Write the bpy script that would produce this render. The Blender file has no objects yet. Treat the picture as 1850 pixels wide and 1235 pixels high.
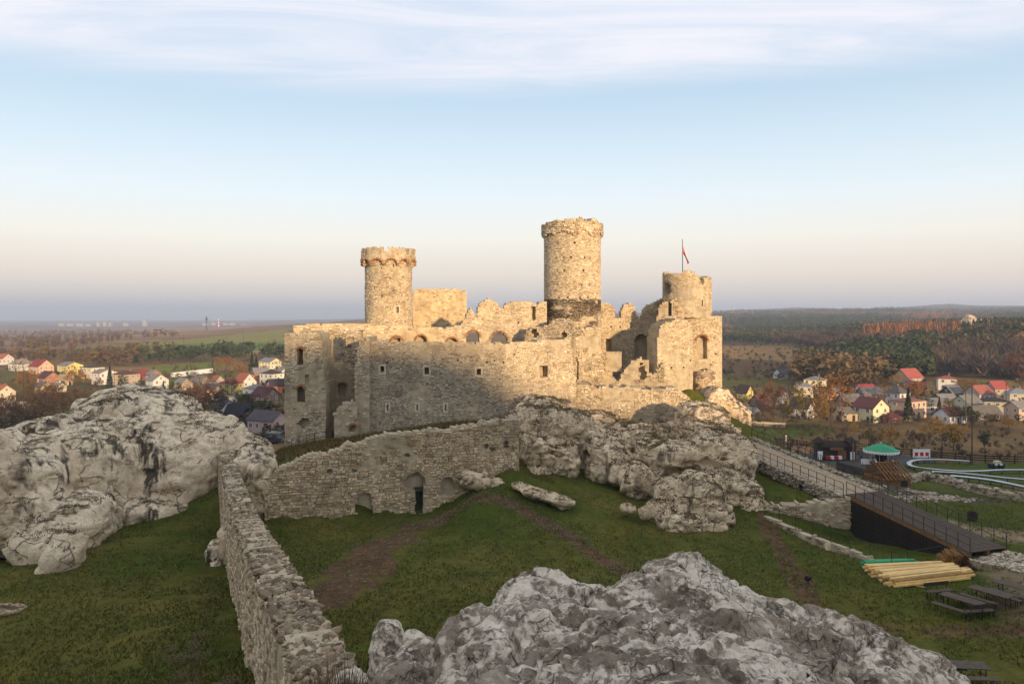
import bpy, bmesh, math, random
import numpy as np
from mathutils import Vector, Matrix, Euler

random.seed(7)
RNG = np.random.default_rng(11)
R = math.radians
SC = bpy.context.scene
COL = SC.collection

# ------------------------------------------------------------------ camera
# Eye level is z = 0.  f = 1400 px on an 1850 px wide picture, horizon on row 575.
F, CX, HY = 1400.0, 925.0, 575.0
cam_d = bpy.data.cameras.new('camera')
cam = bpy.data.objects.new('camera', cam_d)
COL.objects.link(cam)
cam.rotation_euler = (R(90), 0, 0)
cam_d.sensor_width = 36.0
cam_d.lens = 36.0 * F / 1850.0
cam_d.shift_y = -(617.5 - HY) / 1850.0
cam_d.clip_start = 0.1
cam_d.clip_end = 60000
SC.camera = cam

# ------------------------------------------------------------------ sky and sun
SUN_EL, SUN_AZ = 9.0, 27.0            # sun low, behind the viewer's right shoulder
EXPOSURE = 0.42
world = bpy.data.worlds.new('World')
SC.world = world
world.use_nodes = True
wt = world.node_tree
wt.nodes.clear()


class NT:
    """small helper for node trees"""
    def __init__(s, tree): s.t = tree

    def n(s, typ, **kw):
        nd = s.t.nodes.new(typ)
        for k, v in kw.items():
            if k == 'ins':
                for kk, vv in v.items():
                    sock = nd.inputs[kk]
                    if isinstance(vv, bpy.types.NodeSocket): s.t.links.new(vv, sock)
                    else: sock.default_value = vv
            else: setattr(nd, k, v)
        return nd

    def math(s, op, a, b=0.0, c=None, clamp=False):
        ins = {0: a, 1: b}
        if c is not None: ins[2] = c
        return s.n('ShaderNodeMath', operation=op, use_clamp=clamp, ins=ins).outputs[0]

    def mix(s, fac, a, b, blend='MIX'):
        nd = s.n('ShaderNodeMix', data_type='RGBA', blend_type=blend)
        for i, v in ((0, fac), (6, a), (7, b)):
            if isinstance(v, bpy.types.NodeSocket): s.t.links.new(v, nd.inputs[i])
            else: nd.inputs[i].default_value = v if i == 0 else (tuple(v) + (1,))[:4]
        return nd.outputs[2]

    def ramp(s, fac, stops, interp='LINEAR'):
        nd = s.n('ShaderNodeValToRGB', ins={0: fac})
        cr = nd.color_ramp
        cr.interpolation = interp
        while len(cr.elements) < len(stops): cr.elements.new(0.5)
        for e, (p, c) in zip(cr.elements, stops):
            e.position = p
            e.color = (tuple(c) + (1,))[:4] if not isinstance(c, (int, float)) else (c, c, c, 1)
        return nd.outputs[0]

    def noise(s, vec, scale, detail=4, rough=.55, dist=0.0):
        ins = {'Scale': scale, 'Detail': detail, 'Roughness': rough, 'Distortion': dist}
        if vec is not None: ins['Vector'] = vec
        return s.n('ShaderNodeTexNoise', ins=ins).outputs[0]

    def mapping(s, vec, scale=(1, 1, 1), rot=(0, 0, 0), loc=(0, 0, 0)):
        return s.n('ShaderNodeMapping', ins={'Vector': vec, 'Scale': scale, 'Rotation': rot, 'Location': loc}).outputs[0]


def lin(r, g, b):
    f = lambda c: ((c / 255 + .055) / 1.055) ** 2.4 if c > 10 else c / 255 / 12.92
    return (f(r), f(g), f(b))


W = NT(wt)
sky = W.n('ShaderNodeTexSky', sky_type='NISHITA', sun_disc=False)
sky.sun_elevation = R(SUN_EL)
sky.sun_rotation = R(180 - SUN_AZ)
sky.altitude = 400
sky.air_density = 1.0
sky.dust_density = 1.5
sky.ozone_density = 1.5
gen = W.n('ShaderNodeTexCoord').outputs['Generated']
sep = W.n('ShaderNodeSeparateXYZ', ins={0: gen})
zel = sep.outputs[2]
SKYS = 0.10
BR = 1.0 / SKYS
# evening air: the earth's shadow low down, a rosy band above it, then pale and deeper blue
GAIN = .93
def sk(r, g, b): return tuple(c * GAIN for c in lin(r, g, b))
band = W.ramp(zel, [(0.0, sk(160, 169, 184)), (0.012, sk(178, 181, 191)), (0.028, sk(216, 206, 202)),
                    (0.055, sk(238, 222, 208)), (0.10, sk(246, 240, 228)), (0.15, sk(232, 240, 244)), (0.21, sk(210, 228, 240)),
                    (0.29, sk(182, 208, 229)), (0.42, sk(166, 198, 228)), (1.0, sk(146, 180, 216))])
bandb = W.n('ShaderNodeVectorMath', operation='SCALE', ins={0: band, 'Scale': BR}).outputs[0]
mixsky = W.mix(0.84, sky.outputs[0], bandb)
# thin high cloud on a plane far above
den = W.math('ADD', W.math('MAXIMUM', zel, 0.0), 0.04)
px_ = W.math('DIVIDE', sep.outputs[0], den)
py_ = W.math('DIVIDE', sep.outputs[1], den)
pl = W.n('ShaderNodeCombineXYZ', ins={0: px_, 1: py_, 2: 0.0}).outputs[0]
m1 = W.mapping(pl, scale=(.55, 1.7, 1), rot=(0, 0, R(-20)))
c1 = W.noise(m1, 1.5, 10, .62, 1.2)
m2 = W.mapping(pl, scale=(.25, .8, 1), rot=(0, 0, R(-8)))
c2 = W.noise(m2, .8, 3, .5, .3)
edge = W.math('ADD', zel, W.math('MULTIPLY', W.math('SUBTRACT', c2, .5), .14))
cover = W.n('ShaderNodeMapRange', interpolation_type='SMOOTHSTEP', ins={0: edge, 1: .255, 2: .315}).outputs[0]
wisps = W.n('ShaderNodeMapRange', interpolation_type='SMOOTHSTEP', ins={0: c1, 1: .28, 2: .68}).outputs[0]
cl = W.math('MULTIPLY', cover, W.math('ADD', W.math('MULTIPLY', wisps, .55), .42))
m3 = W.mapping(pl, scale=(.16, .9, 1), rot=(0, 0, R(10)), loc=(3.1, 1.7, 0))
c3 = W.noise(m3, .9, 7, .6, .6)
low = W.n('ShaderNodeMapRange', interpolation_type='SMOOTHSTEP', ins={0: c3, 1: .5, 2: .78}).outputs[0]
lowm = W.n('ShaderNodeMapRange', interpolation_type='SMOOTHSTEP', ins={0: zel, 1: .05, 2: .16}).outputs[0]
cl2 = W.math('MULTIPLY', W.math('MULTIPLY', low, lowm), .38)
clm = W.math('MAXIMUM', cl, cl2, clamp=True)
clc = tuple(c * BR * GAIN for c in lin(226, 226, 234))
fin = W.mix(clm, mixsky, clc)
bg = W.n('ShaderNodeBackground', ins={'Color': fin, 'Strength': SKYS})
wo = W.n('ShaderNodeOutputWorld', ins={'Surface': bg.outputs[0]})

sun_d = bpy.data.lights.new('sun', 'SUN')
sun_d.energy = 5.0
sun_d.color = (1.0, 0.71, 0.42)
sun_d.angle = R(1.3)
sun = bpy.data.objects.new('sun', sun_d)
COL.objects.link(sun)
SD = Vector((-math.sin(R(SUN_AZ)) * math.cos(R(SUN_EL)), math.cos(R(SUN_AZ)) * math.cos(R(SUN_EL)), -math.sin(R(SUN_EL))))
sun.rotation_euler = SD.to_track_quat('-Z', 'Y').to_euler()
sun.location = (60, -120, 80)

SC.view_settings.view_transform = 'Standard'
SC.view_settings.look = 'None'
SC.view_settings.exposure = EXPOSURE
SC.view_settings.gamma = 1.0
SC.view_settings.use_curve_mapping = False
SC.render.engine = 'CYCLES'
SC.cycles.use_denoising = True
SC.cycles.max_bounces = 5
SC.cycles.diffuse_bounces = 3
SC.cycles.glossy_bounces = 2
SC.cycles.transmission_bounces = 2
SC.cycles.volume_bounces = 0
SC.cycles.transparent_max_bounces = 6
SC.cycles.caustics_reflective = False
SC.cycles.caustics_refractive = False
SC.cycles.use_adaptive_sampling = True
SC.cycles.adaptive_threshold = 0.02


# ------------------------------------------------------------------ numeric helpers
def P(px, py, Y):
    return np.array([(px - CX) / F * Y, Y, -(py - HY) / F * Y])


def _h(ix, iy, iz):
    h = (ix.astype(np.uint32) * np.uint32(374761393)) ^ (iy.astype(np.uint32) * np.uint32(668265263)) ^ (iz.astype(np.uint32) * np.uint32(2147483647 - 58))
    h = (h ^ (h >> np.uint32(13))) * np.uint32(1274126177)
    h = (h ^ (h >> np.uint32(16))) * np.uint32(2246822519)
    return ((h ^ (h >> np.uint32(15))) & np.uint32(0xFFFFFF)).astype(np.float64) / 0xFFFFFF


def vnoise(p):
    """value noise in [-1, 1]; p is (N, 3)"""
    i = np.floor(p).astype(np.int64)
    f = p - i
    u = f * f * f * (f * (f * 6 - 15) + 10)
    r = 0
    for dx in (0, 1):
        wx = u[:, 0] if dx else 1 - u[:, 0]
        for dy in (0, 1):
            wy = u[:, 1] if dy else 1 - u[:, 1]
            for dz in (0, 1):
                wz = u[:, 2] if dz else 1 - u[:, 2]
                r = r + wx * wy * wz * _h(i[:, 0] + dx, i[:, 1] + dy, i[:, 2] + dz)
    return r * 2 - 1


def fbm(p, oct=4, gain=.5, lac=2.03):
    a, s, t = 1.0, 0.0, 0.0
    for k in range(oct):
        s = s + a * vnoise(p + 17.3 * k)
        t += a
        a *= gain
        p = p * lac
    return s / t


def ridged(p, oct=4, gain=.5):
    a, s, t = 1.0, 0.0, 0.0
    for k in range(oct):
        s = s + a * (1 - np.abs(vnoise(p + 31.7 * k)) * 2)
        t += a
        a *= gain
        p = p * 2.07
    return s / t


def worley(p, cell=False):
    """F2 - F1 and a cell value"""
    i = np.floor(p).astype(np.int64)
    f1 = np.full(len(p), 9.0)
    f2 = np.full(len(p), 9.0)
    cv = np.zeros(len(p))
    for dx in (-1, 0, 1):
        for dy in (-1, 0, 1):
            for dz in (-1, 0, 1):
                c = i + np.array([dx, dy, dz])
                q = np.stack([c[:, 0] + _h(c[:, 0], c[:, 1], c[:, 2]), c[:, 1] + _h(c[:, 1] + 7, c[:, 2], c[:, 0]),
                              c[:, 2] + _h(c[:, 2] + 3, c[:, 0], c[:, 1] + 5)], 1)
                d = np.linalg.norm(q - p, axis=1)
                cv = np.where(d < f1, _h(c[:, 0] + 91, c[:, 1] + 17, c[:, 2] + 5), cv)
                f2 = np.where(d < f1, f1, np.minimum(f2, d))
                f1 = np.minimum(f1, d)
    return (f2 - f1, cv) if cell else f2 - f1


def sstep(a, b, x):
    t = np.clip((x - a) / (b - a), 0, 1)
    return t * t * (3 - 2 * t)


class RBF:
    def __init__(s, pts, vals, smooth=0.0):
        s.p = np.asarray(pts, float)
        n = len(s.p)
        d = np.linalg.norm(s.p[:, None] - s.p[None], axis=2)
        A = np.zeros((n + 3, n + 3))
        A[:n, :n] = d - smooth * np.eye(n)
        A[:n, n] = 1
        A[:n, n + 1:] = s.p
        A[n:, :n] = A[:n, n:].T
        s.w = np.linalg.solve(A, np.concatenate([np.asarray(vals, float), np.zeros(3)]))

    def __call__(s, q):
        out = np.empty(len(q))
        n = len(s.p)
        for a in range(0, len(q), 60000):
            b = q[a:a + 60000]
            d = np.sqrt(((b[:, None, 0] - s.p[None, :, 0]) ** 2) + ((b[:, None, 1] - s.p[None, :, 1]) ** 2))
            out[a:a + 60000] = d @ s.w[:n] + s.w[n] + b @ s.w[n + 1:]
        return out


# ------------------------------------------------------------------ object helpers
def tag(o, label=None, cat=None, group=None, kind=None):
    if label: o['label'] = label
    if cat: o['category'] = cat
    if group: o['group'] = group
    if kind: o['kind'] = kind
    return o


def empty(name, loc=(0, 0, 0), rz=0.0):
    o = bpy.data.objects.new(name, None)
    o.empty_display_size = .3
    o.location = loc
    o.rotation_euler = (0, 0, rz)
    COL.objects.link(o)
    return o


def mesh_np(name, V, faces, mat, parent=None, col=None, smooth=False, matidx=None, origin=None):
    """faces: list of int arrays (N,3) or (N,4)"""
    V = np.asarray(V, np.float64)
    if origin is not None: V = V - np.asarray(origin)
    faces = [np.asarray(f, np.int32) for f in faces if len(f)]
    me = bpy.data.meshes.new(name)
    me.vertices.add(len(V))
    me.vertices.foreach_set('co', V.astype(np.float32).ravel())
    nl = sum(f.size for f in faces)
    npol = sum(len(f) for f in faces)
    me.loops.add(nl)
    me.loops.foreach_set('vertex_index', np.concatenate([f.ravel() for f in faces]))
    me.polygons.add(npol)
    starts, o = [], 0
    for f in faces:
        k = f.shape[1]
        starts.append(o + np.arange(len(f)) * k)
        o += f.size
    me.polygons.foreach_set('loop_start', np.concatenate(starts).astype(np.int32))
    if matidx is not None: me.polygons.foreach_set('material_index', np.asarray(matidx, np.int32))
    me.update(calc_edges=True)
    me.polygons.foreach_set('use_smooth', np.full(npol, smooth))
    if col is not None:
        col = np.asarray(col, np.float32)
        if col.shape[1] == 3: col = np.concatenate([col, np.ones((len(col), 1), np.float32)], 1)
        at = me.attributes.new('col', 'FLOAT_COLOR', 'POINT')
        at.data.foreach_set('color', col.ravel())
    for m in (mat if isinstance(mat, (list, tuple)) else [mat]): me.materials.append(m)
    ob = bpy.data.objects.new(name, me)
    COL.objects.link(ob)
    if origin is not None: ob.location = origin
    if parent is not None: ob.parent = parent
    return ob


class MB:
    """collects boxes, bars, tubes, lathes; build() links ONE mesh object"""
    def __init__(s): s.v, s.f, s.m = [], [], []

    def add(s, vs, fs, m=0):
        o = len(s.v)
        s.v += [tuple(v) for v in vs]
        s.f += [tuple(i + o for i in f) for f in fs]
        s.m += [m] * len(fs)
        return s

    def box(s, c, d, rz=0.0, m=0, mat=None):
        x, y, z = d[0] / 2, d[1] / 2, d[2] / 2
        vs = [Vector((sx * x, sy * y, sz * z)) for sz in (-1, 1) for sx, sy in ((-1, -1), (1, -1), (1, 1), (-1, 1))]
        M = mat if mat is not None else Matrix.Rotation(rz, 3, 'Z')
        c = Vector(c)
        return s.add([M @ v + c for v in vs], [(3, 2, 1, 0), (4, 5, 6, 7), (0, 1, 5, 4), (1, 2, 6, 5), (2, 3, 7, 6), (3, 0, 4, 7)], m)

    def bar(s, a, b, w, h=None, m=0):
        a, b = Vector(a), Vector(b)
        d = b - a
        L = d.length
        if L < 1e-6: return s
        M = d.to_track_quat('X', 'Z').to_matrix()
        return s.box((a + b) / 2, (L, w, h or w), mat=M, m=m)

    def tube(s, pts, rads, n=6, m=0, cap=True):
        pts = [Vector(p) for p in pts]
        if not isinstance(rads, (list, tuple)): rads = [rads] * len(pts)
        vs, fs = [], []
        for i, p in enumerate(pts):
            d = (pts[min(i + 1, len(pts) - 1)] - pts[max(i - 1, 0)])
            M = d.to_track_quat('Z', 'Y').to_matrix() if d.length > 1e-6 else Matrix.Identity(3)
            for k in range(n):
                a = 2 * math.pi * k / n
                vs.append(p + M @ Vector((math.cos(a) * rads[i], math.sin(a) * rads[i], 0)))
        for i in range(len(pts) - 1):
            for k in range(n):
                k2 = (k + 1) % n
                fs.append((i * n + k, i * n + k2, (i + 1) * n + k2, (i + 1) * n + k))
        if cap:
            fs.append(tuple(range(n - 1, -1, -1)))
            fs.append(tuple(range((len(pts) - 1) * n, len(pts) * n)))
        return s.add(vs, fs, m)

    def lathe(s, prof, n=24, m=0, c=(0, 0, 0)):
        pts = []
        for r, z in prof:
            for k in range(n):
                a = 2 * math.pi * k / n
                pts.append((c[0] + r * math.cos(a), c[1] + r * math.sin(a), c[2] + z))
        fs = []
        for i in range(len(prof) - 1):
            for k in range(n):
                k2 = (k + 1) % n
                fs.append((i * n + k, i * n + k2, (i + 1) * n + k2, (i + 1) * n + k))
        return s.add(pts, fs, m)

    def mesh(s, name, mat, smooth=False):
        me = bpy.data.meshes.new(name)
        me.from_pydata(s.v, [], s.f)
        for x in (mat if isinstance(mat, (list, tuple)) else [mat]): me.materials.append(x)
        me.polygons.foreach_set('material_index', s.m)
        if smooth: me.polygons.foreach_set('use_smooth', [True] * len(s.f))
        me.update()
        return me

    def build(s, name, mat, parent=None, smooth=False, loc=None):
        o = bpy.data.objects.new(name, s.mesh(name, mat, smooth))
        COL.objects.link(o)
        if parent is not None: o.parent = parent
        if loc is not None: o.location = loc
        return o


def inst(name, me, parent=None, loc=(0, 0, 0), rot=(0, 0, 0), sc=(1, 1, 1)):
    o = bpy.data.objects.new(name, me)
    COL.objects.link(o)
    o.location, o.rotation_euler, o.scale = loc, rot, sc
    if parent is not None: o.parent = parent
    return o


# ------------------------------------------------------------------ materials
def new_mat(name):
    m = bpy.data.materials.new(name)
    m.use_nodes = True
    nt = m.node_tree
    nt.nodes.clear()
    N = NT(nt)
    b = N.n('ShaderNodeBsdfPrincipled')
    b.inputs['Roughness'].default_value = .85
    b.inputs['Specular IOR Level'].default_value = .25
    N.n('ShaderNodeOutputMaterial', ins={0: b.outputs[0]})
    return m, N, b


def lk(N, a, b): N.t.links.new(a, b)


def bump(N, b, h, strength=.5, dist=.05):
    bp = N.n('ShaderNodeBump', ins={'Height': h, 'Strength': strength, 'Distance': dist})
    lk(N, bp.outputs[0], b.inputs['Normal'])


def pos(N): return N.n('ShaderNodeNewGeometry').outputs['Position']


def plain(name, c, rough=.8, var=.18, scale=3.0, spec=.25, metal=0.0, obj=True, bmp=0.0):
    m, N, b = new_mat(name)
    v = N.n('ShaderNodeTexCoord').outputs['Object'] if obj else pos(N)
    n = N.noise(v, scale, 5, .6)
    lo = tuple(x * (1 - var) for x in c)
    hi = tuple(min(1, x * (1 + var)) for x in c)
    lk(N, N.ramp(n, [(.3, lo), (.7, hi)]), b.inputs['Base Color'])
    b.inputs['Roughness'].default_value = rough
    b.inputs['Specular IOR Level'].default_value = spec
    b.inputs['Metallic'].default_value = metal
    if bmp: bump(N, b, n, bmp, .02)
    return m


def masonry_mat(name, tint=(1, 1, 1), attr=True, stain=.5, rnd=False):
    """mortared limestone: the stone's own colour times weathering"""
    m, N, b = new_mat(name)
    p = pos(N)
    if rnd:
        r = N.n('ShaderNodeObjectInfo').outputs['Random']
        base = N.ramp(r, [(0, lin(150, 130, 102)), (.2, lin(186, 164, 132)), (.5, lin(208, 187, 152)), (.8, lin(222, 204, 172)), (.93, lin(184, 148, 106)), (1, lin(170, 154, 134))])
    elif attr:
        base = N.n('ShaderNodeAttribute', attribute_name='col').outputs['Color']
    else:
        base = N.ramp(N.noise(p, 1.3, 6, .6), [(.25, lin(150, 134, 108)), (.5, lin(186, 170, 142)), (.8, lin(208, 194, 166))])
    base = N.mix(1.0, base, tint, 'MULTIPLY')
    w1 = N.noise(p, .35, 6, .62, .4)
    ws = N.noise(N.mapping(p, scale=(.9, .9, .22)), .9, 5, .6, .3)
    base = N.mix(N.math('MULTIPLY', N.ramp(w1, [(.42, 0.), (.66, 1.)]), .5 * stain), base, lin(104, 90, 70))
    base = N.mix(N.math('MULTIPLY', N.ramp(ws, [(.56, 0.), (.74, 1.)]), .75 * stain), base, lin(86, 76, 62))
    fine = N.noise(p, 9, 5, .7)
    base = N.mix(.35, base, N.ramp(fine, [(.3, (.45, .42, .38)), (.6, (1, 1, 1))]), 'MULTIPLY')
    lk(N, base, b.inputs['Base Color'])
    b.inputs['Roughness'].default_value = .92
    b.inputs['Specular IOR Level'].default_value = .15
    bump(N, b, N.math('ADD', N.noise(p, 3.2, 6, .65), N.math('MULTIPLY', fine, .5)), .4, .05)
    return m


def rock_mat(name, pale, mid, dark, moss, darkth=(.55, .68), fine=2.0, moss_amt=.9, streak=.9, mossn=.62):
    m, N, b = new_mat(name)
    p = pos(N)
    g = N.n('ShaderNodeNewGeometry')
    nz = N.n('ShaderNodeSeparateXYZ', ins={0: g.outputs['True Normal']}).outputs[2]
    n1 = N.noise(p, .22 * fine, 7, .6, .5)
    base = N.ramp(n1, [(.3, mid), (.55, pale), (.75, tuple(min(1, x * 1.08) for x in pale))])
    # lichen blotches
    n2 = N.noise(p, .6 * fine, 9, .74, .35)
    base = N.mix(N.math('MULTIPLY', N.ramp(n2, [(darkth[0], 0.), (darkth[1], 1.)]), .85), base, mid)
    n2b = N.noise(N.mapping(p, loc=(5, 9, 2)), 1.0 * fine, 10, .78, .3)
    base = N.mix(N.math('MULTIPLY', N.ramp(n2b, [(darkth[0] + .02, 0.), (darkth[1] + .0, 1.)]), .8), base, dark)
    # black water streaks
    ns = N.noise(N.mapping(p, scale=(1, 1, .14)), .8 * fine, 6, .65, .4)
    nm = N.noise(N.mapping(p, loc=(11, 3, 7)), .16 * fine, 4, .55)
    st = N.math('MULTIPLY', N.ramp(ns, [(.50, 0.), (.58, 1.)]), N.ramp(nm, [(.50, 0.), (.57, 1.)]))
    base = N.mix(N.math('MULTIPLY', st, streak), base, lin(44, 38, 33))
    # fine joints
    vw = N.n('ShaderNodeVectorMath', operation='ADD', ins={0: p, 1: N.n('ShaderNodeVectorMath', operation='SCALE', ins={0: N.n('ShaderNodeTexNoise', ins={'Vector': p, 'Scale': .9 * fine, 'Detail': 4.0}).outputs['Color'], 'Scale': 1.1 / fine}).outputs[0]}).outputs[0]
    vo = N.n('ShaderNodeTexVoronoi', feature='DISTANCE_TO_EDGE', ins={'Vector': N.mapping(vw, scale=(1, 1, 1.5)), 'Scale': .55 * fine})
    ck = N.ramp(vo.outputs[0], [(.0, 1.), (.035, 0.)])
    ckm = N.ramp(N.noise(p, .5 * fine, 3, .5), [(.48, 0.), (.6, 1.)])
    crack = N.math('MULTIPLY', ck, ckm)
    base = N.mix(N.math('MULTIPLY', crack, .85), base, lin(50, 42, 34))
    # moss and dry grass on ledges
    nmo = N.noise(p, .7 * fine, 6, .65)
    mo = N.math('MULTIPLY', N.ramp(nz, [(mossn, 0.), (mossn + .24, 1.)]), N.ramp(nmo, [(.42, 0.), (.56, 1.)]))
    mcol = N.mix(N.noise(p, 1.8 * fine, 4, .6), moss, tuple(x * .45 for x in moss))
    base = N.mix(N.math('MULTIPLY', mo, moss_amt), base, mcol)
    fn = N.noise(p, 6 * fine, 7, .72)
    base = N.mix(.45, base, N.ramp(fn, [(.28, (.4, .38, .36)), (.58, (1, 1, 1))]), 'MULTIPLY')
    lk(N, base, b.inputs['Base Color'])
    b.inputs['Roughness'].default_value = .93
    b.inputs['Specular IOR Level'].default_value = .12
    hgt = N.math('ADD', N.math('MULTIPLY', N.noise(p, 1.6 * fine, 9, .68, .6), 1.0), N.math('MULTIPLY', crack, -.35))
    bump(N, b, hgt, .9, .28 / fine)
    return m


M = {}
M['mason'] = masonry_mat('castle_mortar', attr=False)
M['facing'] = masonry_mat('castle_facing_stone', attr=True, stain=.7)
M['clean'] = masonry_mat('tower_facing_stone', attr=True, stain=.3)
M['stone_piece'] = masonry_mat('wall_stone', attr=False, rnd=True, stain=.5)
M['plaster'] = masonry_mat('old_plaster', (1.22, 1.13, .98), attr=False, stain=.45)
M['ashlar'] = plain('pale_ashlar', lin(202, 187, 160), .9, .15, 4, obj=False, bmp=.4)
M['brick'] = plain('red_brick', lin(158, 112, 78), .9, .35, 6, obj=False, bmp=.6)
M['rock'] = rock_mat('limestone', lin(246, 226, 194), lin(206, 183, 150), lin(104, 90, 75), lin(84, 68, 32), (.56, .68), 1.0, mossn=.7)
M['crag'] = rock_mat('limestone_crag', lin(240, 216, 180), lin(176, 152, 120), lin(88, 75, 60), lin(88, 72, 38), (.52, .64), 1.3, streak=.7, mossn=.5)


def crust_mat(name):
    """grey limestone under a broken white lichen crust"""
    m, N, b = new_mat(name)
    p = pos(N)
    g1 = N.noise(p, 1.3, 8, .7)
    base = N.ramp(g1, [(.32, lin(104, 93, 80)), (.5, lin(154, 140, 122)), (.68, lin(190, 176, 156))])
    f0 = N.noise(p, 14, 8, .75)
    base = N.mix(.6, base, N.ramp(f0, [(.3, (.4, .38, .36)), (.62, (1.15, 1.12, 1.08))]), 'MULTIPLY')
    big = N.noise(N.mapping(p, loc=(3, 1, 8)), .75, 5, .6)
    k1 = N.noise(p, 8.0, 12, .7, .3)
    k = N.math('ADD', N.math('MULTIPLY', k1, .48), N.math('MULTIPLY', big, .52))
    crust = N.ramp(k, [(.488, 0.), (.525, 1.)])
    wc = N.ramp(N.noise(p, 6, 8, .7), [(.3, lin(200, 185, 163)), (.6, lin(242, 228, 206))])
    base = N.mix(N.math('MULTIPLY', crust, .9), base, wc)
    blk = N.ramp(N.noise(N.mapping(p, loc=(9, 2, 4)), 5.0, 11, .75, .4), [(.53, 0.), (.60, 1.)])
    base = N.mix(N.math('MULTIPLY', blk, .7), base, lin(72, 64, 55))
    w3 = N.n('ShaderNodeTexNoise', ins={'Vector': p, 'Scale': 2.2, 'Detail': 6.0}).outputs['Color']
    pw = N.n('ShaderNodeVectorMath', operation='ADD', ins={0: p, 1: N.n('ShaderNodeVectorMath', operation='SCALE', ins={0: w3, 'Scale': .5}).outputs[0]}).outputs[0]
    cr = 0
    for sc_, th in ((2.4, .02), (6.5, .035)):
        vo = N.n('ShaderNodeTexVoronoi', feature='DISTANCE_TO_EDGE', ins={'Vector': pw, 'Scale': sc_})
        x = N.math('MULTIPLY', N.ramp(vo.outputs[0], [(0, 1.), (th, 0.)]), N.ramp(N.noise(p, sc_ * .5, 3, .5), [(.50, 0.), (.60, 1.)]))
        cr = x if cr == 0 else N.math('MAXIMUM', cr, x)
    base = N.mix(N.math('MULTIPLY', cr, .6), base, lin(56, 49, 42))
    g = N.n('ShaderNodeNewGeometry')
    nz = N.n('ShaderNodeSeparateXYZ', ins={0: g.outputs['True Normal']}).outputs[2]
    mo = N.math('MULTIPLY', N.ramp(nz, [(.7, 0.), (.9, 1.)]), N.ramp(N.noise(p, 1.1, 6, .65), [(.60, 0.), (.66, 1.)]))
    base = N.mix(N.math('MULTIPLY', mo, .8), base, lin(76, 72, 32))
    lk(N, base, b.inputs['Base Color'])
    b.inputs['Roughness'].default_value = .92
    b.inputs['Specular IOR Level'].default_value = .15
    h = N.math('ADD', N.math('ADD', N.noise(p, 9, 10, .72), N.math('MULTIPLY', crust, .10)), N.math('MULTIPLY', cr, -.5))
    bump(N, b, h, 1.0, .05)
    return m


M['rock_near'] = crust_mat('limestone_lichen')
M['iron'] = plain('dark_iron', lin(38, 34, 30), .55, .2, 8, spec=.4)
M['wood_dark'] = plain('dark_weathered_wood', lin(58, 48, 40), .85, .35, 5, bmp=.3)
M['wood_grey'] = plain('grey_brown_board', lin(88, 76, 64), .85, .3, 6, bmp=.3)
M['wood_black'] = plain('black_tarred_board', lin(44, 37, 31), .95, .4, 3, bmp=.4)
M['wood_warm'] = plain('brown_timber', lin(126, 90, 56), .8, .3, 4, bmp=.3)
M['lumber'] = plain('fresh_sawn_timber', lin(222, 186, 118), .75, .18, 2, bmp=.2)
M['lumber_c'] = plain('weathered_sawn_timber', lin(170, 136, 88), .8, .25, 3, bmp=.3)
M['lumber_b'] = plain('fresh_sawn_timber_grey', lin(204, 166, 106), .8, .2, 2, bmp=.2)
M['green_pole'] = plain('green_stained_timber', lin(52, 150, 104), .7, .25, 3, bmp=.2)
M['reed'] = plain('bundled_reed', lin(126, 92, 48), .95, .45, 14, bmp=.8)
M['reed_b'] = plain('bundled_dark_brush', lin(84, 58, 32), .95, .5, 14, bmp=.8)
M['steel'] = plain('bright_steel', (.55, .56, .58), .42, .1, 2, spec=.5, metal=.8)
M['white'] = plain('white_paint', (.78, .78, .76), .7, .06, 3)
M['red'] = plain('red_cloth', lin(190, 36, 30), .8, .12, 6)
M['canopy'] = plain('green_canopy', lin(44, 140, 96), .6, .12, 2)
M['black'] = plain('black_plastic', lin(22, 22, 24), .6, .1, 5)
M['glass'] = plain('window_glass', (.03, .035, .04), .12, .1, 1, spec=.6)
M['grit'] = plain('cobbled_stone', lin(160, 140, 112), .95, .35, 9, obj=False, bmp=1.0)

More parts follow.
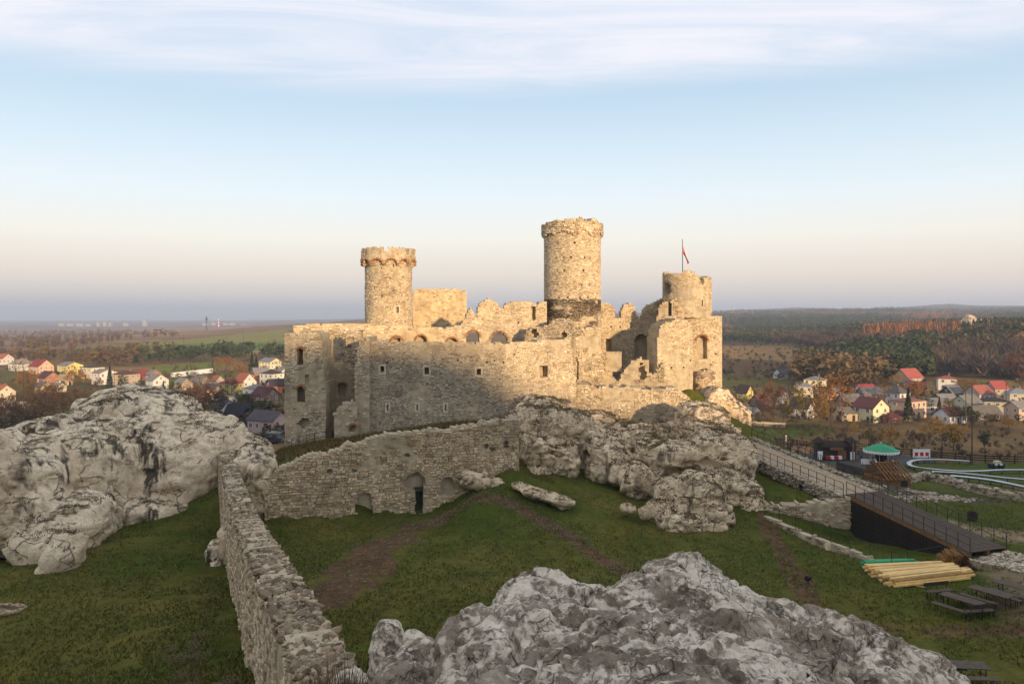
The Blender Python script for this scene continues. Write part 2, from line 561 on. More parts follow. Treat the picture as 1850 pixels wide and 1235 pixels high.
# ------------------------------------------------------------------ terrain
NEAR = [(650, 1000, 56), (650, 1100, 45), (625, 1180, 36), (900, 1000, 56), (945, 845, 74), (960, 850, 75), (1010, 858, 75.5), (990, 840, 79), (1060, 868, 75), (1085, 850, 79), (1150, 890, 72.5), (1130, 860, 79), (1050, 810, 88), (1180, 850, 82), (1060, 790, 92.8), (1120, 795, 92.8), (1190, 795, 92.8), (1240, 780, 93), (1120, 810, 88), (1200, 815, 87), (1260, 800, 90),
        (870, 890, 67), (1040, 880, 72), (1050, 950, 62), (1150, 1000, 57), (1200, 965, 61.5), (1330, 972, 61), (1375, 930, 66),
        (1450, 1000, 57), (1500, 1080, 48), (1600, 1150, 43), (1700, 1225, 36.5), (1800, 1100, 46), (1750, 1040, 51), (1840, 962, 60),
        (1840, 1230, 37), (1700, 930, 68), (1800, 900, 76), (1650, 905, 75), (1360, 845, 79), (1450, 897, 70), (1410, 862, 77), (1340, 830, 80), (1380, 900, 70),
        (1560, 978, 63), (1540, 980, 66.0), (1500, 965, 66.3), (1450, 948, 66.6), (1405, 930, 67.0), (1525, 905, 68.6), (1450, 908, 68.8), (1620, 1000, 60.5), (1640, 960, 66), (1600, 880, 90), (1580, 865, 100), (1700, 862, 107), (1850, 895, 102), (1840, 862, 125),
        (1900, 900, 98), (1500, 822, 148), (1400, 792, 165), (1330, 790, 130), (1650, 835, 138),
        (420, 1031, 53), (437, 1100, 41), (470, 1235, 28), (300, 970, 60), (160, 1010, 55), (100, 1085, 47), (0, 1050, 52), (0, 1120, 44),
        (200, 1200, 36), (0, 1235, 36), (350, 1235, 30), (400, 945, 65), (-100, 1050, 50), (-150, 1200, 38),
        (560, 802, 85), (690, 797, 87), (850, 772, 86), (510, 812, 80), (470, 840, 80), (930, 760, 84),
        (1310, 742, 104), (1250, 700, 100), (1100, 700, 100), (800, 690, 105), (600, 690, 105), (1000, 680, 110), (1000, 1035, 52)]
pts, vals = [], []
for a in NEAR:
    q = P(*a)
    pts.append(q[:2])
    vals.append(q[2])
CWA, CWB = P(478, HY, 65.3)[:2], P(938, HY, 72.6)[:2]
cwd = (CWB - CWA) / np.linalg.norm(CWB - CWA)
cwn = np.array([-cwd[1], cwd[0]])
for k, zf, zb in ((.0, -17.1, -14.2), (.12, -17.15, -13.4), (.25, -17.3, -12.6), (.4, -17.35, -11.9), (.5, -17.4, -11.3), (.58, -17.4, -11.0), (.64, -17.3, -10.8), (.72, -16.6, -10.6), (.8, -15.6, -10.4), (.9, -14.6, -10.1), (.96, -14.1, -10.0)):
    for off, z in ((-.9, zf + .02), (-.2, zf), (.7, zf), (2.2, zb), (4.0, zb - .1)):
        q = CWA + (CWB - CWA) * k + cwn * off
        pts.append(q)
        vals.append(z)
for x, y, z in [(0, 2, -6), (0, 8, -7), (-3.2, 7, -4.4), (-1.8, 8.5, -4.5), (-4.5, 9, -6), (0, 12, -9), (5, 13, -10), (4.3, 11, -6.6), (-4, 12, -9.5), (2, 20, -13), (9, 20, -13.5), (12, 30, -16), (-3, 28, -14.2),
                (18, 10, -11), (-15, 10, -10.5), (-15, 20, -12.6), (27, 25, -15.6), (-40, 30, -18), (45, 30, -18), (60, 60, -20), (-60, 60, -22),
                (-75, 90, -26), (-50, 110, -26), (-20, 140, -27), (15, 140, -27), (40, 130, -26.5), (-40, 95, -22), (-100, 120, -27), (120, 100, -27), (90, 130, -27),
                (-30, -5, -8), (30, -5, -8), (0, -10, -2), (-60, 0, -14), (60, 0, -14), (-30, 90, -17.5), (-31, 105, -22), (38, 100, -18.5), (34, 115, -22)]:
    pts.append((x, y))
    vals.append(z)
NEAR_F = RBF(pts, vals)
FAR = []
for px in (-1600, -600, -100, 400, 900, 1400, 1900, 2500, 3500):
    for Y in (140, 210, 300): FAR.append((px, Y, -27.0))
FAR += [(0, 420, -27), (260, 420, -27), (500, 420, -27), (700, 420, -27), (0, 560, -26.5), (250, 560, -25), (500, 560, -24), (0, 900, -27), (250, 900, -22), (500, 900, -16), (640, 900, -10),
        (0, 1500, -36), (250, 1500, -30), (500, 1500, -14), (660, 1500, -8), (0, 2200, -40), (300, 2200, -36), (520, 2200, -22), (650, 2200, -4),
        (-400, 900, -27), (-400, 1500, -34), (-400, 4000, -40), (0, 4000, -42), (300, 4000, -40), (560, 4000, -30), (660, 4000, -14), (0, 9000, -30), (500, 9000, -22), (-600, 9000, -30), (-1600, 9000, -30), (-1600, 1500, -30),
        (900, 420, -27), (900, 900, -18), (900, 2000, 0), (900, 5000, 20), (900, 9000, 20),
        (1320, 330, -27), (1420, 350, -26.5), (1560, 300, -27), (1700, 310, -27), (1850, 310, -27), (2000, 310, -27),
        (1320, 480, -26), (1450, 520, -24), (1600, 420, -24), (1800, 420, -23), (2000, 420, -22), (1320, 700, -24), (1450, 760, -21), (1600, 650, -14), (1700, 600, -15), (1800, 560, -13), (1900, 560, -12), (2100, 650, -10), (1790, 700, -10), (1650, 850, -13),
        (1320, 1200, -22), (1450, 1300, -14), (1600, 1200, -12), (1750, 1200, -10), (1900, 1200, -9), (1320, 2000, -4), (1450, 2100, 4), (1600, 2000, 0), (1750, 2100, 2), (1900, 2000, 4),
        (1320, 2500, 14), (1500, 2500, 12), (1580, 2600, 20), (1700, 2600, 14), (1800, 2500, 12), (1950, 2500, 14), (1320, 3500, 28), (1500, 3500, 34), (1700, 3600, 32), (1900, 3500, 34),
        (1320, 4600, 44), (1440, 4600, 58), (1560, 4600, 50), (1640, 4600, 62), (1715, 4600, 80), (1780, 4600, 66), (1900, 4600, 68), (2100, 4600, 66), (2600, 4600, 60), (3500, 3000, 20), (3500, 9000, 30), (2600, 2500, 10), (1400, 9000, 20), (1900, 9000, 20)]
FAR_F = RBF([((a[0] - CX) / F * 3.0, 2.0 * math.log(a[1])) for a in FAR], [a[2] for a in FAR])


def terrain(X, Y):
    X, Y = np.atleast_1d(np.asarray(X, float)), np.atleast_1d(np.asarray(Y, float))
    r = np.hypot(X, Y)
    q = np.stack([X, Y], 1)
    near = np.full(len(X), -27.0)
    k = r < 190
    if k.any(): near[k] = NEAR_F(q[k])
    far = np.full(len(X), -27.0)
    k2 = r > 110
    if k2.any():
        Yc = np.maximum(Y[k2], r[k2] * .3)
        t = np.clip(X[k2] / Yc, -1.9, 1.9)
        far[k2] = FAR_F(np.stack([t * 3.0, 2.0 * np.log(np.clip(r[k2] * .97, 120, 9000))], 1))
    w = sstep(118, 172, r)
    z = near * (1 - w) + far * w
    p3 = np.stack([X, Y, 0 * X], 1)
    z = z + fbm(p3 / 5.0, 3) * .22 * sstep(4, 20, r) + fbm(p3 / 1.1 + 9, 2) * .05 * (r < 130)
    z = z + fbm(p3 / 330.0 + 3, 4) * 7.0 * sstep(700, 2600, r) + fbm(p3 / 90.0 + 3, 3) * 1.6 * sstep(200, 500, r)
    return z


def tz(x, y): return float(terrain([x], [y])[0])


def gpos(px, py, z=-26.5):
    """point on the ground that shows at (px, py)"""
    Y = -z * F / (py - HY)
    for _ in range(12):
        zz = tz((px - CX) / F * Y, Y)
        Y = Y + .6 * (-zz * F / (py - HY) - Y)
    x = (px - CX) / F * Y
    return Vector((x, Y, tz(x, Y)))


def seg_dist(X, Y, poly):
    d = np.full(len(X), 1e9)
    for (x0, y0), (x1, y1) in zip(poly[:-1], poly[1:]):
        dx, dy = x1 - x0, y1 - y0
        t = np.clip(((X - x0) * dx + (Y - y0) * dy) / (dx * dx + dy * dy), 0, 1)
        d = np.minimum(d, np.hypot(X - x0 - t * dx, Y - y0 - t * dy))
    return d


def inpoly(x, y, poly):
    c = np.zeros(len(x), bool)
    n = len(poly)
    for i in range(n):
        x0, y0 = poly[i]
        x1, y1 = poly[(i + 1) % n]
        k = (y0 > y) != (y1 > y)
        xi = (x1 - x0) * (y - y0) / (y1 - y0 + 1e-12) + x0
        c ^= k & (x < xi)
    return c


def xy(px, py, z=-17.0):
    Y = -z * F / (py - HY)
    return ((px - CX) / F * Y, Y)


phi = np.concatenate([np.arange(-180, -38, 4.0), np.arange(-38, 38, .2), np.arange(38, 180, 4.0)])
rad = [1.5]
while rad[-1] < 13000: rad.append(rad[-1] * 1.0165)
rad = np.array(rad)
PH, RA = np.meshgrid(np.radians(phi), rad, indexing='ij')
TX, TY = (RA * np.sin(PH)).ravel(), (RA * np.cos(PH)).ravel()
TZ = terrain(TX, TY)
n_p, n_r = PH.shape
ii, jj = np.meshgrid(np.arange(n_p), np.arange(n_r - 1), indexing='ij')
i2 = (ii + 1) % n_p
tf = np.stack([ii * n_r + jj, ii * n_r + jj + 1, i2 * n_r + jj + 1, i2 * n_r + jj], -1).reshape(-1, 4)
tf = np.concatenate([tf[:, ::-1]])
# what grows or lies where: turf, bare earth, field and heath colours
p3 = np.stack([TX, TY, 0 * TX], 1)
nz1, nz2, nz3 = fbm(p3 / 2.6, 5, .65), fbm(p3 / 11.0 + 5, 4), fbm(p3 / 60.0 + 2, 4)
nzf = fbm(p3 * np.array([1 / 140., 1 / 420., 1]) + 8, 4)
GR1, GR2 = np.array(lin(72, 83, 32)), np.array(lin(106, 99, 50))
cT = GR1 + (GR2 - GR1) * np.clip(.36 + .8 * nz2 + .7 * nz1, 0, 1)[:, None]


DM = np.zeros(len(TX))


def paint(mask, c, k=1.0):
    global cT
    m = (np.clip(mask, 0, 1) * k)[:, None]
    cT = cT * (1 - m) + np.asarray(c) * m


r_ = np.hypot(TX, TY)
DIRT = lin(86, 64, 48)
DIRT2 = lin(104, 86, 66)
pa = [xy(560, 1100), xy(640, 1040), xy(690, 985), xy(757, 940)]
d = seg_dist(TX, TY, pa) + nz1 * 2.6
DM = np.maximum(DM, sstep(3.3, .2, d))
pa = [xy(757, 938), xy(840, 928), xy(930, 940), xy(1030, 975), xy(1150, 1035), xy(1230, 1075)]
DM = np.maximum(DM, sstep(1.5, .0, seg_dist(TX, TY, pa) + nz1 * .6))
pa = [xy(1380, 935), xy(1420, 1000), xy(1450, 1050), xy(1470, 1085)]
DM = np.maximum(DM, .9 * sstep(1.6, .0, seg_dist(TX, TY, pa) + nz1 * .8))
pa = [xy(1480, 1105), xy(1580, 1115), xy(1700, 1120), xy(1850, 1130)]
DM = np.maximum(DM, .75 * sstep(2.2, .0, seg_dist(TX, TY, pa) + nz1 * 1.4))
pa = [xy(1790, 1005), xy(1830, 1040), xy(1870, 1075), xy(1900, 1110)]
paint(sstep(2.6, 1.0, seg_dist(TX, TY, pa) + nz1 * .7), lin(128, 112, 92), .9)
pa = [xy(1800, 1085), xy(1850, 1105)]
paint(sstep(1.6, .5, seg_dist(TX, TY, pa) + nz1 * .9), DIRT2, .7)
pa = [xy(1600, 915), xy(1700, 935), xy(1790, 960), xy(1870, 985)]
paint(sstep(1.6, .7, seg_dist(TX, TY, pa) + nz1 * .7), lin(150, 134, 112), .9)
pa = [xy(1590, 893, -18.5), xy(1660, 895, -18.5), xy(1735, 905, -18.5)]
paint(sstep(5.0, 3.6, seg_dist(TX, TY, pa) + nz1 * 1.2), lin(84, 76, 70), .9)
# rough trodden slopes under the castle wall
pa = [(-28, 80), (-14, 80), (-4, 80), (2, 84)]
paint(sstep(8, 5, seg_dist(TX, TY, pa) + nz1 * 2), lin(104, 86, 60), .92)
# far country, by land use
fpx = CX + F * TX / np.maximum(TY, 1)
fpy = HY - F * TZ / np.maximum(TY, 1)
farm = sstep(125, 160, r_)
HEATH = np.array(lin(146, 120, 82))
HEATH2 = np.array(lin(112, 90, 64))
hc = HEATH + (HEATH2 - HEATH) * np.clip(.5 + 1.2 * nz3 + .5 * nz2, 0, 1)[:, None]
paint(farm, hc)
rightside = sstep(1000, 1100, fpx)
G_L = np.array(lin(112, 118, 58))


def zone(poly, c, k=1.0, soft=None):
    m = inpoly(fpx + nz3 * 14, fpy + nz2 * 1.0, poly) & (TY > 120)
    paint(m.astype(float), c, k)


zone([(1330, 770), (1480, 762), (1520, 780), (1430, 792), (1330, 796)], lin(88, 100, 44), .9)
zone([(1530, 752), (1620, 756), (1620, 766), (1540, 768)], lin(84, 96, 44), .8)
zone([(-200, 690), (560, 690), (560, 800), (-200, 800)], lin(88, 86, 48), .8)
zone([(-200, 664), (250, 668), (560, 672), (560, 690), (-200, 690)], lin(104, 100, 56), .8)
zone([(260, 662), (400, 652), (420, 660), (330, 672), (270, 676)], lin(116, 126, 56), .95)
zone([(300, 686), (450, 668), (520, 664), (520, 680), (420, 690), (330, 700)], lin(110, 120, 54), .9)
zone([(70, 641), (160, 630), (350, 621), (520, 617), (520, 632), (330, 632), (130, 644)], lin(104, 124, 60), .95)
zone([(120, 628), (300, 617), (430, 603), (520, 594), (520, 617), (350, 621), (160, 630)], lin(142, 138, 80), .9)
zone([(250, 633), (420, 634), (520, 633), (520, 640), (250, 637)], lin(172, 142, 92), .9)
zone([(-300, 632), (70, 634), (200, 622), (330, 612), (420, 601), (520, 592), (520, 588), (-300, 598)], lin(146, 116, 92), .8)
for k_ in range(9):
    y0 = 597 + k_ * 3.6
    zone([(-300, y0), (60 + 30 * (k_ % 3), y0 - 1), (300, y0 - 4), (470 - 16 * k_, y0 - 7), (440 - 16 * k_, y0 - 5), (280, y0 - 2), (-300, y0 + 1.8)], (lin(170, 144, 104), lin(128, 130, 84), lin(120, 92, 74))[k_ % 3], .7)
zone([(180, 610), (330, 606), (420, 596), (400, 592), (190, 600)], lin(168, 132, 92), .55)
zone([(1300, 625), (1420, 624), (1500, 640), (1540, 656), (1420, 655), (1300, 645)], lin(156, 122, 78), .9)
zone([(1300, 645), (1460, 655), (1460, 676), (1300, 672)], lin(110, 84, 58), .9)
zone([(1300, 676), (1460, 680), (1480, 700), (1300, 702)], lin(94, 92, 46), .8)
zone([(1680, 684), (1800, 690), (1820, 706), (1690, 706)], lin(88, 98, 42), .9)
# beyond a kilometre or two the woods read as one dark cover
wood = sstep(900, 1500, r_) * sstep(1150, 1300, fpx)
WC1, WC2 = np.array(lin(58, 62, 40)), np.array(lin(98, 72, 50))
paint(wood, WC1 + (WC2 - WC1) * np.clip(.5 + 1.7 * nzf, 0, 1)[:, None], .95)
# play ground paving beyond the ramp
zone([(1440, 815), (1560, 815), (1690, 826), (1700, 842), (1640, 850), (1560, 848), (1460, 828)], lin(84, 86, 90), .9)
zone([(1420, 804), (1470, 806), (1475, 818), (1430, 815)], lin(176, 134, 98), .8)
zone([(1630, 838), (1760, 834), (2000, 836), (2000, 900), (1700, 870)], lin(78, 92, 36), .9)

mG, N, b = new_mat('ground_cover')
pw = pos(N)
base = N.n('ShaderNodeAttribute', attribute_name='col').outputs['Color']
f1 = N.noise(pw, 1.4, 8, .7)
f2 = N.noise(pw, .23, 6, .65)
f3 = N.noise(pw, 7.0, 6, .7)
dm = N.n('ShaderNodeAttribute', attribute_name='col').outputs['Alpha']
dk = N.math('ADD', dm, N.math('MULTIPLY', N.math('SUBTRACT', N.math('ADD', N.math('MULTIPLY', N.noise(pw, .9, 8, .7), .6), N.math('MULTIPLY', f3, .4)), .5), 1.5))
dmask = N.ramp(dk, [(.42, 0.), (.62, 1.)])
patch = N.math('MULTIPLY', N.ramp(N.noise(N.mapping(pw, loc=(4, 7, 0)), .33, 7, .68), [(.50, 0.), (.64, 1.)]), .65)
base = N.mix(patch, base, N.mix(1.0, base, (1.2, 1.02, .85), 'MULTIPLY'))
base = N.mix(N.math('MULTIPLY', dmask, N.math('MINIMUM', N.math('MULTIPLY', dm, 6.0), 1.0)), base, N.mix(f1, lin(74, 56, 42), lin(120, 96, 72)))
base = N.mix(.75, base, N.ramp(f1, [(.3, (.42, .42, .40)), (.55, (1, 1, 1)), (.75, (1.3, 1.22, .95))]), 'MULTIPLY')
base = N.mix(.6, base, N.ramp(f2, [(.32, (.62, .66, .55)), (.6, (1.1, 1.05, 1.0))]), 'MULTIPLY')
base = N.mix(.5, base, N.ramp(f3, [(.3, (.45, .45, .42)), (.6, (1.1, 1.1, 1.05))]), 'MULTIPLY')
lk(N, base, b.inputs['Base Color'])
b.inputs['Roughness'].default_value = 1.0
b.inputs['Specular IOR Level'].default_value = .05
bump(N, b, N.math('ADD', f1, N.math('MULTIPLY', f3, .5)), .7, .15)
M['ground'] = mG
ground = mesh_np('ground', np.stack([TX, TY, TZ], 1), [tf], mG, col=np.concatenate([cT, DM[:, None]], 1), smooth=True)
tag(ground, kind='structure')

# unseen hill behind the viewer, crest shaped to throw the evening shadow over court
def crest(x):
    xs = [-320, -60, 60, 92, 106, 111, 118, 124, 132, 151, 190, 240, 280, 420, 560, 640]
    hs = [30, 34, 37, 38.0, 38.0, 37, 33, 30.5, 29.5, 28.5, 29, 31, 33, 34, 30, 18]
    return np.interp(x, xs, hs)


hx = np.arange(-320, 641, 2.5)
prof = [(-55, -14.0), (-80, -1.2), (-105, -.2), (-125, .6), (-140, 1.0), (-150, .95), (-175, .6), (-230, -.2), (-280, -1.6)]
HV = []
for Yh, k in prof:
    hh = crest(hx)
    q = np.stack([hx, 0 * hx + Yh, 0 * hx], 1)
    if k < -10: z = np.full(len(hx), -16.0)
    else: z = -12 + (hh + 12) * (k + 1.6) / 2.6
    z = z + fbm(q / 6.0, 3) * (1.1 if k < .9 else .45)
    HV.append(np.stack([hx, Yh + fbm(q / 9.0 + 4, 2) * 2.0, z], 1))
HV = np.concatenate(HV)
nx = len(hx)
hf = np.array([[a * nx + i, a * nx + i + 1, (a + 1) * nx + i + 1, (a + 1) * nx + i] for a in range(len(prof) - 1) for i in range(nx - 1)])
hill = mesh_np('hill', HV, [hf], M['crag'], smooth=True)
tag(hill, kind='structure')


# ------------------------------------------------------------------ masonry
TINTS = np.array([lin(222, 209, 186), lin(212, 197, 172), lin(200, 184, 158), lin(230, 218, 196), lin(184, 167, 143), lin(206, 190, 165), lin(164, 147, 124), lin(216, 200, 172)])


WTOP = []


class Wall:
    """straight (A to B in plan) or round (centre, radius) masonry with openings and a broken top"""
    def __init__(s, name, label, cat, A=None, B=None, C=None, rad=None, thick=1.3, cell=.22, root=None, part=None, group=None, outward=None, rough=.07):
        s.cell, s.thick, s.rough = cell, thick, rough
        s.round = C is not None
        if s.round:
            s.C, s.rad = np.array(C[:2], float), rad
            s.L = 2 * math.pi * rad
            base = (C[0], C[1])
        else:
            s.A, s.B = np.array(A[:2], float), np.array(B[:2], float)
            s.L = np.linalg.norm(s.B - s.A)
            s.d = (s.B - s.A) / s.L
            s.n = np.array([-s.d[1], s.d[0]])     # inward, away from the viewer by default
            if outward is not None and np.dot(s.n, outward) > 0: s.n = -s.n
            base = tuple((s.A + s.B) / 2)
        s.base = base
        s.name, s.label, s.cat, s.group = name, label, cat, group
        s.root = root
        s.holes, s.extra = [], []

    def u_of(s, px):
        k = (px - CX) / F
        if s.round:
            Yc = s.C[1] - s.rad * .8
            sx = np.clip((k * Yc - s.C[0]) / s.rad, -.995, .995)
            return math.asin(sx) * s.rad + s.L / 2
        # ray (k*t, t) meets A + d u
        a = np.array([[s.d[0], -k], [s.d[1], -1.0]])
        return float(np.linalg.solve(a, -s.A)[0])

    def Y_of(s, u):
        if s.round: return s.C[1] - s.rad * np.cos((u - s.L / 2) / s.rad)
        return s.A[1] + s.d[1] * u

    def z_of(s, px, py):
        if s.round: return -(py - HY) / F * (s.C[1] - s.rad * .8)
        return -(py - HY) / F * float(s.Y_of(s.u_of(px)))

    def at(s, u, v, w):
        u, v, w = np.broadcast_arrays(np.asarray(u, float), np.asarray(v, float), np.asarray(w, float))
        if s.round:
            a = (u - s.L / 2) / s.rad
            r = s.rad - w
            return np.stack([s.C[0] + r * np.sin(a), s.C[1] - r * np.cos(a), v], -1)
        return np.stack([s.A[0] + s.d[0] * u + s.n[0] * w, s.A[1] + s.d[1] * u + s.n[1] * w, v], -1)

    def prof(s, pts):
        """(px, py) list -> function of u"""
        uu = [s.u_of(a[0]) for a in pts]
        zz = [s.z_of(*a) for a in pts]
        o = np.argsort(uu)
        uu, zz = np.array(uu)[o], np.array(zz)[o]
        return lambda u: np.interp(u, uu, zz)

    def hole(s, kind, px0, py0, px1, py1, niche=None, arch=False, frame=False):
        u0, u1 = sorted((s.u_of(px0), s.u_of(px1)))
        pm = (px0 + px1) / 2
        s.holes.append((kind, u0, u1, s.z_of(pm, py1), s.z_of(pm, py0), niche, arch, frame))

    def hole_m(s, kind, u, z, w, h, niche=None, arch=False, frame=False):
        s.holes.append((kind, u - w / 2, u + w / 2, z, z + h, niche, arch, frame))

    def inside(s, u, v, grow=0.0):
        ok = np.ones(u.shape, bool)
        for kind, u0, u1, z0, z1, *_ in s.holes:
            uc, hw = (u0 + u1) / 2, (u1 - u0) / 2 + grow
            if kind == 'rect': h = (abs(u - uc) < hw) & (v > z0 - grow) & (v < z1 + grow)
            elif kind == 'arch':
                rise = min(hw, (z1 - z0) * .5)
                top = z1 - rise + rise * np.sqrt(np.clip(1 - ((u - uc) / hw) ** 2, 0, 1)) + grow
                h = (abs(u - uc) < hw) & (v > z0 - grow) & (v < top)
            else:
                hh = (z1 - z0) / 2 + grow
                rr = np.hypot((u - uc) / hw, (v - (z0 + z1) / 2) / hh)
                jit = fbm(np.stack([u.ravel() * 1.1 + 40, v.ravel() * 1.1, 0 * u.ravel()], 1), 3).reshape(u.shape) * .35
                h = rr < 1 + jit
            ok &= ~h
        return ok

    def build(s, top, bot, stones=(.28, .55, .16, .3), proud=(.02, .07), pieces=0, ragged=.35, mat='mason', facing='facing', dark=None, urange=None, tint=(1, 1, 1), toprag=1.6, density=1.0, gapw=.013, patch=.20):
        own = s.root is None
        if own:
            s.root = empty(s.name, (s.base[0], s.base[1], float(np.min(bot(np.linspace(0, s.L, 20))))))
            tag(s.root, s.label, s.cat, s.group, 'thing')
        org = np.array(s.root.location)
        c = s.cell
        nu = max(2, int(round(s.L / c)))
        ue = np.linspace(0, s.L, nu + 1)
        zlo, zhi = float(np.min(bot(ue))), float(np.max(top(ue))) + ragged + .3
        nv = int((zhi - zlo) / c) + 1
        ve = zlo + np.arange(nv + 1) * c
        uc, vc = (ue[1:] + ue[:-1]) / 2, (ve[1:] + ve[:-1]) / 2
        U, V = np.meshgrid(uc, vc, indexing='ij')
        seed = (sum(map(ord, s.name)) % 97) * 3.7

        def topr(u):
            q = np.stack([u * toprag, 0 * u + seed, 0 * u], 1)
            return top(u) + ragged * fbm(q, 3) + ragged * .35 * vnoise(q * 3.1 + 5)
        tp = topr(uc)
        bt = bot(uc)
        mask = (V < tp[:, None]) & (V > bt[:, None]) & s.inside(U, V)
        if urange is not None: mask &= ((U > urange[0]) & (U < urange[1]))
        quads = []
        I, J = np.nonzero(mask)

        def q4(a, b_, c_, d_): quads.append(np.stack([a, b_, c_, d_], 1))
        u0, u1, v0, v1 = ue[I], ue[I + 1], ve[J], ve[J + 1]
        t = s.thick
        q4(s.at(u0, v0, .05), s.at(u1, v0, .05), s.at(u1, v1, .05), s.at(u0, v1, .05))
        q4(s.at(u1, v0, t), s.at(u0, v0, t), s.at(u0, v1, t), s.at(u1, v1, t))
        pad = np.zeros((nu + 2, nv + 2), bool)
        pad[1:-1, 1:-1] = mask
        if s.round: pad[0, 1:-1], pad[-1, 1:-1] = mask[-1], mask[0]
        for di, dj in ((1, 0), (-1, 0), (0, 1), (0, -1)):
            ex = mask & ~pad[1 + di:nu + 1 + di, 1 + dj:nv + 1 + dj]
            a, b2 = np.nonzero(ex)
            if not len(a): continue
            if di:
                uu = ue[a + 1] if di > 0 else ue[a]
                lo, hi = ve[b2], ve[b2 + 1]
                fr = [s.at(uu, lo, .05), s.at(uu, lo, t), s.at(uu, hi, t), s.at(uu, hi, .05)]
            else:
                vv = ve[b2 + 1] if dj > 0 else ve[b2]
                lo, hi = ue[a], ue[a + 1]
                fr = [s.at(lo, vv, .05), s.at(hi, vv, .05), s.at(hi, vv, t), s.at(lo, vv, t)]
            q4(*fr)
        Q = np.concatenate(quads).reshape(-1, 3)
        jit = np.stack([vnoise(Q * 1.9 + 3), vnoise(Q * 1.9 + 33), vnoise(Q * 1.9 + 63)], 1) * s.rough * .8
        jit += np.stack([vnoise(Q * .5 + 7), vnoise(Q * .5 + 37), 0 * Q[:, 0]], 1) * s.rough * .35
        Q2 = Q + jit - org
        core = mesh_np('masonry', Q2, [np.arange(len(Q2)).reshape(-1, 4)], M[mat], s.root)
        ut = RNG.uniform(0, s.L, int(s.L * 7))
        ut = ut[vnoise(np.stack([ut * .6 + seed, 0 * ut, 0 * ut], 1)) > .15]
        if len(ut) and urange is None: WTOP.append(s.at(ut, topr(ut) - .06, RNG.uniform(.1, min(1.0, t - .1), len(ut))))
        # niches: a set-back wall inside the opening
        mb_n = []
        for kind, h0, h1, z0, z1, niche, arch, frame in s.holes:
            if niche:
                a = [s.at(h0 - .3, z0 - .3, niche), s.at(h1 + .3, z0 - .3, niche), s.at(h1 + .3, z1 + .3, niche), s.at(h0 - .3, z1 + .3, niche)]
                mb = MB().add([x - org for x in a], [(0, 1, 2, 3)])
                a2 = [x + np.array([0, .2, 0]) for x in a]
                mb.add([x - org for x in a2], [(3, 2, 1, 0)])
                mb.build('niche_back', M['mason'], s.root)
            if arch:
                mb = MB()
                ucn, hw = (h0 + h1) / 2, (h1 - h0) / 2
                rise = min(hw, (z1 - z0) * .5)
                zc = z1 - rise
                n = max(9, int(math.pi * (hw + .2) / .17))
                th = .26 if hw > .7 else .2
                for k in range(n):
                    a0, a1 = math.pi * k / n + .03, math.pi * (k + 1) / n - .03
                    vs = []
                    for w in (-.09 - .03 * ((k * 7) % 3) / 2, .5):
                        for rr, aa in ((0, a0), (0, a1), (th, a1), (th, a0)):
                            vs.append(s.at(ucn - math.cos(aa) * (hw + rr), zc + math.sin(aa) * (rise + rr), w) - org)
                    mb.add(vs, [(3, 2, 1, 0), (4, 5, 6, 7), (0, 1, 5, 4), (1, 2, 6, 5), (2, 3, 7, 6), (3, 0, 4, 7)])
                mb.build('brick_arch', M['brick'], s.root)
            if frame:
                mb = MB()
                fw = .2
                for (a0, a1, b0, b1) in ((h0 - fw, h0, z0 - fw, z1 + fw), (h1, h1 + fw, z0 - fw, z1 + fw), (h0, h1, z0 - fw, z0), (h0, h1, z1, z1 + fw)):
                    vs = [s.at(u_, v_, w_) - org for w_ in (-.045, .5) for u_, v_ in ((a0, b0), (a1, b0), (a1, b1), (a0, b1))]
                    mb.add(vs, [(3, 2, 1, 0), (4, 5, 6, 7), (0, 1, 5, 4), (1, 2, 6, 5), (2, 3, 7, 6), (3, 0, 4, 7)])
                mb.build('window_frame', M['ashlar'], s.root)
        # facing stones in rough courses
        lmin, lmax, hmin, hmax = stones
        cells = []
        v = zlo
        while v < zhi:
            h = random.uniform(hmin, hmax)
            u = -random.uniform(0, lmax)
            while u < s.L:
                l = random.uniform(lmin, lmax)
                cells.append((u + l / 2, v + h / 2 + random.uniform(-.04, .04), l / 2, h / 2 * random.uniform(.7, 1.15)))
                u += l
            v += h
        S = np.array(cells)
        S[:, 1] += vnoise(np.stack([S[:, 0] * .45, S[:, 1] * .35, 0 * S[:, 0] + 3], 1)) * .7 * (hmin + hmax) / 2
        pm_ = fbm(np.stack([S[:, 0] * .33 + seed, S[:, 1] * .33, 0 * S[:, 0]], 1), 4)
        S = S[(RNG.random(len(S)) < density) & ~((pm_ > patch) & (RNG.random(len(S)) < .85))]
        if s.round: vis = np.abs((S[:, 0] - s.L / 2) / s.rad) < 1.9
        else: vis = (S[:, 0] > .1) & (S[:, 0] < s.L - .1)
        if urange is not None: vis &= (S[:, 0] > urange[0] + .1) & (S[:, 0] < urange[1] - .1)
        ok = vis & (S[:, 1] < topr(S[:, 0]) - .05) & (S[:, 1] > bot(S[:, 0])) & s.inside(S[:, 0], S[:, 1], .12)
        S = S[ok]
        n = len(S)
        gap = gapw
        jt = lambda k: RNG.uniform(-k, k, (n, 4))
        su, sv = np.array([-1, 1, 1, -1]), np.array([-1, -1, 1, 1])
        hu, hv = np.maximum(S[:, 2] - gap, .05)[:, None], np.maximum(S[:, 3] - gap, .04)[:, None]
        bu = S[:, 0:1] + su * hu * (1 + jt(.18))
        bv = S[:, 1:2] + sv * hv * (1 + jt(.26))
        fu = S[:, 0:1] + (bu - S[:, 0:1]) * .84
        fv = S[:, 1:2] + (bv - S[:, 1:2]) * .80
        pw = RNG.uniform(proud[0], proud[1], (n, 1)) + jt(.012)
        back = s.at(bu, bv, np.full((n, 4), .08))
        front = s.at(fu, fv, -pw)
        big = np.zeros(n, bool)
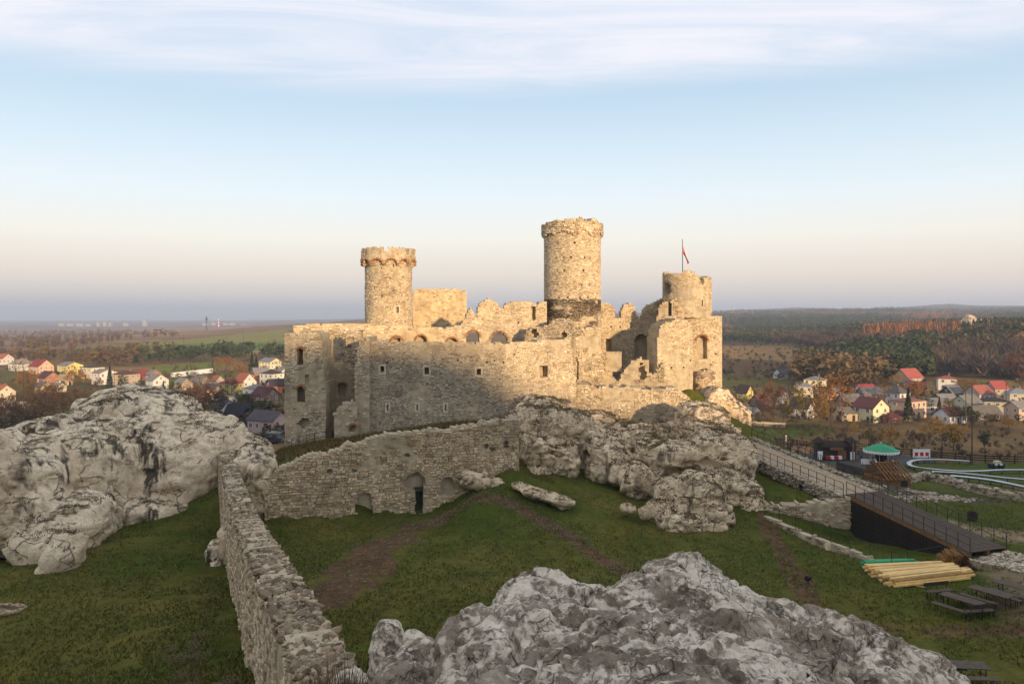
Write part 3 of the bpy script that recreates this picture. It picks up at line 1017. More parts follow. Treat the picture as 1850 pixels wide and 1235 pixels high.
        if pieces:
            zc = S[:, 1]
            dist = np.linalg.norm(s.at(S[:, 0], zc, 0), axis=1)
            size = S[:, 2] * S[:, 3] / dist ** 2
            big[np.argsort(-size)[:pieces]] = True
        VV = np.concatenate([back, front], 1)          # n, 8, 3
        fc = []
        for a, b2 in ((0, 4),):
            for k in range(4): fc.append((a + k, a + (k + 1) % 4, b2 + (k + 1) % 4, b2 + k))
        fc.append((4, 5, 6, 7))
        fc = np.array(fc)
        tsel = TINTS[RNG.integers(0, len(TINTS), n)] * np.array(tint) * RNG.uniform(.86, 1.08, (n, 1))
        if dark is not None:
            k = dark(S[:, 0], S[:, 1])[:, None]
            tsel = tsel * (1 - k) + np.array(lin(52, 44, 38)) * k
        rest = ~big
        if rest.any():
            Vr = VV[rest].reshape(-1, 3) - org
            m = int(rest.sum())
            Fr = (fc[None] + (np.arange(m) * 8)[:, None, None]).reshape(-1, 4)
            o = mesh_np('facing_stones', Vr, [Fr], M[facing], s.root, col=np.repeat(tsel[rest], 8, 0))
            o['kind'] = 'stuff'
        for k in np.nonzero(big)[0]:
            cc = VV[k].mean(0)
            mesh_np('stone', VV[k] - cc, [fc], M['stone_piece'], s.root).location = cc - org
        return s


def straight(name, label, cat, pA, YA, pB, YB, **kw):
    a, b2 = P(pA, HY, YA), P(pB, HY, YB)
    return Wall(name, label, cat, A=a, B=b2, **kw)


def const(z): return lambda u: np.zeros(np.shape(u)) + z

# ------------------------------------------------------------------ the castle
# long front curtain wall, slightly bent
w = straight('curtain_wall', 'long plain castle front wall with three framed windows above three slits', 'wall', 655, 87.5, 912, 89.5, thick=2.0)
w.hole('rect', 687, 661, 694, 673, frame=True, niche=1.0)
w.hole('rect', 767, 663, 775, 676, frame=True, niche=1.0)
w.hole('rect', 861, 665, 869, 678, frame=True, niche=1.0)
for px in (700.5, 754, 805): w.hole('rect', px - 1.6, 730, px + 1.6, 742, frame=True, niche=.7)
for px, py in ((670, 645), (711, 648), (762, 648), (827, 651), (878, 655), (893, 652), (772, 694), (910, 655), (846, 650), (700, 655), (875, 649)):
    w.hole('rect', px - 1.4, py - 1.4, px + 1.4, py + 1.4, niche=.5)
w.build(w.prof([(655, 616), (720, 617.5), (820, 619), (912, 620)]), const(-15.5), stones=(.16, .42, .10, .21), ragged=.10, proud=(.015, .08), tint=(.93, .93, .95))
w = straight('curtain_wall', 'bright right end of castle front wall with one deep square window', 'wall', 912, 89.5, 1041, 93, thick=2.0)
w.hole('rect', 976, 660, 990, 680, niche=1.3)
for px, py in ((930, 640), (950, 645), (1000, 640)): w.hole('rect', px - 1.3, py - 1.3, px + 1.3, py + 1.3, niche=.5)
w.build(w.prof([(912, 620), (960, 617), (1005, 613), (1027, 611), (1031, 616), (1034, 640), (1041, 690)]), const(-15.5), stones=(.18, .46, .10, .20), ragged=.10, proud=(.005, .035), facing='clean', tint=(1.04, 1.02, .97))

# ruined gatehouse at the left
w = straight('gatehouse_pier', 'tall ruined pier with stacked arched windows left of castle front', 'ruin', 514, 86, 588, 86.2, thick=6.0)
w.hole('arch', 537, 628, 549, 658, niche=1.6, arch=True)
w.hole('arch', 537, 697, 550, 726, niche=1.6, arch=True)
w.hole('rag', 537, 755, 558, 772, niche=.9)
w.hole('rag', 550, 676, 560, 694, niche=.35)
w.build(w.prof([(514, 602), (530, 601), (560, 600), (574, 601), (577, 604), (582, 640), (584, 680), (586, 690), (588, 720), (588, 790)]), const(-15.5), stones=(.2, .48, .14, .22), ragged=.16, proud=(.015, .06), tint=(1.0, .99, .98), urange=None)
w = straight('gatehouse_wall', 'set-back gatehouse wall with brick arched windows and a dark doorway', 'ruin', 574, 92, 652, 92.5, thick=1.1)
w.hole('arch', 602, 607, 624, 655)
w.hole('arch', 611, 691, 625, 716, niche=.9, arch=True)
w.hole('arch', 588, 742, 606, 792, niche=3.0)
for px, py in ((632, 612), (630, 626)): w.hole('rag', px - 4, py - 3, px + 6, py + 3, niche=.5)
w.build(w.prof([(574, 598), (600, 596), (640, 598), (652, 598)]), const(-15), stones=(.3, .55, .15, .25), ragged=.15, tint=(.88, .86, .84))
w = straight('gatehouse_pier', 'narrow broken pier joining the gatehouse to the castle front wall', 'ruin', 641, 86.8, 667, 86.8, thick=5.0)
w.build(w.prof([(641, 700), (642, 660), (645, 640), (650, 612), (655, 608), (667, 608)]), const(-15.5), stones=(.2, .48, .14, .22), ragged=.15, proud=(.015, .06), tint=(1.06, 1.05, 1.03), toprag=.8)
w = straight('gatehouse_wall', 'low rounded ruin with a small arched window before the doorway', 'ruin', 604, 85.2, 646, 85.8, thick=.9)
w.hole('arch', 632, 767, 644, 782, niche=.7, arch=True)
w.build(w.prof([(604, 770), (606, 745), (612, 733), (622, 727), (640, 727), (646, 735)]), const(-15), stones=(.3, .6, .18, .32), ragged=.25, tint=(1.0, .98, .95))

# rear ranges seen over the front wall
w = straight('range_wall', 'pale flat topped wall running left from the crenellated round tower', 'wall', 530, 97.5, 700, 101, thick=1.2)
w.hole('rag', 636, 603, 653, 611, niche=.8)
w.build(w.prof([(530, 587), (600, 585), (700, 584)]), const(-11), stones=(.3, .55, .16, .26), ragged=.10, tint=(1.05, 1.0, .93))
w = straight('range_wall', 'range wall with two low brick arches below the round tower', 'wall', 655, 95.5, 803, 96.5, thick=1.2)
w.hole('arch', 706, 609, 728, 640, niche=1.0, arch=True)
w.hole('arch', 751, 606, 771, 640, niche=1.0, arch=True)
w.build(w.prof([(655, 598), (665, 588), (735, 588), (740, 590), (800, 591), (803, 596)]), const(-11), stones=(.3, .6, .16, .26), ragged=.12, mat='plaster', density=.55, proud=(.0, .03))
w = straight('range_wall', 'plain plastered square block of wall rising beside the round tower', 'wall', 746, 116, 843, 117, thick=1.4)
w.build(w.prof([(748, 523), (760, 521), (820, 522), (838, 524), (842, 528), (843, 560)]), const(-11), stones=(.3, .6, .16, .26), ragged=.14, mat='plaster', density=.45, proud=(.0, .03), tint=(1.06, 1.02, .95))
w = straight('range_wall', 'rear wall with two wide brick arched openings and rounded broken merlons', 'wall', 800, 100, 988, 102.5, thick=1.3)
w.hole('arch', 843, 598, 867, 640, arch=True)
w.hole('arch', 887, 600, 917, 640, arch=True)
w.hole('arch', 807, 611, 827, 640, niche=.9, arch=True)
w.hole('rect', 960, 555, 968, 577, niche=.9)
for px, py in ((872, 577), (910, 578), (938, 582)): w.hole('rect', px - 1.3, py - 1.3, px + 1.3, py + 1.3, niche=.5)
w.build(w.prof([(800, 592), (832, 588), (841, 575), (846, 560), (852, 556), (858, 568), (862, 574), (863, 560), (868, 548), (880, 541), (894, 544), (904, 552), (910, 558), (911, 551), (920, 546), (945, 545), (958, 546), (970, 550), (971, 553), (976, 544), (988, 543)]), const(-11), stones=(.17, .44, .11, .21), ragged=.22, proud=(.005, .04), facing='clean', tint=(1.06, 1.0, .92))
w = straight('ruined_vault', 'shade-tinted rubble ruin with two dark holes before the tall keep', 'ruin', 948, 98.5, 1040, 98, thick=1.6)
w.hole('rag', 957, 594, 971, 612, niche=1.2)
w.hole('arch', 1013, 598, 1026, 614, niche=1.2)
w.build(w.prof([(948, 610), (953, 596), (962, 590), (975, 592), (985, 590), (1000, 580), (1010, 576), (1030, 577), (1036, 582), (1040, 600)]), const(-11), stones=(.2, .5, .13, .3), ragged=.25, tint=(.72, .70, .70), proud=(.02, .12))  # darker tint carries the shade lying on this ruin

# round keep
def keep_dark(u, v):
    n = fbm(np.stack([u * .9, v * 1.3, 0 * u], 1), 4)
    zt = -(543 - HY) / F * 102
    b_ = sstep(zt + .25, zt - .1, v) * sstep(zt - 4.2, zt - 1.2, v + n * 1.4)
    return np.clip(b_ * (.75 + 1.8 * n) * 1.7 + .9 * sstep(.12, .0, np.abs(v - zt + .3) - .5) * .7, 0, .95)


kc = P(1034, HY, 105.5)
Rk = 3.85
w = Wall('round_keep', 'tallest plain round castle tower with a dark stained band', 'tower', C=kc, rad=Rk, thick=1.2, cell=.24)
for row, n in ((441, 5), (465, 6), (489, 6), (514, 5), (538, 4)):
    for k in range(n):
        px = 1002 + (k + .3 + random.uniform(-.1, .1)) * (74 / n)
        py = row + random.uniform(-1, 1)
        w.hole('rect', px - 1.25, py - 1.25, px + 1.25, py + 1.25, niche=.5)
w.build(const(w.z_of(1034, 414)), const(-13), stones=(.16, .42, .10, .18), ragged=.05, proud=(.004, .018), dark=keep_dark, tint=(1.08, 1.03, .95), facing='clean', patch=.45, gapw=.006)
kroot = w.root
w2 = Wall('broken_parapet', '', '', C=kc, rad=Rk + .24, thick=1.5, cell=.2, root=kroot)
zt = w2.z_of(1034, 400)
w2.build(lambda u: zt + .28 * np.sin(u * .31 + 3.4) + .25 * (np.abs(u - w2.L * .36) < 1.2), lambda u: zt - 1.25 - .45 * np.abs(np.sin(u * .9)) + .25 * np.sin(u * 2.3), stones=(.25, .6, .14, .3), ragged=.38, proud=(.02, .16), tint=(1.02, .97, .88))
w = straight('keep_buttress', 'rough lower masonry mass standing in front of the tall keep', 'ruin', 1024, 98, 1092, 98.3, thick=4.5)
w.hole('rag', 1038, 640, 1046, 690, niche=.4)
w.build(w.prof([(1024, 612), (1030, 600), (1035, 596), (1040, 594), (1060, 590), (1076, 588), (1083, 600), (1086, 640), (1090, 668), (1092, 690)]), const(-13), stones=(.25, .6, .15, .3), ragged=.3, proud=(.02, .10), tint=(1.0, .95, .86), dark=lambda u, v: np.clip(fbm(np.stack([u * 1.1, v * 1.1, 0 * u + 9], 1), 4) * 1.6 - .25, 0, .8))

# round tower with machicolation
tc = P(702, HY, 113)
Rt = 3.4
w = Wall('round_tower', 'round castle tower with crenellated top carried on small arches', 'tower', C=tc, rad=Rt, thick=1.0, cell=.24)
w.hole('arch', 715, 554, 721, 566, niche=.6, frame=True)
w.hole('rag', 739.5, 545, 744, 575, niche=1.2)
for px, py in ((675, 520), (705, 503), (728, 500), (738, 517), (690, 535), (712, 480), (665, 500), (690, 484)): w.hole('rag', px - 1.8, py - 1.8, px + 1.8, py + 1.8, niche=.4)
w.build(const(w.z_of(702, 470)), const(-11), stones=(.16, .42, .10, .19), ragged=.05, proud=(.005, .06), facing='clean', tint=(1.06, 1.01, .93), dark=lambda u, v: np.clip(fbm(np.stack([u * 1.2, v * .9, 0 * u + 4], 1), 4) * 1.5 - .45, 0, .7))
troot = w.root
w2 = Wall('crenellated_crown', '', '', C=tc, rad=Rt + .5, thick=.7, cell=.17, root=troot)
za, zb, zc_, zd = w2.z_of(702, 447), w2.z_of(702, 459), w2.z_of(702, 468), w2.z_of(702, 479)
narc = 12


def crown_top(u):
    t = (u / w2.L * 7 + .53) % 1
    return np.where(t < .16, zb, za)


w2.build(crown_top, lambda u: zd + (zc_ - zd) * np.sqrt(np.clip(1 - ((((u / w2.L * narc) % 1) - .5) / .42) ** 2, 0, 1)), stones=(.16, .42, .10, .19), ragged=.2, proud=(.01, .08), tint=(1.04, .98, .9))
mb = MB()
for k in range(narc):
    a = 2 * math.pi * k / narc - math.pi / 2 + (w2.L / 2 / w2.L - .5) * 0
    th = (k / narc - .5) * 2 * math.pi
    for t in range(7):
        al = math.pi * (t + .5) / 7
        uo = (k + .5) / narc * w2.L - math.cos(al) * .44 * w2.L / narc
        q = w2.at(uo, zd + (zc_ - zd) * math.sin(al) + .06, .02) - np.array(troot.location)
        mb.box(q, (.32, .34, .2), rz=(uo - w2.L / 2) / w2.rad)
mb.build('brick_arch', M['brick'], troot)

# rear wall with merlons between keep and right tower
w = straight('range_wall', 'rear castle wall with rounded merlons right of the tall keep', 'wall', 1078, 109, 1212, 110, thick=1.3)
w.hole('rect', 1095, 613, 1106, 633, niche=1.0)
for px in (1105, 1120, 1141, 1160, 1180): w.hole('rect', px - 1.3, 588, px + 1.3, 591, niche=.5)
w.hole('arch', 1146, 604, 1172, 648, niche=1.1)
w.build(w.prof([(1078, 548), (1098, 547), (1107, 552), (1111, 560), (1112, 574), (1122.5, 574), (1123, 560), (1128, 550), (1138, 548), (1146, 552), (1150, 562), (1151, 574), (1160, 575), (1164, 560), (1172, 550), (1185, 546), (1192, 540), (1212, 540)]), const(-11), stones=(.16, .42, .10, .19), ragged=.12, proud=(.005, .04), facing='clean', tint=(1.06, 1.0, .9))
w = straight('ruined_wall', 'jagged rubble remains of a vault below the merloned rear wall', 'ruin', 1084, 100, 1200, 98.5, thick=2.2)
w.hole('rag', 1152, 655, 1168, 685, niche=1.1)
w.hole('rag', 1098, 640, 1118, 668, niche=1.3)
w.build(w.prof([(1084, 668), (1090, 640), (1097, 655), (1106, 676), (1118, 690), (1128, 668), (1140, 655), (1150, 650), (1165, 650), (1172, 668), (1182, 676), (1192, 668), (1200, 650)]), const(-12), stones=(.25, .65, .15, .32), ragged=.5, proud=(.02, .14), tint=(.98, .92, .82))

# right tower
rc = P(1254, HY, 108)
w = Wall('flag_tower', 'round right hand castle tower flying a flag from its broken top', 'tower', C=rc, rad=3.75, thick=1.1, cell=.24)
w.hole('arch', 1257, 606, 1276, 646, niche=.8, arch=True)
for px, py in ((1290, 610), (1293, 640), (1284, 660), (1240, 600)): w.hole('rect', px - 1.6, py - 1.3, px + 1.6, py + 1.3, niche=.4)
w.build(const(w.z_of(1254, 571)), const(-16), stones=(.16, .42, .10, .18), ragged=.12, proud=(.004, .018), tint=(1.1, 1.04, .96), facing='clean')
froot = w.root
rc2 = P(1241, HY, 107)
w2 = Wall('upper_drum', '', '', C=rc2, rad=3.32, thick=.9, cell=.2, root=froot)
zz = lambda py: w2.z_of(1241, py)
ang = lambda px: w2.u_of(px)
up = [(-99, 492), (1197, 491), (1215, 494), (1228, 494), (1238, 490), (1252, 491), (1258, 500), (1264, 508), (1270, 504), (1285, 502)]
uu = [0, ang(1197), ang(1215), ang(1228), ang(1238), ang(1252), ang(1258), ang(1264), ang(1272), ang(1284), w2.L]
vv = [zz(495), zz(491), zz(494), zz(494), zz(489), zz(491), zz(500), zz(507), zz(502), zz(501), zz(495)]
w2.hole('rag', 1204, 510, 1214, 532, niche=.7)
w2.hole('rect', 1207, 545, 1215, 573, niche=1.2)
w2.hole('rag', 1264, 503, 1272, 513, niche=.8)
w2.hole('rect', 1267, 541, 1270, 552, niche=.6)
w2.build(lambda u: np.interp(u, uu, vv), const(zz(574)), stones=(.16, .42, .10, .19), ragged=.25, proud=(.004, .018), tint=(1.06, 1.0, .9), facing='clean')
w = straight('ruined_wall', 'broken rounded front block leaning against the flag tower', 'ruin', 1188, 99, 1252, 100, thick=3.6)
for px, py in ((1213, 663), (1235, 664), (1248, 650)): w.hole('rect', px - 1.4, py - 1.4, px + 1.4, py + 1.4, niche=.5)
w.build(w.prof([(1188, 640), (1190, 600), (1194, 590), (1200, 583), (1212, 578), (1226, 577), (1240, 578), (1246, 584), (1252, 590)]), const(-13), stones=(.2, .48, .13, .22), ragged=.25, proud=(.004, .018), tint=(1.1, 1.03, .93), facing='clean')
w = straight('ruined_wall', 'narrow ragged wall linking the rear wall to the flag tower', 'ruin', 1183, 104, 1238, 103, thick=1.4)
w.hole('rect', 1206, 546, 1214, 572)
w.build(w.prof([(1183, 620), (1186, 580), (1192, 552), (1200, 545), (1222, 540), (1226, 552), (1232, 560), (1238, 585)]), const(-12), stones=(.28, .6, .17, .28), ragged=.3, tint=(1.0, .93, .84))
w = straight('retaining_wall', 'low rubble retaining wall above the crag right of castle front', 'wall', 1030, 93.5, 1258, 94.5, thick=3.0)
w.build(w.prof([(1030, 688), (1045, 692), (1070, 697), (1140, 701), (1190, 704), (1206, 700), (1222, 702), (1240, 712), (1258, 730)]), const(-17), stones=(.25, .55, .15, .27), ragged=.3, proud=(.015, .09), tint=(.95, .92, .86))

# flag
fp = P(1233.5, 490, 106.0)
fr_ = empty('flag', tuple(fp))
tag(fr_, 'red and white flag hanging on a thin pole above the right tower', 'flag')
top_z = (490 - 432) / F * 106
MB().tube([(0, 0, -1.2), (-.05, 0, top_z)], [.06, .04], 8).build('pole', M['iron'], fr_)
for nm, c0, c1, mt in (('white_stripe', 0.0, .14, 'white'), ('red_stripe', .14, 1.0, 'red')):
    V, Fq = [], []
    for i in range(9):
        s_ = i / 8
        for j in range(5):
            t_ = c0 + (c1 - c0) * j / 4
            drop = 1.05 - .0
            x = .05 + .72 * s_ + .10 * math.sin(6 * t_ + 5 * s_) * s_
            z = top_z - 1.0 - 2.0 * s_ ** 1.15 - (.95 - .45 * s_) * t_ * 1.0
            V.append((x, .12 * math.sin(7 * t_ + 3 * s_), z))
    for i in range(8):
        for j in range(4): Fq.append((i * 5 + j, i * 5 + j + 1, (i + 1) * 5 + j + 1, (i + 1) * 5 + j))
    MB().add(V, Fq).build(nm, M[mt], fr_, True)

# ------------------------------------------------------------------ court wall with the gate
a, b2 = P(478, HY, 65.3), P(938, HY, 72.6)
w = Wall('court_wall', 'rough rubble wall with an iron barred gate across the grassy court', 'wall', A=a, B=b2, thick=1.3, cell=.11, rough=.06)
w.hole('rect', 749, 879, 765, 928, niche=None)
w.hole('rag', 731, 856, 769, 884, niche=.55)
w.hole('arch', 797, 862, 822, 892, niche=.45)
w.hole('rag', 641, 889, 673, 938, niche=.5)
for px, py in ((596, 852), (736, 822), (890, 812), (915, 806), (915, 800), (640, 850), (878, 806)): w.hole('rag', px - 5, py - 4, px + 5, py + 4, niche=.4)
w.build(w.prof([(478, 862), (500, 850), (540, 830), (600, 814), (640, 801), (690, 789), (720, 784), (800, 777), (850, 770), (860, 765), (900, 760), (938, 756)]), const(-18.2), stones=(.16, .62, .11, .32), ragged=.26, proud=(.015, .10), pieces=300, tint=(1.12, 1.02, .87), dark=lambda u, v: np.clip(fbm(np.stack([u * .8, v * 1.1, 0 * u + 2], 1), 4) * 1.1 - .35, 0, .6))
gr = empty('iron_gate', (0, 0, 0))
g0 = w.at(w.u_of(750), -17.4, .3)
g1 = w.at(w.u_of(764), -17.4, .3)
gr.location = tuple(g0)
dv = Vector(g1 - g0)
tag(gr, 'black barred iron gate standing in the rubble court wall', 'gate')
for k in range(6): MB().tube([dv * (k / 5) + Vector((0, 0, .0)), dv * (k / 5) + Vector((0, 0, 2.3))], .035, 6).build('bar', M['iron'], gr)
for z in (.25, 1.2, 2.15): MB().bar(Vector((0, 0, z)), dv + Vector((0, 0, z)), .05, .07).build('cross_rail', M['iron'], gr)

# ------------------------------------------------------------------ long wall running towards the viewer
def lw(Y): return -4.7 - .41 * (Y - 18.4)


w = Wall('boundary_wall', 'long weathered rubble wall receding down from the rocks towards the crag', 'wall', A=(lw(77) - .6, 77), B=(lw(9) - .6, 9), thick=1.25, cell=.2, outward=np.array([-1, -.3]), rough=.07)
yy = np.array([8, 12, 18.4, 22.5, 32, 44, 60, 77])
zz_ = np.array([-7.0, -7.3, -8.0, -8.5, -9.8, -11.4, -12.3, -12.9])


def lw_top(u):
    Yv = 77 - u / w.L * 68
    return np.interp(Yv, yy, zz_)


w.build(lw_top, lambda u: np.interp(77 - u / w.L * 68, [8, 28, 41, 53, 77], [-11, -14.6, -16.4, -18.0, -18.2]), stones=(.22, .5, .13, .28), ragged=.16, proud=(.015, .08), pieces=120, tint=(1.0, .93, .84))
wb = w
sm = []
for k in range(10):
    bm = bmesh.new()
    bmesh.ops.create_icosphere(bm, subdivisions=1, radius=.5)
    for v in bm.verts:
        n = vnoise(np.array([list(v.co * 2.3 + Vector((k * 9, 0, 0)))]))[0]
        v.co *= 1 + .45 * n
        v.co.z = max(-.32, min(.38, v.co.z))
    me = bpy.data.meshes.new('stone')
    bm.to_mesh(me)
    bm.free()
    me.materials.append(M['stone_piece'])
    sm.append(me)
rest_v, rest_f, rest_c, off = [], [], [], 0
cnt = 0
lst = []
for k in range(9000):
    u = wb.L * (1 - random.random() ** 1.35 * .98)
    wv = random.uniform(0.0, 1.25)
    lst.append((u, wv))
lst.sort(key=lambda t: -t[0])
tops = lw_top(np.array([t[0] for t in lst]))
for (u, wv), z0 in zip(lst, tops):
    Yv = 77 - u / wb.L * 68
    if Yv > 10.5 and cnt < 180:
        sz = random.uniform(.16, .42)
    else: sz = random.uniform(.10, .30)
    q = wb.at(u, z0 + random.uniform(-.10, .07), wv)
    rot = (random.uniform(-.6, .6), random.uniform(-.6, .6), random.uniform(0, 6.28))
    sz *= random.choice((.55, .8, 1.0, 1.0, 1.35))
    scl = (sz * random.uniform(.8, 1.7), sz, sz * random.uniform(.45, .95))
    me = sm[random.randrange(10)]
    if Yv > 10.5 and cnt < 180 and sz > .26:
        cnt += 1
        inst('stone', me, wb.root, Vector(q) - wb.root.location, rot, scl)
    else:
        Mx = Euler(rot).to_matrix() @ Matrix.Diagonal(scl)
        vs = np.array([v.co[:] for v in me.vertices]) @ np.array(Mx).T + q - np.array(wb.root.location)
        rest_v.append(vs)
        rest_f.append(np.array([p.vertices[:] for p in me.polygons]) + off)
        rest_c.append(np.repeat(np.array([TINTS[random.randrange(8)] * random.choice((.3, .42, .5, .6, .75)) * np.array([1.0, .92, .82])]), len(vs), 0))
        off += len(vs)
o = mesh_np('coping_rubble', np.concatenate(rest_v), [np.concatenate(rest_f)], M['facing'], wb.root, col=np.concatenate(rest_c))
o['kind'] = 'stuff'


# ------------------------------------------------------------------ rocks
ROCKV = []


def rock(name, label, blobs, vox=.22, amp=(.9, .45, .14), mat='rock', ledge=.3, cat='rock', freq=1.0, smooth=True, crackd=.35, group=None):
    """union of rounded masses, then weathered"""
    vs, fs, off = [], [], 0
    bm = bmesh.new()
    bmesh.ops.create_icosphere(bm, subdivisions=3, radius=1.0)
    sv = np.array([v.co[:] for v in bm.verts])
    sf = np.array([[v.index for v in f.verts] for f in bm.faces])
    bm.free()
    # blobs are slightly boxy
    for bl in blobs:
        c, rr = np.array(bl[0]), np.array(bl[1])
        e = bl[3] if len(bl) > 3 else .72
        q = np.sign(sv) * np.abs(sv) ** e
        q = q / np.max(np.abs(q), axis=1, keepdims=True) * .35 * np.max(np.abs(sv), axis=1, keepdims=True) + q * .65
        Mx = np.array(Euler([R(x) for x in (bl[2] if len(bl) > 2 else (0, 0, 0))]).to_matrix())
        vs.append((q * rr) @ Mx.T + c)
        fs.append(sf + off)
        off += len(sv)
    tmp = mesh_np('tmp', np.concatenate(vs), [np.concatenate(fs)], M[mat])
    md = tmp.modifiers.new('r', 'REMESH')
    md.mode = 'VOXEL'
    md.voxel_size = vox
    dg = bpy.context.evaluated_depsgraph_get()
    ev = tmp.evaluated_get(dg)
    me = bpy.data.meshes.new_from_object(ev)
    bpy.data.objects.remove(tmp)
    n = len(me.vertices)
    V = np.empty(n * 3, np.float32)
    me.vertices.foreach_get('co', V)
    V = V.reshape(-1, 3).astype(float)
    for it in range(3):
        Nn = np.empty(n * 3, np.float32)
        me.vertex_normals.foreach_get('vector', Nn)
        Nn = Nn.reshape(-1, 3)
        if it == 0:
            dsp = amp[0] * fbm(V / (np.array([5.0, 5.0, 3.6]) / freq), 3)
            wv = .45 * np.stack([fbm(V / (2.4 / freq) + 3, 3), fbm(V / (2.4 / freq) + 13, 3), fbm(V / (2.4 / freq) + 23, 3)], 1)
            e, cv = worley(V / (np.array([3.4, 3.4, 2.6]) / freq) + wv, True)
            dsp += amp[1] * 1.5 * (cv - .5) * sstep(0.0, .25, e)
        elif it == 1:
            zb = (V[:, 2] * .62 + .10 * V[:, 0]) * freq + .55 * fbm(V / (6.0 / freq), 2) + .12 * fbm(V / (1.2 / freq), 2)
            sw = zb % 1
            bed = np.where(sw < .82, sw / .82, (1 - sw) / .18) - .5
            dsp = ledge * bed * sstep(-.35, .25, fbm(V / (7.0 / freq) + 8, 2)) * sstep(.95, .6, np.abs(Nn[:, 2]))
            wv = .35 * np.stack([fbm(V / (1.2 / freq) + 3, 3), fbm(V / (1.2 / freq) + 13, 3), fbm(V / (1.2 / freq) + 23, 3)], 1)
            e, cv = worley(V / (np.array([2.0, 2.0, 1.5]) / freq) + wv + 5, True)
            msk = sstep(-.2, .2, fbm(V / (5.0 / freq) + 50, 2))
            dsp += amp[1] * .55 * (cv - .5) * msk * sstep(0, .2, e) - crackd * sstep(.10, 0.0, e) * msk
        else:
            dsp = amp[2] * (1.6 * np.abs(vnoise(V / (np.array([1.1, 1.1, .7]) / freq) + 5)) + .8 * np.abs(vnoise(V / (np.array([.5, .5, .33]) / freq) + 15)) - .7)
        V = V + Nn * dsp[:, None]
        me.vertices.foreach_set('co', V.astype(np.float32).ravel())
        me.update()
    ROCKV.append((name, V.copy(), Nn.copy()))
    base = np.array([V[:, 0].mean(), V[:, 1].mean(), V[:, 2].min()])
    me.vertices.foreach_set('co', (V - base).astype(np.float32).ravel())
    me.polygons.foreach_set('use_smooth', np.full(len(me.polygons), smooth))
    me.materials.clear()
    me.materials.append(M[mat])
    me.update()
    me.name = name
    o = bpy.data.objects.new(name, me)
    o.location = base
    COL.objects.link(o)
    tag(o, label, cat, group)
    return o


def bl(px, py, Y, rx, ry, rz, rot=(0, 0, 0), e=.72):
    return (P(px, py, Y), (rx, ry, rz), rot, e)


rock('limestone_crag', 'big pale limestone crag with black streaks behind the long wall', [
    bl(268, 868, 74, 7.6, 5.0, 6.2, (4, 0, 6), .42), bl(120, 885, 69, 6.0, 5.0, 5.6, (5, -6, 12), .42), bl(20, 905, 63, 4.6, 5, 5.0, (4, -4, 18), .45), bl(-60, 900, 60, 4, 5, 5.4, (0, 0, 10), .45),
    bl(290, 905, 71.5, 3.6, 3, 3.6, (4, 0, 8), .45), bl(215, 890, 71, 3.4, 3, 4.2, (4, 0, 8), .45), bl(330, 820, 76, 5.2, 4.6, 4.4, (0, 14, 0), .5), bl(250, 752, 78, 6.0, 4, 2.4, (0, 0, 0), .5), bl(175, 778, 76, 5.0, 4, 2.6, (0, -22, 0), .5), bl(235, 722, 80, 3.6, 3, 1.2, (0, 0, 0), .6), bl(70, 800, 72, 4, 4, 2.0, (0, -18, 8), .5),
    bl(375, 800, 78, 3.6, 4, 2.8, (0, 22, 0), .5), bl(435, 835, 79, 2.8, 3.2, 3.0, (0, 26, 0), .55), bl(472, 890, 72.0, 1.3, 2.4, 3.5, (0, 4, 0), .6), bl(474, 885, 66.6, 1.15, 1.5, 3.0, (0, 3, 0), .6), bl(455, 850, 69, 1.3, 2, 2.2, (0, 8, 0), .6), bl(456, 838, 75, 1.8, 2.6, 2.0, (0, 10, 0), .6), bl(400, 905, 77, 3.0, 3.0, 4.0, (0, 0, 0), .6),
    bl(130, 955, 61.5, 3.2, 4, 2.6, (0, 4, 10), .5), bl(45, 945, 60, 2.8, 3.6, 2.4, (0, 10, 0), .5), bl(240, 938, 68.5, 5.6, 3, 2.2, (0, 5, 10), .5), bl(116, 1035, 54.2, 1.35, 1.4, 2.9, (0, 6, 0), .6), bl(72, 990, 57.5, 2.0, 2.4, 1.5, (0, 26, 0), .55)],
    vox=.19, amp=(.42, .42, .10), ledge=.32, crackd=.26, freq=.95)
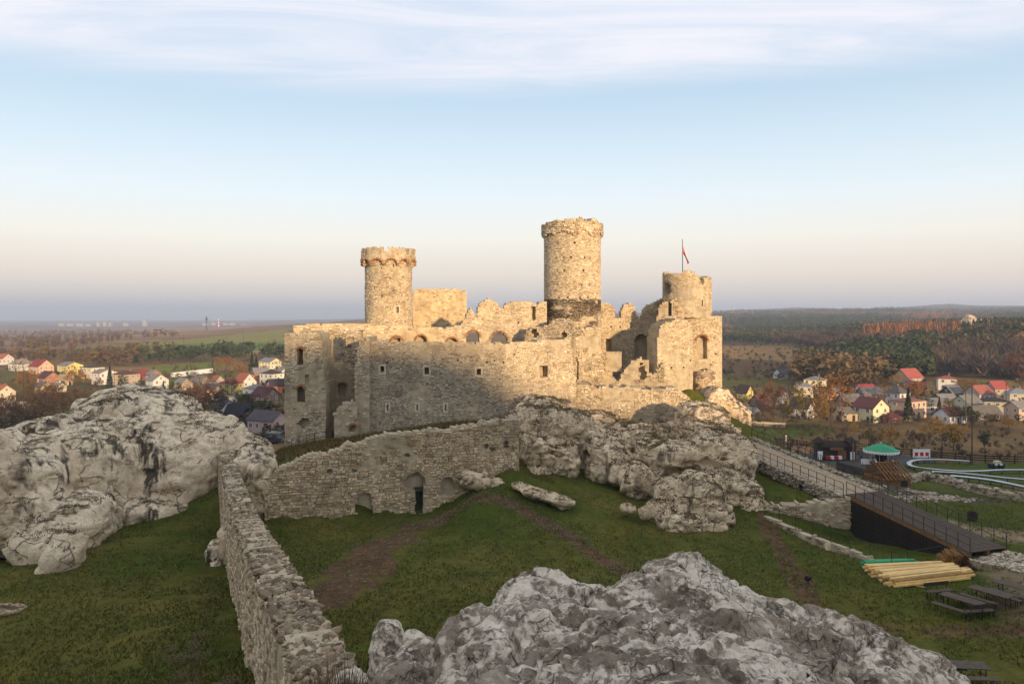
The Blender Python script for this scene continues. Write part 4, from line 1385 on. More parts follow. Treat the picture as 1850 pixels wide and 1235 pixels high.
rock('limestone_crag', 'broad layered grey limestone crag below the castle\'s right side', [
    # left face under the front wall
    bl(970, 792, 81, 3.0, 4, 3.9, (0, 0, 10), .55), bl(960, 830, 77, 2.2, 2.6, 2.6, (0, 8, 8), .6), bl(1010, 835, 77.5, 2.0, 2.4, 2.2, (0, 12, 0), .6), bl(1025, 800, 83, 3.2, 4, 3.6, (0, 8, -6), .55), bl(982, 745, 88, 3.0, 3, 1.9),
    # vegetated gully in the middle, set back
    bl(1075, 828, 83, 3.4, 4, 3.4, (0, 14, 0)), bl(1075, 785, 89, 3.6, 3, 2.6, (0, 0, 0), .55), bl(1120, 790, 88.5, 3.4, 3, 2.0, (0, 6, 0), .55), bl(1165, 788, 88.5, 3.0, 3, 1.7, (0, 4, 0), .55), bl(1212, 785, 89, 2.6, 3, 1.6, (0, 0, 0), .55), bl(1100, 835, 76.5, 2.2, 2.6, 2.2, (0, 18, 10), .6), bl(1150, 870, 71, 1.5, 2.0, 1.9, (0, 26, 0), .6), bl(1120, 855, 74, 1.4, 2, 1.4, (0, 20, 0), .6),
    # upper right tiers
    bl(1140, 815, 85, 4.2, 4.5, 2.6, (0, 10, 0), .6), bl(1180, 803, 84, 3.6, 4.0, 2.0, (0, 8, 0), .55), bl(1268, 764, 87, 2.7, 3.4, 2.2, (0, 8, 0), .5), bl(1280, 775, 83, 3.0, 4, 1.1, (0, 4, 0), .5),
    # overhanging slab and the wall below it
    bl(1208, 818, 76.5, 3.4, 3.2, 1.4, (0, 4, 0), .55), bl(1215, 838, 78, 3.2, 3, 2.6, (0, 4, 0), .6), bl(1178, 842, 76, 1.2, 2.4, 2.0, (0, 22, 0)),
    bl(1288, 842, 77.5, 3.0, 3.6, 3.7, (0, 8, 0), .5), bl(1322, 850, 77, 2.0, 3.6, 3.6, (0, 10, 0), .55), bl(1330, 890, 73, 2.0, 3.2, 2.1, (0, 12, 0), .6), bl(1352, 915, 70, 1.2, 2.4, 1.3, (0, 20, 0), .6),
    bl(1300, 895, 71.5, 2.2, 3, 2.2, (0, 10, 0), .6),
    # split boulder at the foot
    bl(1215, 898, 69, 2.1, 2.6, 2.2, (0, 10, 0), .6), bl(1258, 915, 66.5, 2.3, 2.4, 2.6, (0, 26, 8), .58), bl(1285, 940, 64.5, 1.6, 1.9, 1.6, (0, 30, 10), .6), bl(1228, 946, 63.5, 1.9, 1.6, .9, (0, 8, 0), .6), bl(1190, 925, 66, 1.2, 1.6, 1.0)],
    vox=.16, amp=(.45, .45, .12), mat='crag', ledge=.42, crackd=.34, freq=1.15)
rock('limestone_outcrop', 'sunlit rock spur at the foot of the flag tower', [
    bl(1290, 735, 101, 2.6, 4, 2.6, (0, 20, 0)), bl(1315, 755, 101, 2.2, 4, 2.6, (0, 38, 0)), bl(1330, 780, 101, 1.6, 4, 1.8, (0, 40, 0)), bl(1275, 705, 104, 2.0, 2.5, 2.4, (0, 20, 0))],
    vox=.22, amp=(.5, .4, .14), mat='crag', freq=1.4)
rock('limestone_outcrop', 'low sloping rock slab at the right end of the court wall', [
    bl(862, 868, 70.6, 1.9, 1.4, .8, (0, 14, 0)), bl(895, 872, 70.6, 1.2, 1.4, .45, (0, 16, 0))], vox=.16, amp=(.25, .2, .08), mat='crag', freq=1.8)
rock('limestone_outcrop', 'long flat grassy-backed rock lying in the slope below the crag', [
    bl(968, 890, 66.5, 1.4, 1.2, .55, (0, 18, 0)), bl(1008, 903, 65.3, 1.4, 1.1, .5, (0, 18, 0)), bl(940, 880, 68, .7, 1.0, .35, (0, 18, 0))], vox=.14, amp=(.2, .2, .08), mat='crag', freq=1.8)
rock('boulder', 'small grey boulder beside the crag foot, left of its pair', [bl(1134, 918, 65, .7, .6, .38, (0, 10, 0))], vox=.09, amp=(.1, .1, .05), mat='crag', freq=2.5, crackd=.1, ledge=.05)
rock('boulder', 'small upright boulder beside the crag foot, right of its pair', [bl(1165, 927, 64, .45, .5, .5)], vox=.09, amp=(.1, .1, .05), mat='crag', freq=2.5, crackd=.1, ledge=.05)
rock('limestone_outcrop', 'pale leaning rock flake at the foot of the long wall', [bl(398, 1015, 55.0, .75, 1.3, 1.6, (0, -14, 0)), bl(410, 985, 57, .6, 1.3, 1.6), bl(388, 1040, 54.0, .6, .8, .7, (0, -20, 0))], vox=.12, amp=(.2, .15, .06), freq=1.8)
rock('boulder', 'heap of grey stones in the grass at the left edge', [bl(18, 1100, 45.5, .9, .8, .3), bl(-10, 1104, 45, .9, .8, .3)], vox=.09, amp=(.15, .15, .06), freq=2.4, mat='crag')

# the outcrop at the viewer's feet: a weathered karst surface
ctl = [(1260, 1000, 8.2), (1215, 1005, 8.2), (1310, 1016, 8.3), (1370, 1065, 8.0), (1440, 1080, 8.2), (1500, 1105, 8.3), (1570, 1150, 8.2), (1640, 1190, 8.0), (1720, 1240, 7.6),
       (1130, 1038, 7.9), (1105, 1062, 7.7), (1068, 1078, 7.6), (1030, 1030, 7.7), (1000, 1008, 7.7), (960, 1004, 7.7), (925, 1018, 7.5), (895, 1062, 7.2), (850, 1095, 6.9), (815, 1140, 6.6), (795, 1190, 6.2), (780, 1240, 5.8),
       (1000, 1090, 6.6), (1100, 1090, 6.9), (1200, 1060, 7.2), (1300, 1080, 7.0), (1400, 1130, 6.9), (950, 1150, 5.9), (1080, 1150, 5.9), (1230, 1130, 6.1), (1340, 1150, 6.1), (1480, 1180, 6.6),
       (900, 1235, 4.9), (1020, 1235, 4.7), (1150, 1220, 4.8), (1300, 1225, 4.8), (1420, 1240, 5.0), (1550, 1240, 5.8), (1000, 1400, 3.4), (1200, 1400, 3.4), (1400, 1420, 3.4), (1650, 1500, 4.0), (750, 1500, 4.0)]
rp = [P(*c) for c in ctl]
bk = [(-1.5, 6.5, -5), (-1, 8.5, -6), (.2, 9.5, -6), (1.2, 9.8, -6), (2.3, 10.2, -6), (3.5, 10.2, -6.5), (5, 9.8, -6.5), (6.2, 8.5, -6.5), (-1.7, 4.5, -4), (-1.6, 3, -4), (6, 6, -6), (5, 4, -5), (4, 2.4, -4.0), (-.8, 2.4, -3.5), (1.5, 2.2, -2.6)]
rf = RBF([(q[0], q[1]) for q in rp] + [b3[:2] for b3 in bk], [q[2] for q in rp] + [b3[2] for b3 in bk], smooth=.02)
gx, gy = np.arange(-1.6, 6.2, .021), np.arange(2.8, 10.0, .025)
GX, GY = np.meshgrid(gx, gy, indexing='ij')
q = np.stack([GX.ravel(), GY.ravel()], 1)
gz = rf(q)
V = np.stack([q[:, 0], q[:, 1], gz], 1)
n_a, n_b = GX.shape
G = V.reshape(n_a, n_b, 3)
for ps in range(3):
    du = np.gradient(G, axis=0)
    dv_ = np.gradient(G, axis=1)
    nn = np.cross(du, dv_)
    nn /= np.linalg.norm(nn, axis=2, keepdims=True) + 1e-9
    V = G.reshape(-1, 3)
    wp = V + .25 * np.stack([fbm(V * 1.3, 3), fbm(V * 1.3 + 9, 3), fbm(V * 1.3 + 19, 3)], 1)
    ab = lambda s_, o_: np.abs(vnoise(wp * s_ + o_))
    if ps == 0:
        dd = .17 * fbm(wp / 1.4, 3) + .10 * (ab(1.5, 3) - .4)
    elif ps == 1:
        e1, c1_ = worley(wp * np.array([1.7, 1.7, 1.7]), True)
        dd = .15 * (c1_ - .5) * sstep(0, .12, e1) - .06 * sstep(.12, 0, e1) * sstep(-.25, .15, fbm(V / 1.0 + 40, 2))
        dd += .05 * (ab(3.4, 7) - .35) - .08 * sstep(.3, .6, fbm(wp * 2.4 + 30, 3))
    else:
        dd = .034 * (ab(7.0, 9) - .35) + .018 * (ab(15.0, 19) - .35) + .012 * vnoise(wp * 30) - .04 * sstep(.4, .65, vnoise(wp * 8.5 + 60))
    G = G + nn * dd.reshape(n_a, n_b, 1)
V = G.reshape(-1, 3)
ii, jj = np.meshgrid(np.arange(n_a - 1), np.arange(n_b - 1), indexing='ij')
fq = np.stack([ii * n_b + jj, (ii + 1) * n_b + jj, (ii + 1) * n_b + jj + 1, ii * n_b + jj + 1], -1).reshape(-1, 4)
o = mesh_np('limestone_outcrop', V, [fq], M['rock_near'], smooth=True, origin=(2.3, 6, -5))
tag(o, 'large near limestone outcrop with white lichen and dark pitted cracks', 'rock')
rock('boulder', 'mossy pale boulder left of the near outcrop', [bl(768, 1280, 7.4, .32, .42, .72, (0, -8, 0)), bl(728, 1315, 7.0, .30, .4, .70, (0, -6, 0))], vox=.035, amp=(.12, .10, .045), mat='rock_near', freq=4.5, ledge=.04, crackd=.07)
rock('boulder', 'small pale boulder in dry grass at the end of the long wall', [bl(700, 1234, 8.5, .22, .28, .7)], vox=.025, amp=(.05, .05, .02), mat='rock_near', freq=6, ledge=.02, crackd=.03)
rock('boulder', 'dark lichened rock at the near foot of the long wall', [bl(630, 1350, 11.5, .42, .5, 1.15), bl(602, 1372, 11.2, .34, .4, 1.1)], vox=.045, amp=(.12, .10, .04), mat='rock_near', freq=4, ledge=.04, crackd=.07)
rock('boulder', 'rounded grey rock right of the near outcrop above the picnic table', [bl(1652, 1222, 9.5, .42, .6, .3, (0, 20, 0)), bl(1690, 1250, 9.3, .42, .6, .35, (0, 25, 0))], vox=.04, amp=(.10, .08, .04), mat='rock_near', freq=4, ledge=.04, crackd=.07)

# ------------------------------------------------------------------ ramp and bridge to the castle
Rn, Rm, Rf = np.array([34.8, 56.6, -16.95]), np.array([30.8, 68.0, -15.3]), np.array([24.8, 86.0, -13.5])
t_ = (Rn - Rm)[:2]
t_ = t_ / np.linalg.norm(t_)
ln = np.array([t_[1], -t_[0]])            # towards the viewer's left
if ln[0] > 0: ln = -ln
HW = 1.85


def rp(a, b2, k, side, dz=0.0):
    q = a + (b2 - a) * k
    return Vector((q[0] + ln[0] * side, q[1] + ln[1] * side, q[2] + dz))


ramp = empty('stone_ramp', tuple(Rm))
tag(ramp, 'cobbled stone ramp climbing from the wooden bridge to the castle crag', 'ramp')
o0 = Vector(Rm)
V, Fq = [], []
nk = 40
for i in range(nk + 1):
    k = i / nk
    for s_, dz in ((HW + .75, -4.5), (HW + .45, -.05), (HW, .0), (0, .06), (-HW, 0), (-HW - .4, -.05), (-HW - .6, -6)):
        V.append(rp(Rm, Rf, k, s_, dz) - o0)
for i in range(nk):
    for j in range(6): Fq.append((i * 7 + j, i * 7 + j + 1, (i + 1) * 7 + j + 1, (i + 1) * 7 + j))
Fq += [(0, 1, 2, 3, 4, 5, 6)]
MB().add(V, Fq).build('roadway', M['grit'], ramp)
# cobbles and edge stones
def pile(name, pts, size, parent, flat=.6, tint=1.0, mat='facing', org=None):
    vv, ff, cc, of = [], [], [], 0
    org = np.array(parent.location) if parent is not None else np.zeros(3)
    for q in pts:
        me = sm[random.randrange(10)]
        sz = random.uniform(*size)
        Mx = Euler((random.uniform(-.3, .3), random.uniform(-.3, .3), random.uniform(0, 6.28))).to_matrix() @ Matrix.Diagonal((sz * random.uniform(.9, 1.5), sz, sz * flat * random.uniform(.8, 1.3)))
        vs = SMV[me.name] @ np.array(Mx).T + np.asarray(q) - org
        vv.append(vs)
        ff.append(SMF[me.name] + of)
        cc.append(np.repeat(np.array([TINTS[random.randrange(8)] * random.uniform(.6, .95) * tint]), len(vs), 0))
        of += len(vs)
    o = mesh_np(name, np.concatenate(vv), [np.concatenate(ff)], M[mat], parent, col=np.concatenate(cc))
    o['kind'] = 'stuff'
    return o


SMV = {m.name: np.array([v.co[:] for v in m.vertices]) for m in sm}
SMF = {m.name: np.array([p.vertices[:] for p in m.polygons]) for m in sm}
pile('cobbles', [rp(Rm, Rf, random.random(), random.uniform(-HW, HW), .0) for _ in range(2600)], (.12, .24), ramp, .45)
pile('edge_stones', [rp(Rm, Rf, random.random(), -HW - .25 + random.uniform(-.3, .3), random.uniform(-.05, .25)) for _ in range(700)] +
     [rp(Rm, Rf, random.random(), HW + .55 + random.uniform(-.2, .2), random.uniform(-1.1, .02)) for _ in range(1500)], (.2, .46), ramp, .6, .8)

bridge = empty('wooden_bridge', tuple(Rm))
tag(bridge, 'sloping wooden plank bridge with dark boarded side and iron railings', 'bridge')
pm = MB().box((0, 0, 0), (2 * HW, .185, .06)).mesh('plank', M['wood_grey'])
L = float(np.linalg.norm(Rn - Rm))
rzb = math.atan2(ln[1], ln[0])
slope = math.asin((Rn[2] - Rm[2]) / L)
npl = int(L / .2)
for i in range(npl):
    q = rp(Rm, Rn, (i + .5) / npl, 0, .03 + random.uniform(-.006, .006)) - o0
    inst('plank', pm, bridge, q, (0, 0, rzb + random.uniform(-.004, .004)))
for s_ in (HW - .1, 0, -HW + .1): MB().bar(rp(Rm, Rn, 0, s_, -.16) - o0, rp(Rm, Rn, 1, s_, -.16) - o0, .2, .28).build('beam', M['wood_warm'], bridge)
nb = 44
for i in range(nb):
    k = (i + .5) / nb * .93
    q = rp(Rm, Rn, k, HW + .02, -.30) - o0
    h = 3.2 - 2.1 * k
    MB().box((0, 0, -h / 2), (.215, .05 + .05 * random.random(), h), rz=math.atan2(t_[1], t_[0])).build('side_board', M['wood_black'], bridge, loc=q)


def railing(name, label, pts, h=1.05, r=.028, parent=None, mid=True, n_between=None, group=None, mat='iron'):
    """pts: post foot positions"""
    base = Vector(pts[0])
    rt = empty(name, base)
    tag(rt, label, 'railing', group)
    pmesh = MB().tube([(0, 0, -.2), (0, 0, h)], r * 1.15, 6).mesh('post', M[mat])
    for q in pts: inst('post', pmesh, rt, Vector(q) - base)
    for hh in ((h, h * .5) if mid else (h,)):
        mb = MB()
        for a, c in zip(pts[:-1], pts[1:]): mb.tube([Vector(a) - base + Vector((0, 0, hh)), Vector(c) - base + Vector((0, 0, hh))], r * .9, 6)
        mb.build('rail', M[mat], rt)
    return rt


NP = 13
railing('railing', 'black iron railing along the near side of the wooden bridge', [rp(Rm, Rn, k / (NP - 1), HW - .06, .05) for k in range(NP)])
railing('railing', 'black iron railing along the far side of the wooden bridge', [rp(Rm, Rn, k / (NP - 1), -HW + .06, .05) for k in range(NP)])
NP = 18
railing('railing', 'black iron railing along the near edge of the cobbled ramp', [rp(Rm, Rf, k / (NP - 1), HW + .3, -.05) for k in range(NP)])
railing('railing', 'black iron railing along the far edge of the cobbled ramp', [rp(Rm, Rf, k / (NP - 1), -HW - .25, .1) for k in range(NP)])
fa = [P(1332, 788, 92), P(1360, 792, 96), P(1400, 801, 100), P(1440, 810, 104), P(1475, 818, 107)]
fa = [(q[0], q[1], tz(q[0], q[1])) for q in fa]

# moat retaining wall and kerb
w = Wall('retaining_wall', 'pale rubble retaining wall beside the dark boarded bridge', 'wall', A=P(1384, HY, 67.5), B=P(1541, HY, 66.8), thick=1.2, cell=.2)
w.build(w.prof([(1384, 918), (1400, 913), (1440, 911), (1500, 907), (1541, 898)]), const(-20), stones=(.2, .5, .14, .3), ragged=.2, proud=(.02, .12), tint=(1.0, .93, .82), pieces=0)
w = Wall('kerb_wall', 'low stone kerb edging the sunken grass pit before the bridge', 'wall', A=P(1376, HY, 66.2), B=P(1606, HY, 54.2), thick=.5, cell=.16)
kz = lambda u: np.interp(u, [0, 4, 8, 12, 18], [-16.85, -17.08, -17.18, -17.28, -17.34])
w.build(kz, const(-18.6), stones=(.2, .5, .14, .24), ragged=.15, tint=(.6, .55, .48), density=.7)
pt = []
for k in range(8):
    u = w.L * k / 7
    q = w.at(u, float(kz(np.array([u]))[0]), .25)
    pt.append(tuple(q))
railing('railing', 'thin wire fence on posts along the pit edge before the bridge', pt, h=1.0, r=.02, mid=False)
pt2 = [pt[-1], tuple(P(1640, 1022, 55.2)), tuple(P(1700, 1008, 56.6))]
railing('railing', 'slack pale wire fence between the pit and the timber pile', [(q[0], q[1], tz(q[0], q[1])) for q in pt2], h=1.0, r=.02, mid=False)
railing('railing', 'thin railing round the grass ledge above the retaining wall', [(q[0], q[1], max(tz(q[0], q[1]), -16.6)) for q in (P(1384, 905, 68.4), P(1410, 905, 68.3), P(1440, 900, 69), P(1484, 897, 69.5))], h=.9, r=.02, mid=False)
gp = [P(527, 805, 82.5), P(541, 803, 82.2), P(554, 806, 81.5), P(568, 808, 81.2), P(589, 800, 82.5), P(600, 798, 84)]
railing('railing', 'short iron railing on the terrace before the ruined gatehouse', [(q[0], q[1], tz(q[0], q[1])) for q in gp], h=1.1, r=.03)
railing('railing', 'railing of the path that rounds the rock spur below the flag tower', fa, h=1.1, r=.03)
sg = empty('information_board', P(1325, 772, 91))
sg.location.z = tz(sg.location.x, sg.location.y)
tag(sg, 'small white tilted information board at the top of the ramp', 'sign')
MB().tube([(0, 0, -.2), (0, 0, 1.0)], .04, 6).build('post', M['iron'], sg)
MB().box((0, 0, 1.15), (.7, .04, .45), mat=Euler((-.6, 0, .3)).to_matrix()).build('panel', M['white'], sg)

# cobbled apron below the bridge, timber, reed bundles
ap = P(1822, 1022, 52.5)
pile_pts = []
for k in range(1500):
    a = random.random()
    q = Vector(Rn) + Vector((t_[0] * 9 * a, t_[1] * 9 * a, 0)) + Vector((ln[0], ln[1], 0)) * random.uniform(-HW, HW)
    pile_pts.append((q.x, q.y))
zz = terrain([q[0] for q in pile_pts], [q[1] for q in pile_pts])
o = pile('gravel_apron', [(q[0], q[1], z + .02) for q, z in zip(pile_pts, zz)], (.14, .3), None, .5)
tag(o, 'pale cobbles laid at the lower end of the bridge', 'gravel', kind='stuff')

def lumber(n, c0, c1, rows, mat, name, label, group, L0=5.2, sec=(.14, .06), jit=.35):
    a, b3 = P(*c0), P(*c1)
    d = Vector((b3[0] - a[0], b3[1] - a[1], 0))
    d.normalize()
    nrm = Vector((-d.y, d.x, 0))
    k = 0
    for lay in range(rows):
        per = n // rows
        for i in range(per):
            Lb = L0 * random.uniform(.86, 1.04)
            off = (i - per / 2) * (sec[0] + .035) + lay * .12
            st = random.uniform(-jit, jit)
            p0 = Vector((a[0], a[1], 0)) + nrm * off + d * st
            p1 = p0 + d * Lb
            z0 = tz(p0.x, p0.y) + .05 + lay * (sec[1] + .012) + random.uniform(0, .015)
            z1 = tz(p1.x, p1.y) + .05 + lay * (sec[1] + .012) + random.uniform(0, .03)
            mb = MB().bar((0, 0, 0), Vector((p1.x - p0.x, p1.y - p0.y, z1 - z0)), sec[0], sec[1])
            o = mb.build(name, M[mat[k % len(mat)]], None, loc=(p0.x, p0.y, z0))
            tag(o, label, 'timber', group)
            k += 1


lumber(56, (1588, 1036, 51.6), (1732, 1022, 51.8), 4, ['lumber', 'lumber_b', 'lumber', 'lumber_c', 'lumber'], 'timber_board', 'pale sawn board in the stack on the grass before the bridge', 'sawn boards stacked on the grass', 5.4, (.2, .11), .35)
lumber(16, (1566, 1020, 54.0), (1665, 1004, 55.0), 4, ['green_pole'], 'timber_pole', 'green stained pole in the bundle behind the pale boards', 'green poles beside the boards', 4.0, (.12, .1), .2)
for nm, c0, c1, lb in (('timber_board', (1648, 1048, 50.2), (1672, 1054, 49.6), 'single thin lath lying loose left in front of the board stack'), ('timber_board', (1695, 1040, 51), (1722, 1048, 50.2), 'single thin lath lying loose right in front of the board stack')):
    a, c = P(*c0), P(*c1)
    za, zc = tz(a[0], a[1]) + .05, tz(c[0], c[1]) + .05
    o = MB().bar((0, 0, 0), (c[0] - a[0], c[1] - a[1], zc - za), .09, .05).build(nm, M['lumber'], None, loc=(a[0], a[1], za))
    tag(o, lb, 'timber')
k = 0
for lay, n in ((0, 5), (1, 4), (2, 3)):
    for i in range(n):
        c = P(1698 + (i + lay * .5) * 13.5, 1016, 54.0 - i * .25)
        z = tz(c[0], c[1]) + .22 + lay * .36
        mb = MB()
        for s_ in range(34):
            a = random.uniform(0, 6.28)
            r = .21 * math.sqrt(random.random())
            x0, x1 = -.75 + random.uniform(-.09, .09), .75 + random.uniform(-.09, .09)
            mb.bar((x0, r * math.cos(a), r * math.sin(a)), (x1, r * math.cos(a) + random.uniform(-.03, .03), r * math.sin(a) + random.uniform(-.03, .03)), .07, .07)
        o = mb.build('reed_bundle', M['reed'] if (i < 2 and lay > 0) or i == 0 else M['reed_b'], None, loc=(c[0], c[1], z))
        o.rotation_euler = (0, 0, R(random.uniform(60, 80)))
        tag(o, ('straw coloured bundle of reeds' if o.data.materials[0] == M['reed'] else 'dark brown bundle of brushwood') + ' in the heap by the bridge end', 'bundle', 'reed and brush bundles by the bridge')


# ------------------------------------------------------------------ picnic furniture
def place(o, x, y, rz, dz=0.0):
    o.location = (x, y, tz(x, y) + dz)
    o.rotation_euler = (0, 0, rz)
    return o


def table_mesh():
    rt = empty('picnic_table')
    for i in range(4): MB().box((0, -.33 + .22 * i, .74), (2.3, .2, .045)).build('top_plank', M['wood_grey'], rt)
    for sx in (-.95, .95):
        for sy in (-.3, .3): MB().tube([(sx, sy, -.05), (sx, sy * .8, .72)], .03, 6).build('leg', M['iron'], rt)
        MB().bar((sx, -.3, .35), (sx, .3, .35), .04).build('leg_brace', M['iron'], rt)
    return rt


def bench_mesh(back=False):
    rt = empty('backed_bench' if back else 'plank_bench')
    for y in (-.1, .1): MB().box((0, y, .44), (2.1 if not back else 1.8, .18, .045)).build('seat_plank', M['wood_grey'], rt)
    for sx in (-.75, .0, .75) if back else (-.8, .8):
        for y in (-.14, .14): MB().tube([(sx, y, -.05), (sx, y * .8, .42)], .025, 6).build('leg', M['iron'], rt)
        if back: MB().tube([(sx, .2, -.05), (sx, .26, .88)], .025, 6).build('back_post', M['iron'], rt)
    if back: MB().box((0, .25, .78), (1.8, .04, .22)).build('back_plank', M['wood_dark'], rt)
    return rt


def copy_tree(o, parent=None):
    c = o.copy()
    COL.objects.link(c)
    c.parent = parent
    for ch in o.children: copy_tree(ch, c)
    return c


tb, be, bb = table_mesh(), bench_mesh(), bench_mesh(True)
used = {tb.name: 0, be.name: 0, bb.name: 0}
dirt = math.atan2(-.80, .60)


def furn(proto, px, py, Y, rz, label, cat, group):
    o = proto if used[proto.name] == 0 else copy_tree(proto)
    used[proto.name] = 1
    q = gpos(px, py, -17.0)
    place(o, q[0], q[1], rz)
    tag(o, label, cat, group)


A_ = R(-57)
furn(tb, 1738, 1103, 46.4, A_, 'dark picnic table between two backed benches', 'table', 'picnic tables')
furn(be, 1716, 1110, 45.6, A_, 'plank bench on the left of the table set with backed benches', 'bench', 'plank benches')
furn(be, 1758, 1100, 46.8, A_, 'plank bench on the right of the table set with backed benches', 'bench', 'plank benches')
furn(bb, 1697, 1079, 49.2, R(14), 'backed bench at the far end of the first picnic table', 'bench', 'backed benches')
furn(bb, 1770, 1116, 44.3, R(188), 'backed bench at the near end of the first picnic table, seen from behind', 'bench', 'backed benches')
furn(tb, 1790, 1090, 47.8, A_, 'second picnic table, before the path', 'table', 'picnic tables')
furn(be, 1768, 1094, 47.2, A_, 'plank bench left of the second picnic table', 'bench', 'plank benches')
furn(be, 1810, 1089, 48.0, A_, 'plank bench right of the second picnic table', 'bench', 'plank benches')
furn(tb, 1838, 1080, 49.0, A_, 'third picnic table cut by the right edge', 'table', 'picnic tables')
furn(be, 1820, 1084, 48.6, A_, 'plank bench left of the third picnic table', 'bench', 'plank benches')
furn(tb, 1738, 1228, 36.8, R(-6), 'single picnic table at the bottom behind the near rock', 'table', 'picnic tables')
furn(be, 1702, 1222, 37.6, R(-6), 'plank bench behind the single bottom picnic table', 'bench', 'plank benches')
furn(be, 1760, 1242, 35.6, R(-4), 'plank bench in front of the single bottom picnic table', 'bench', 'plank benches')

# small things on the grass
for px, py, Y, lb in ((1460, 1046, 50.5, 'small black floodlight on the grass before the near rock'), (1447, 888, 71.5, 'small black floodlight on the grass beside the ramp')):
    rt = empty('floodlight')
    q = P(px, py, Y)
    place(rt, q[0], q[1], .4)
    tag(rt, lb, 'floodlight')
    MB().box((0, 0, .03), (.22, .16, .06)).build('base', M['black'], rt)
    MB().tube([(0, 0, .05), (0, 0, .2)], .03, 6).build('bracket', M['black'], rt)
    MB().box((0, 0, .36), (.34, .2, .3), mat=Euler((.6, 0, 0)).to_matrix()).build('housing', M['black'], rt)
q = P(1757, 943, 66)
rt = place(empty('planter_tub'), q[0], q[1], 0)
tag(rt, 'dark round wooden tub on the grass beyond the bridge', 'tub')
for k in range(14):
    a = 2 * math.pi * k / 14
    MB().box((.36 * math.cos(a), .36 * math.sin(a), .36), (.04, .155, .72), rz=a).build('stave', M['wood_dark'], rt)
MB().lathe([(.39, .12), (.39, .17)], 16).lathe([(.39, .55), (.39, .6)], 16).build('hoop', M['iron'], rt)
MB().lathe([(.0, .5), (.34, .5)], 14).build('soil', M['wood_black'], rt)
q = P(1499, 988, 59.5)
rock('stump', 'dark mossy stump beside the kerb of the pit', [((q[0], q[1], tz(q[0], q[1]) + .25), (.35, .35, .4))], vox=.06, amp=(.1, .1, .05), mat='crag', freq=3, cat='stump', ledge=.02, crackd=.05)

# ------------------------------------------------------------------ play ground beyond the ramp
c = gpos(1592, 846)
ca = empty('carousel', c)
tag(ca, 'carousel with a scalloped green canopy beyond the ramp', 'carousel')
Rc = 30 / F * c.y
prof = [(0.02, 4.55), (.18, 4.5), (Rc * .5, 4.05), (Rc, 3.3), (Rc + .02, 3.25)]
cv, cf = [], []
nseg = 36
for r_c, z_c in prof:
    for k in range(nseg):
        a = 2 * math.pi * k / nseg
        cv.append(((r_c) * math.cos(a), (r_c) * math.sin(a), z_c + (.05 if k % 2 else -.02) * (r_c / Rc)))
for i in range(len(prof) - 1):
    for k in range(nseg): cf.append((i * nseg + k, i * nseg + (k + 1) % nseg, (i + 1) * nseg + (k + 1) % nseg, (i + 1) * nseg + k))
cano = MB().add(cv, cf).build('canopy', M['canopy'], ca)
mb = MB()
for k in range(nseg):
    a0, a1 = 2 * math.pi * k / nseg, 2 * math.pi * (k + 1) / nseg
    am = (a0 + a1) / 2
    for rr in (Rc + .04,):
        mb.add([(rr * math.cos(a0), rr * math.sin(a0), 3.36), (rr * math.cos(a1), rr * math.sin(a1), 3.36), (rr * math.cos(a1), rr * math.sin(a1), 3.02), (rr * math.cos(am), rr * math.sin(am), 2.85), (rr * math.cos(a0), rr * math.sin(a0), 3.02)], [(0, 1, 2, 3, 4)])
mb.build('valance', M['white'], cano)
MB().lathe([(.02, 4.75), (.12, 4.65), (.05, 4.5)], 10).build('finial', M['white'], cano)
MB().lathe([(0, .02), (Rc * .86, .02), (Rc * .86, .35), (0, .35)], 30).build('platform', M['wood_dark'], ca)
MB().lathe([(.9, .35), (.9, 3.6)], 12).build('core', M['wood_black'], ca)
for k in range(8):
    a = 2 * math.pi * k / 8 + .2
    x, y = Rc * .66 * math.cos(a), Rc * .66 * math.sin(a)
    MB().tube([(x, y, .35), (x, y, 3.7)], .05, 6).build('pole', M['steel'], ca)
    hb = MB().tube([(x - .5 * math.sin(a), y + .5 * math.cos(a), 1.25), (x, y, 1.2), (x + .45 * math.sin(a), y - .45 * math.cos(a), 1.25), (x + .7 * math.sin(a), y - .7 * math.cos(a), 1.85), (x + .95 * math.sin(a), y - .95 * math.cos(a), 1.75)], [.2, .24, .22, .13, .08], 7)
    for sgn in (-.4, .4): hb.tube([(x + sgn * math.sin(a), y - sgn * math.cos(a), 1.15), (x + sgn * 1.4 * math.sin(a), y - sgn * 1.4 * math.cos(a), .6)], [.09, .05], 5)
    hb.build('horse', M['white'] if k % 2 else M['wood_warm'], ca, True)

c = gpos(1505, 829)
kx = c.y / F
ki = empty('play_fort', c)
tag(ki, 'long dark wooden play fort with two roofed turrets', 'hut')
W2 = 68 * kx
MB().box((0, 0, 1.3), (W2 * .8, 2.4, 2.6)).build('wall', M['wood_dark'], ki)
MB().add([(-W2 * .42, -1.8, 2.6), (W2 * .42, -1.8, 2.6), (W2 * .42, 0, 3.6), (-W2 * .42, 0, 3.6), (-W2 * .42, 1.6, 2.6), (W2 * .42, 1.6, 2.6)], [(0, 1, 2, 3), (3, 2, 5, 4), (0, 3, 4), (1, 5, 2)]).build('roof', M['wood_black'], ki)
for sx in (-W2 * .44, W2 * .42):
    t = MB().box((sx, -.9, 1.75), (1.3, 1.3, 3.5)).build('turret', M['wood_dark'], ki)
    MB().add([(sx - 1, -1.9, 3.5), (sx + 1, -1.9, 3.5), (sx + 1, .1, 3.5), (sx - 1, .1, 3.5), (sx, -.9, 4.5)], [(0, 1, 4), (1, 2, 4), (2, 3, 4), (3, 0, 4)]).build('turret_roof', M['wood_black'], t)
    MB().box((sx, -1.58, .9), (.8, .05, 1.5)).build('poster', M['white'], t)
    MB().box((sx, -1.58, 2.6), (.5, .05, .7)).build('window', M['glass'], t)
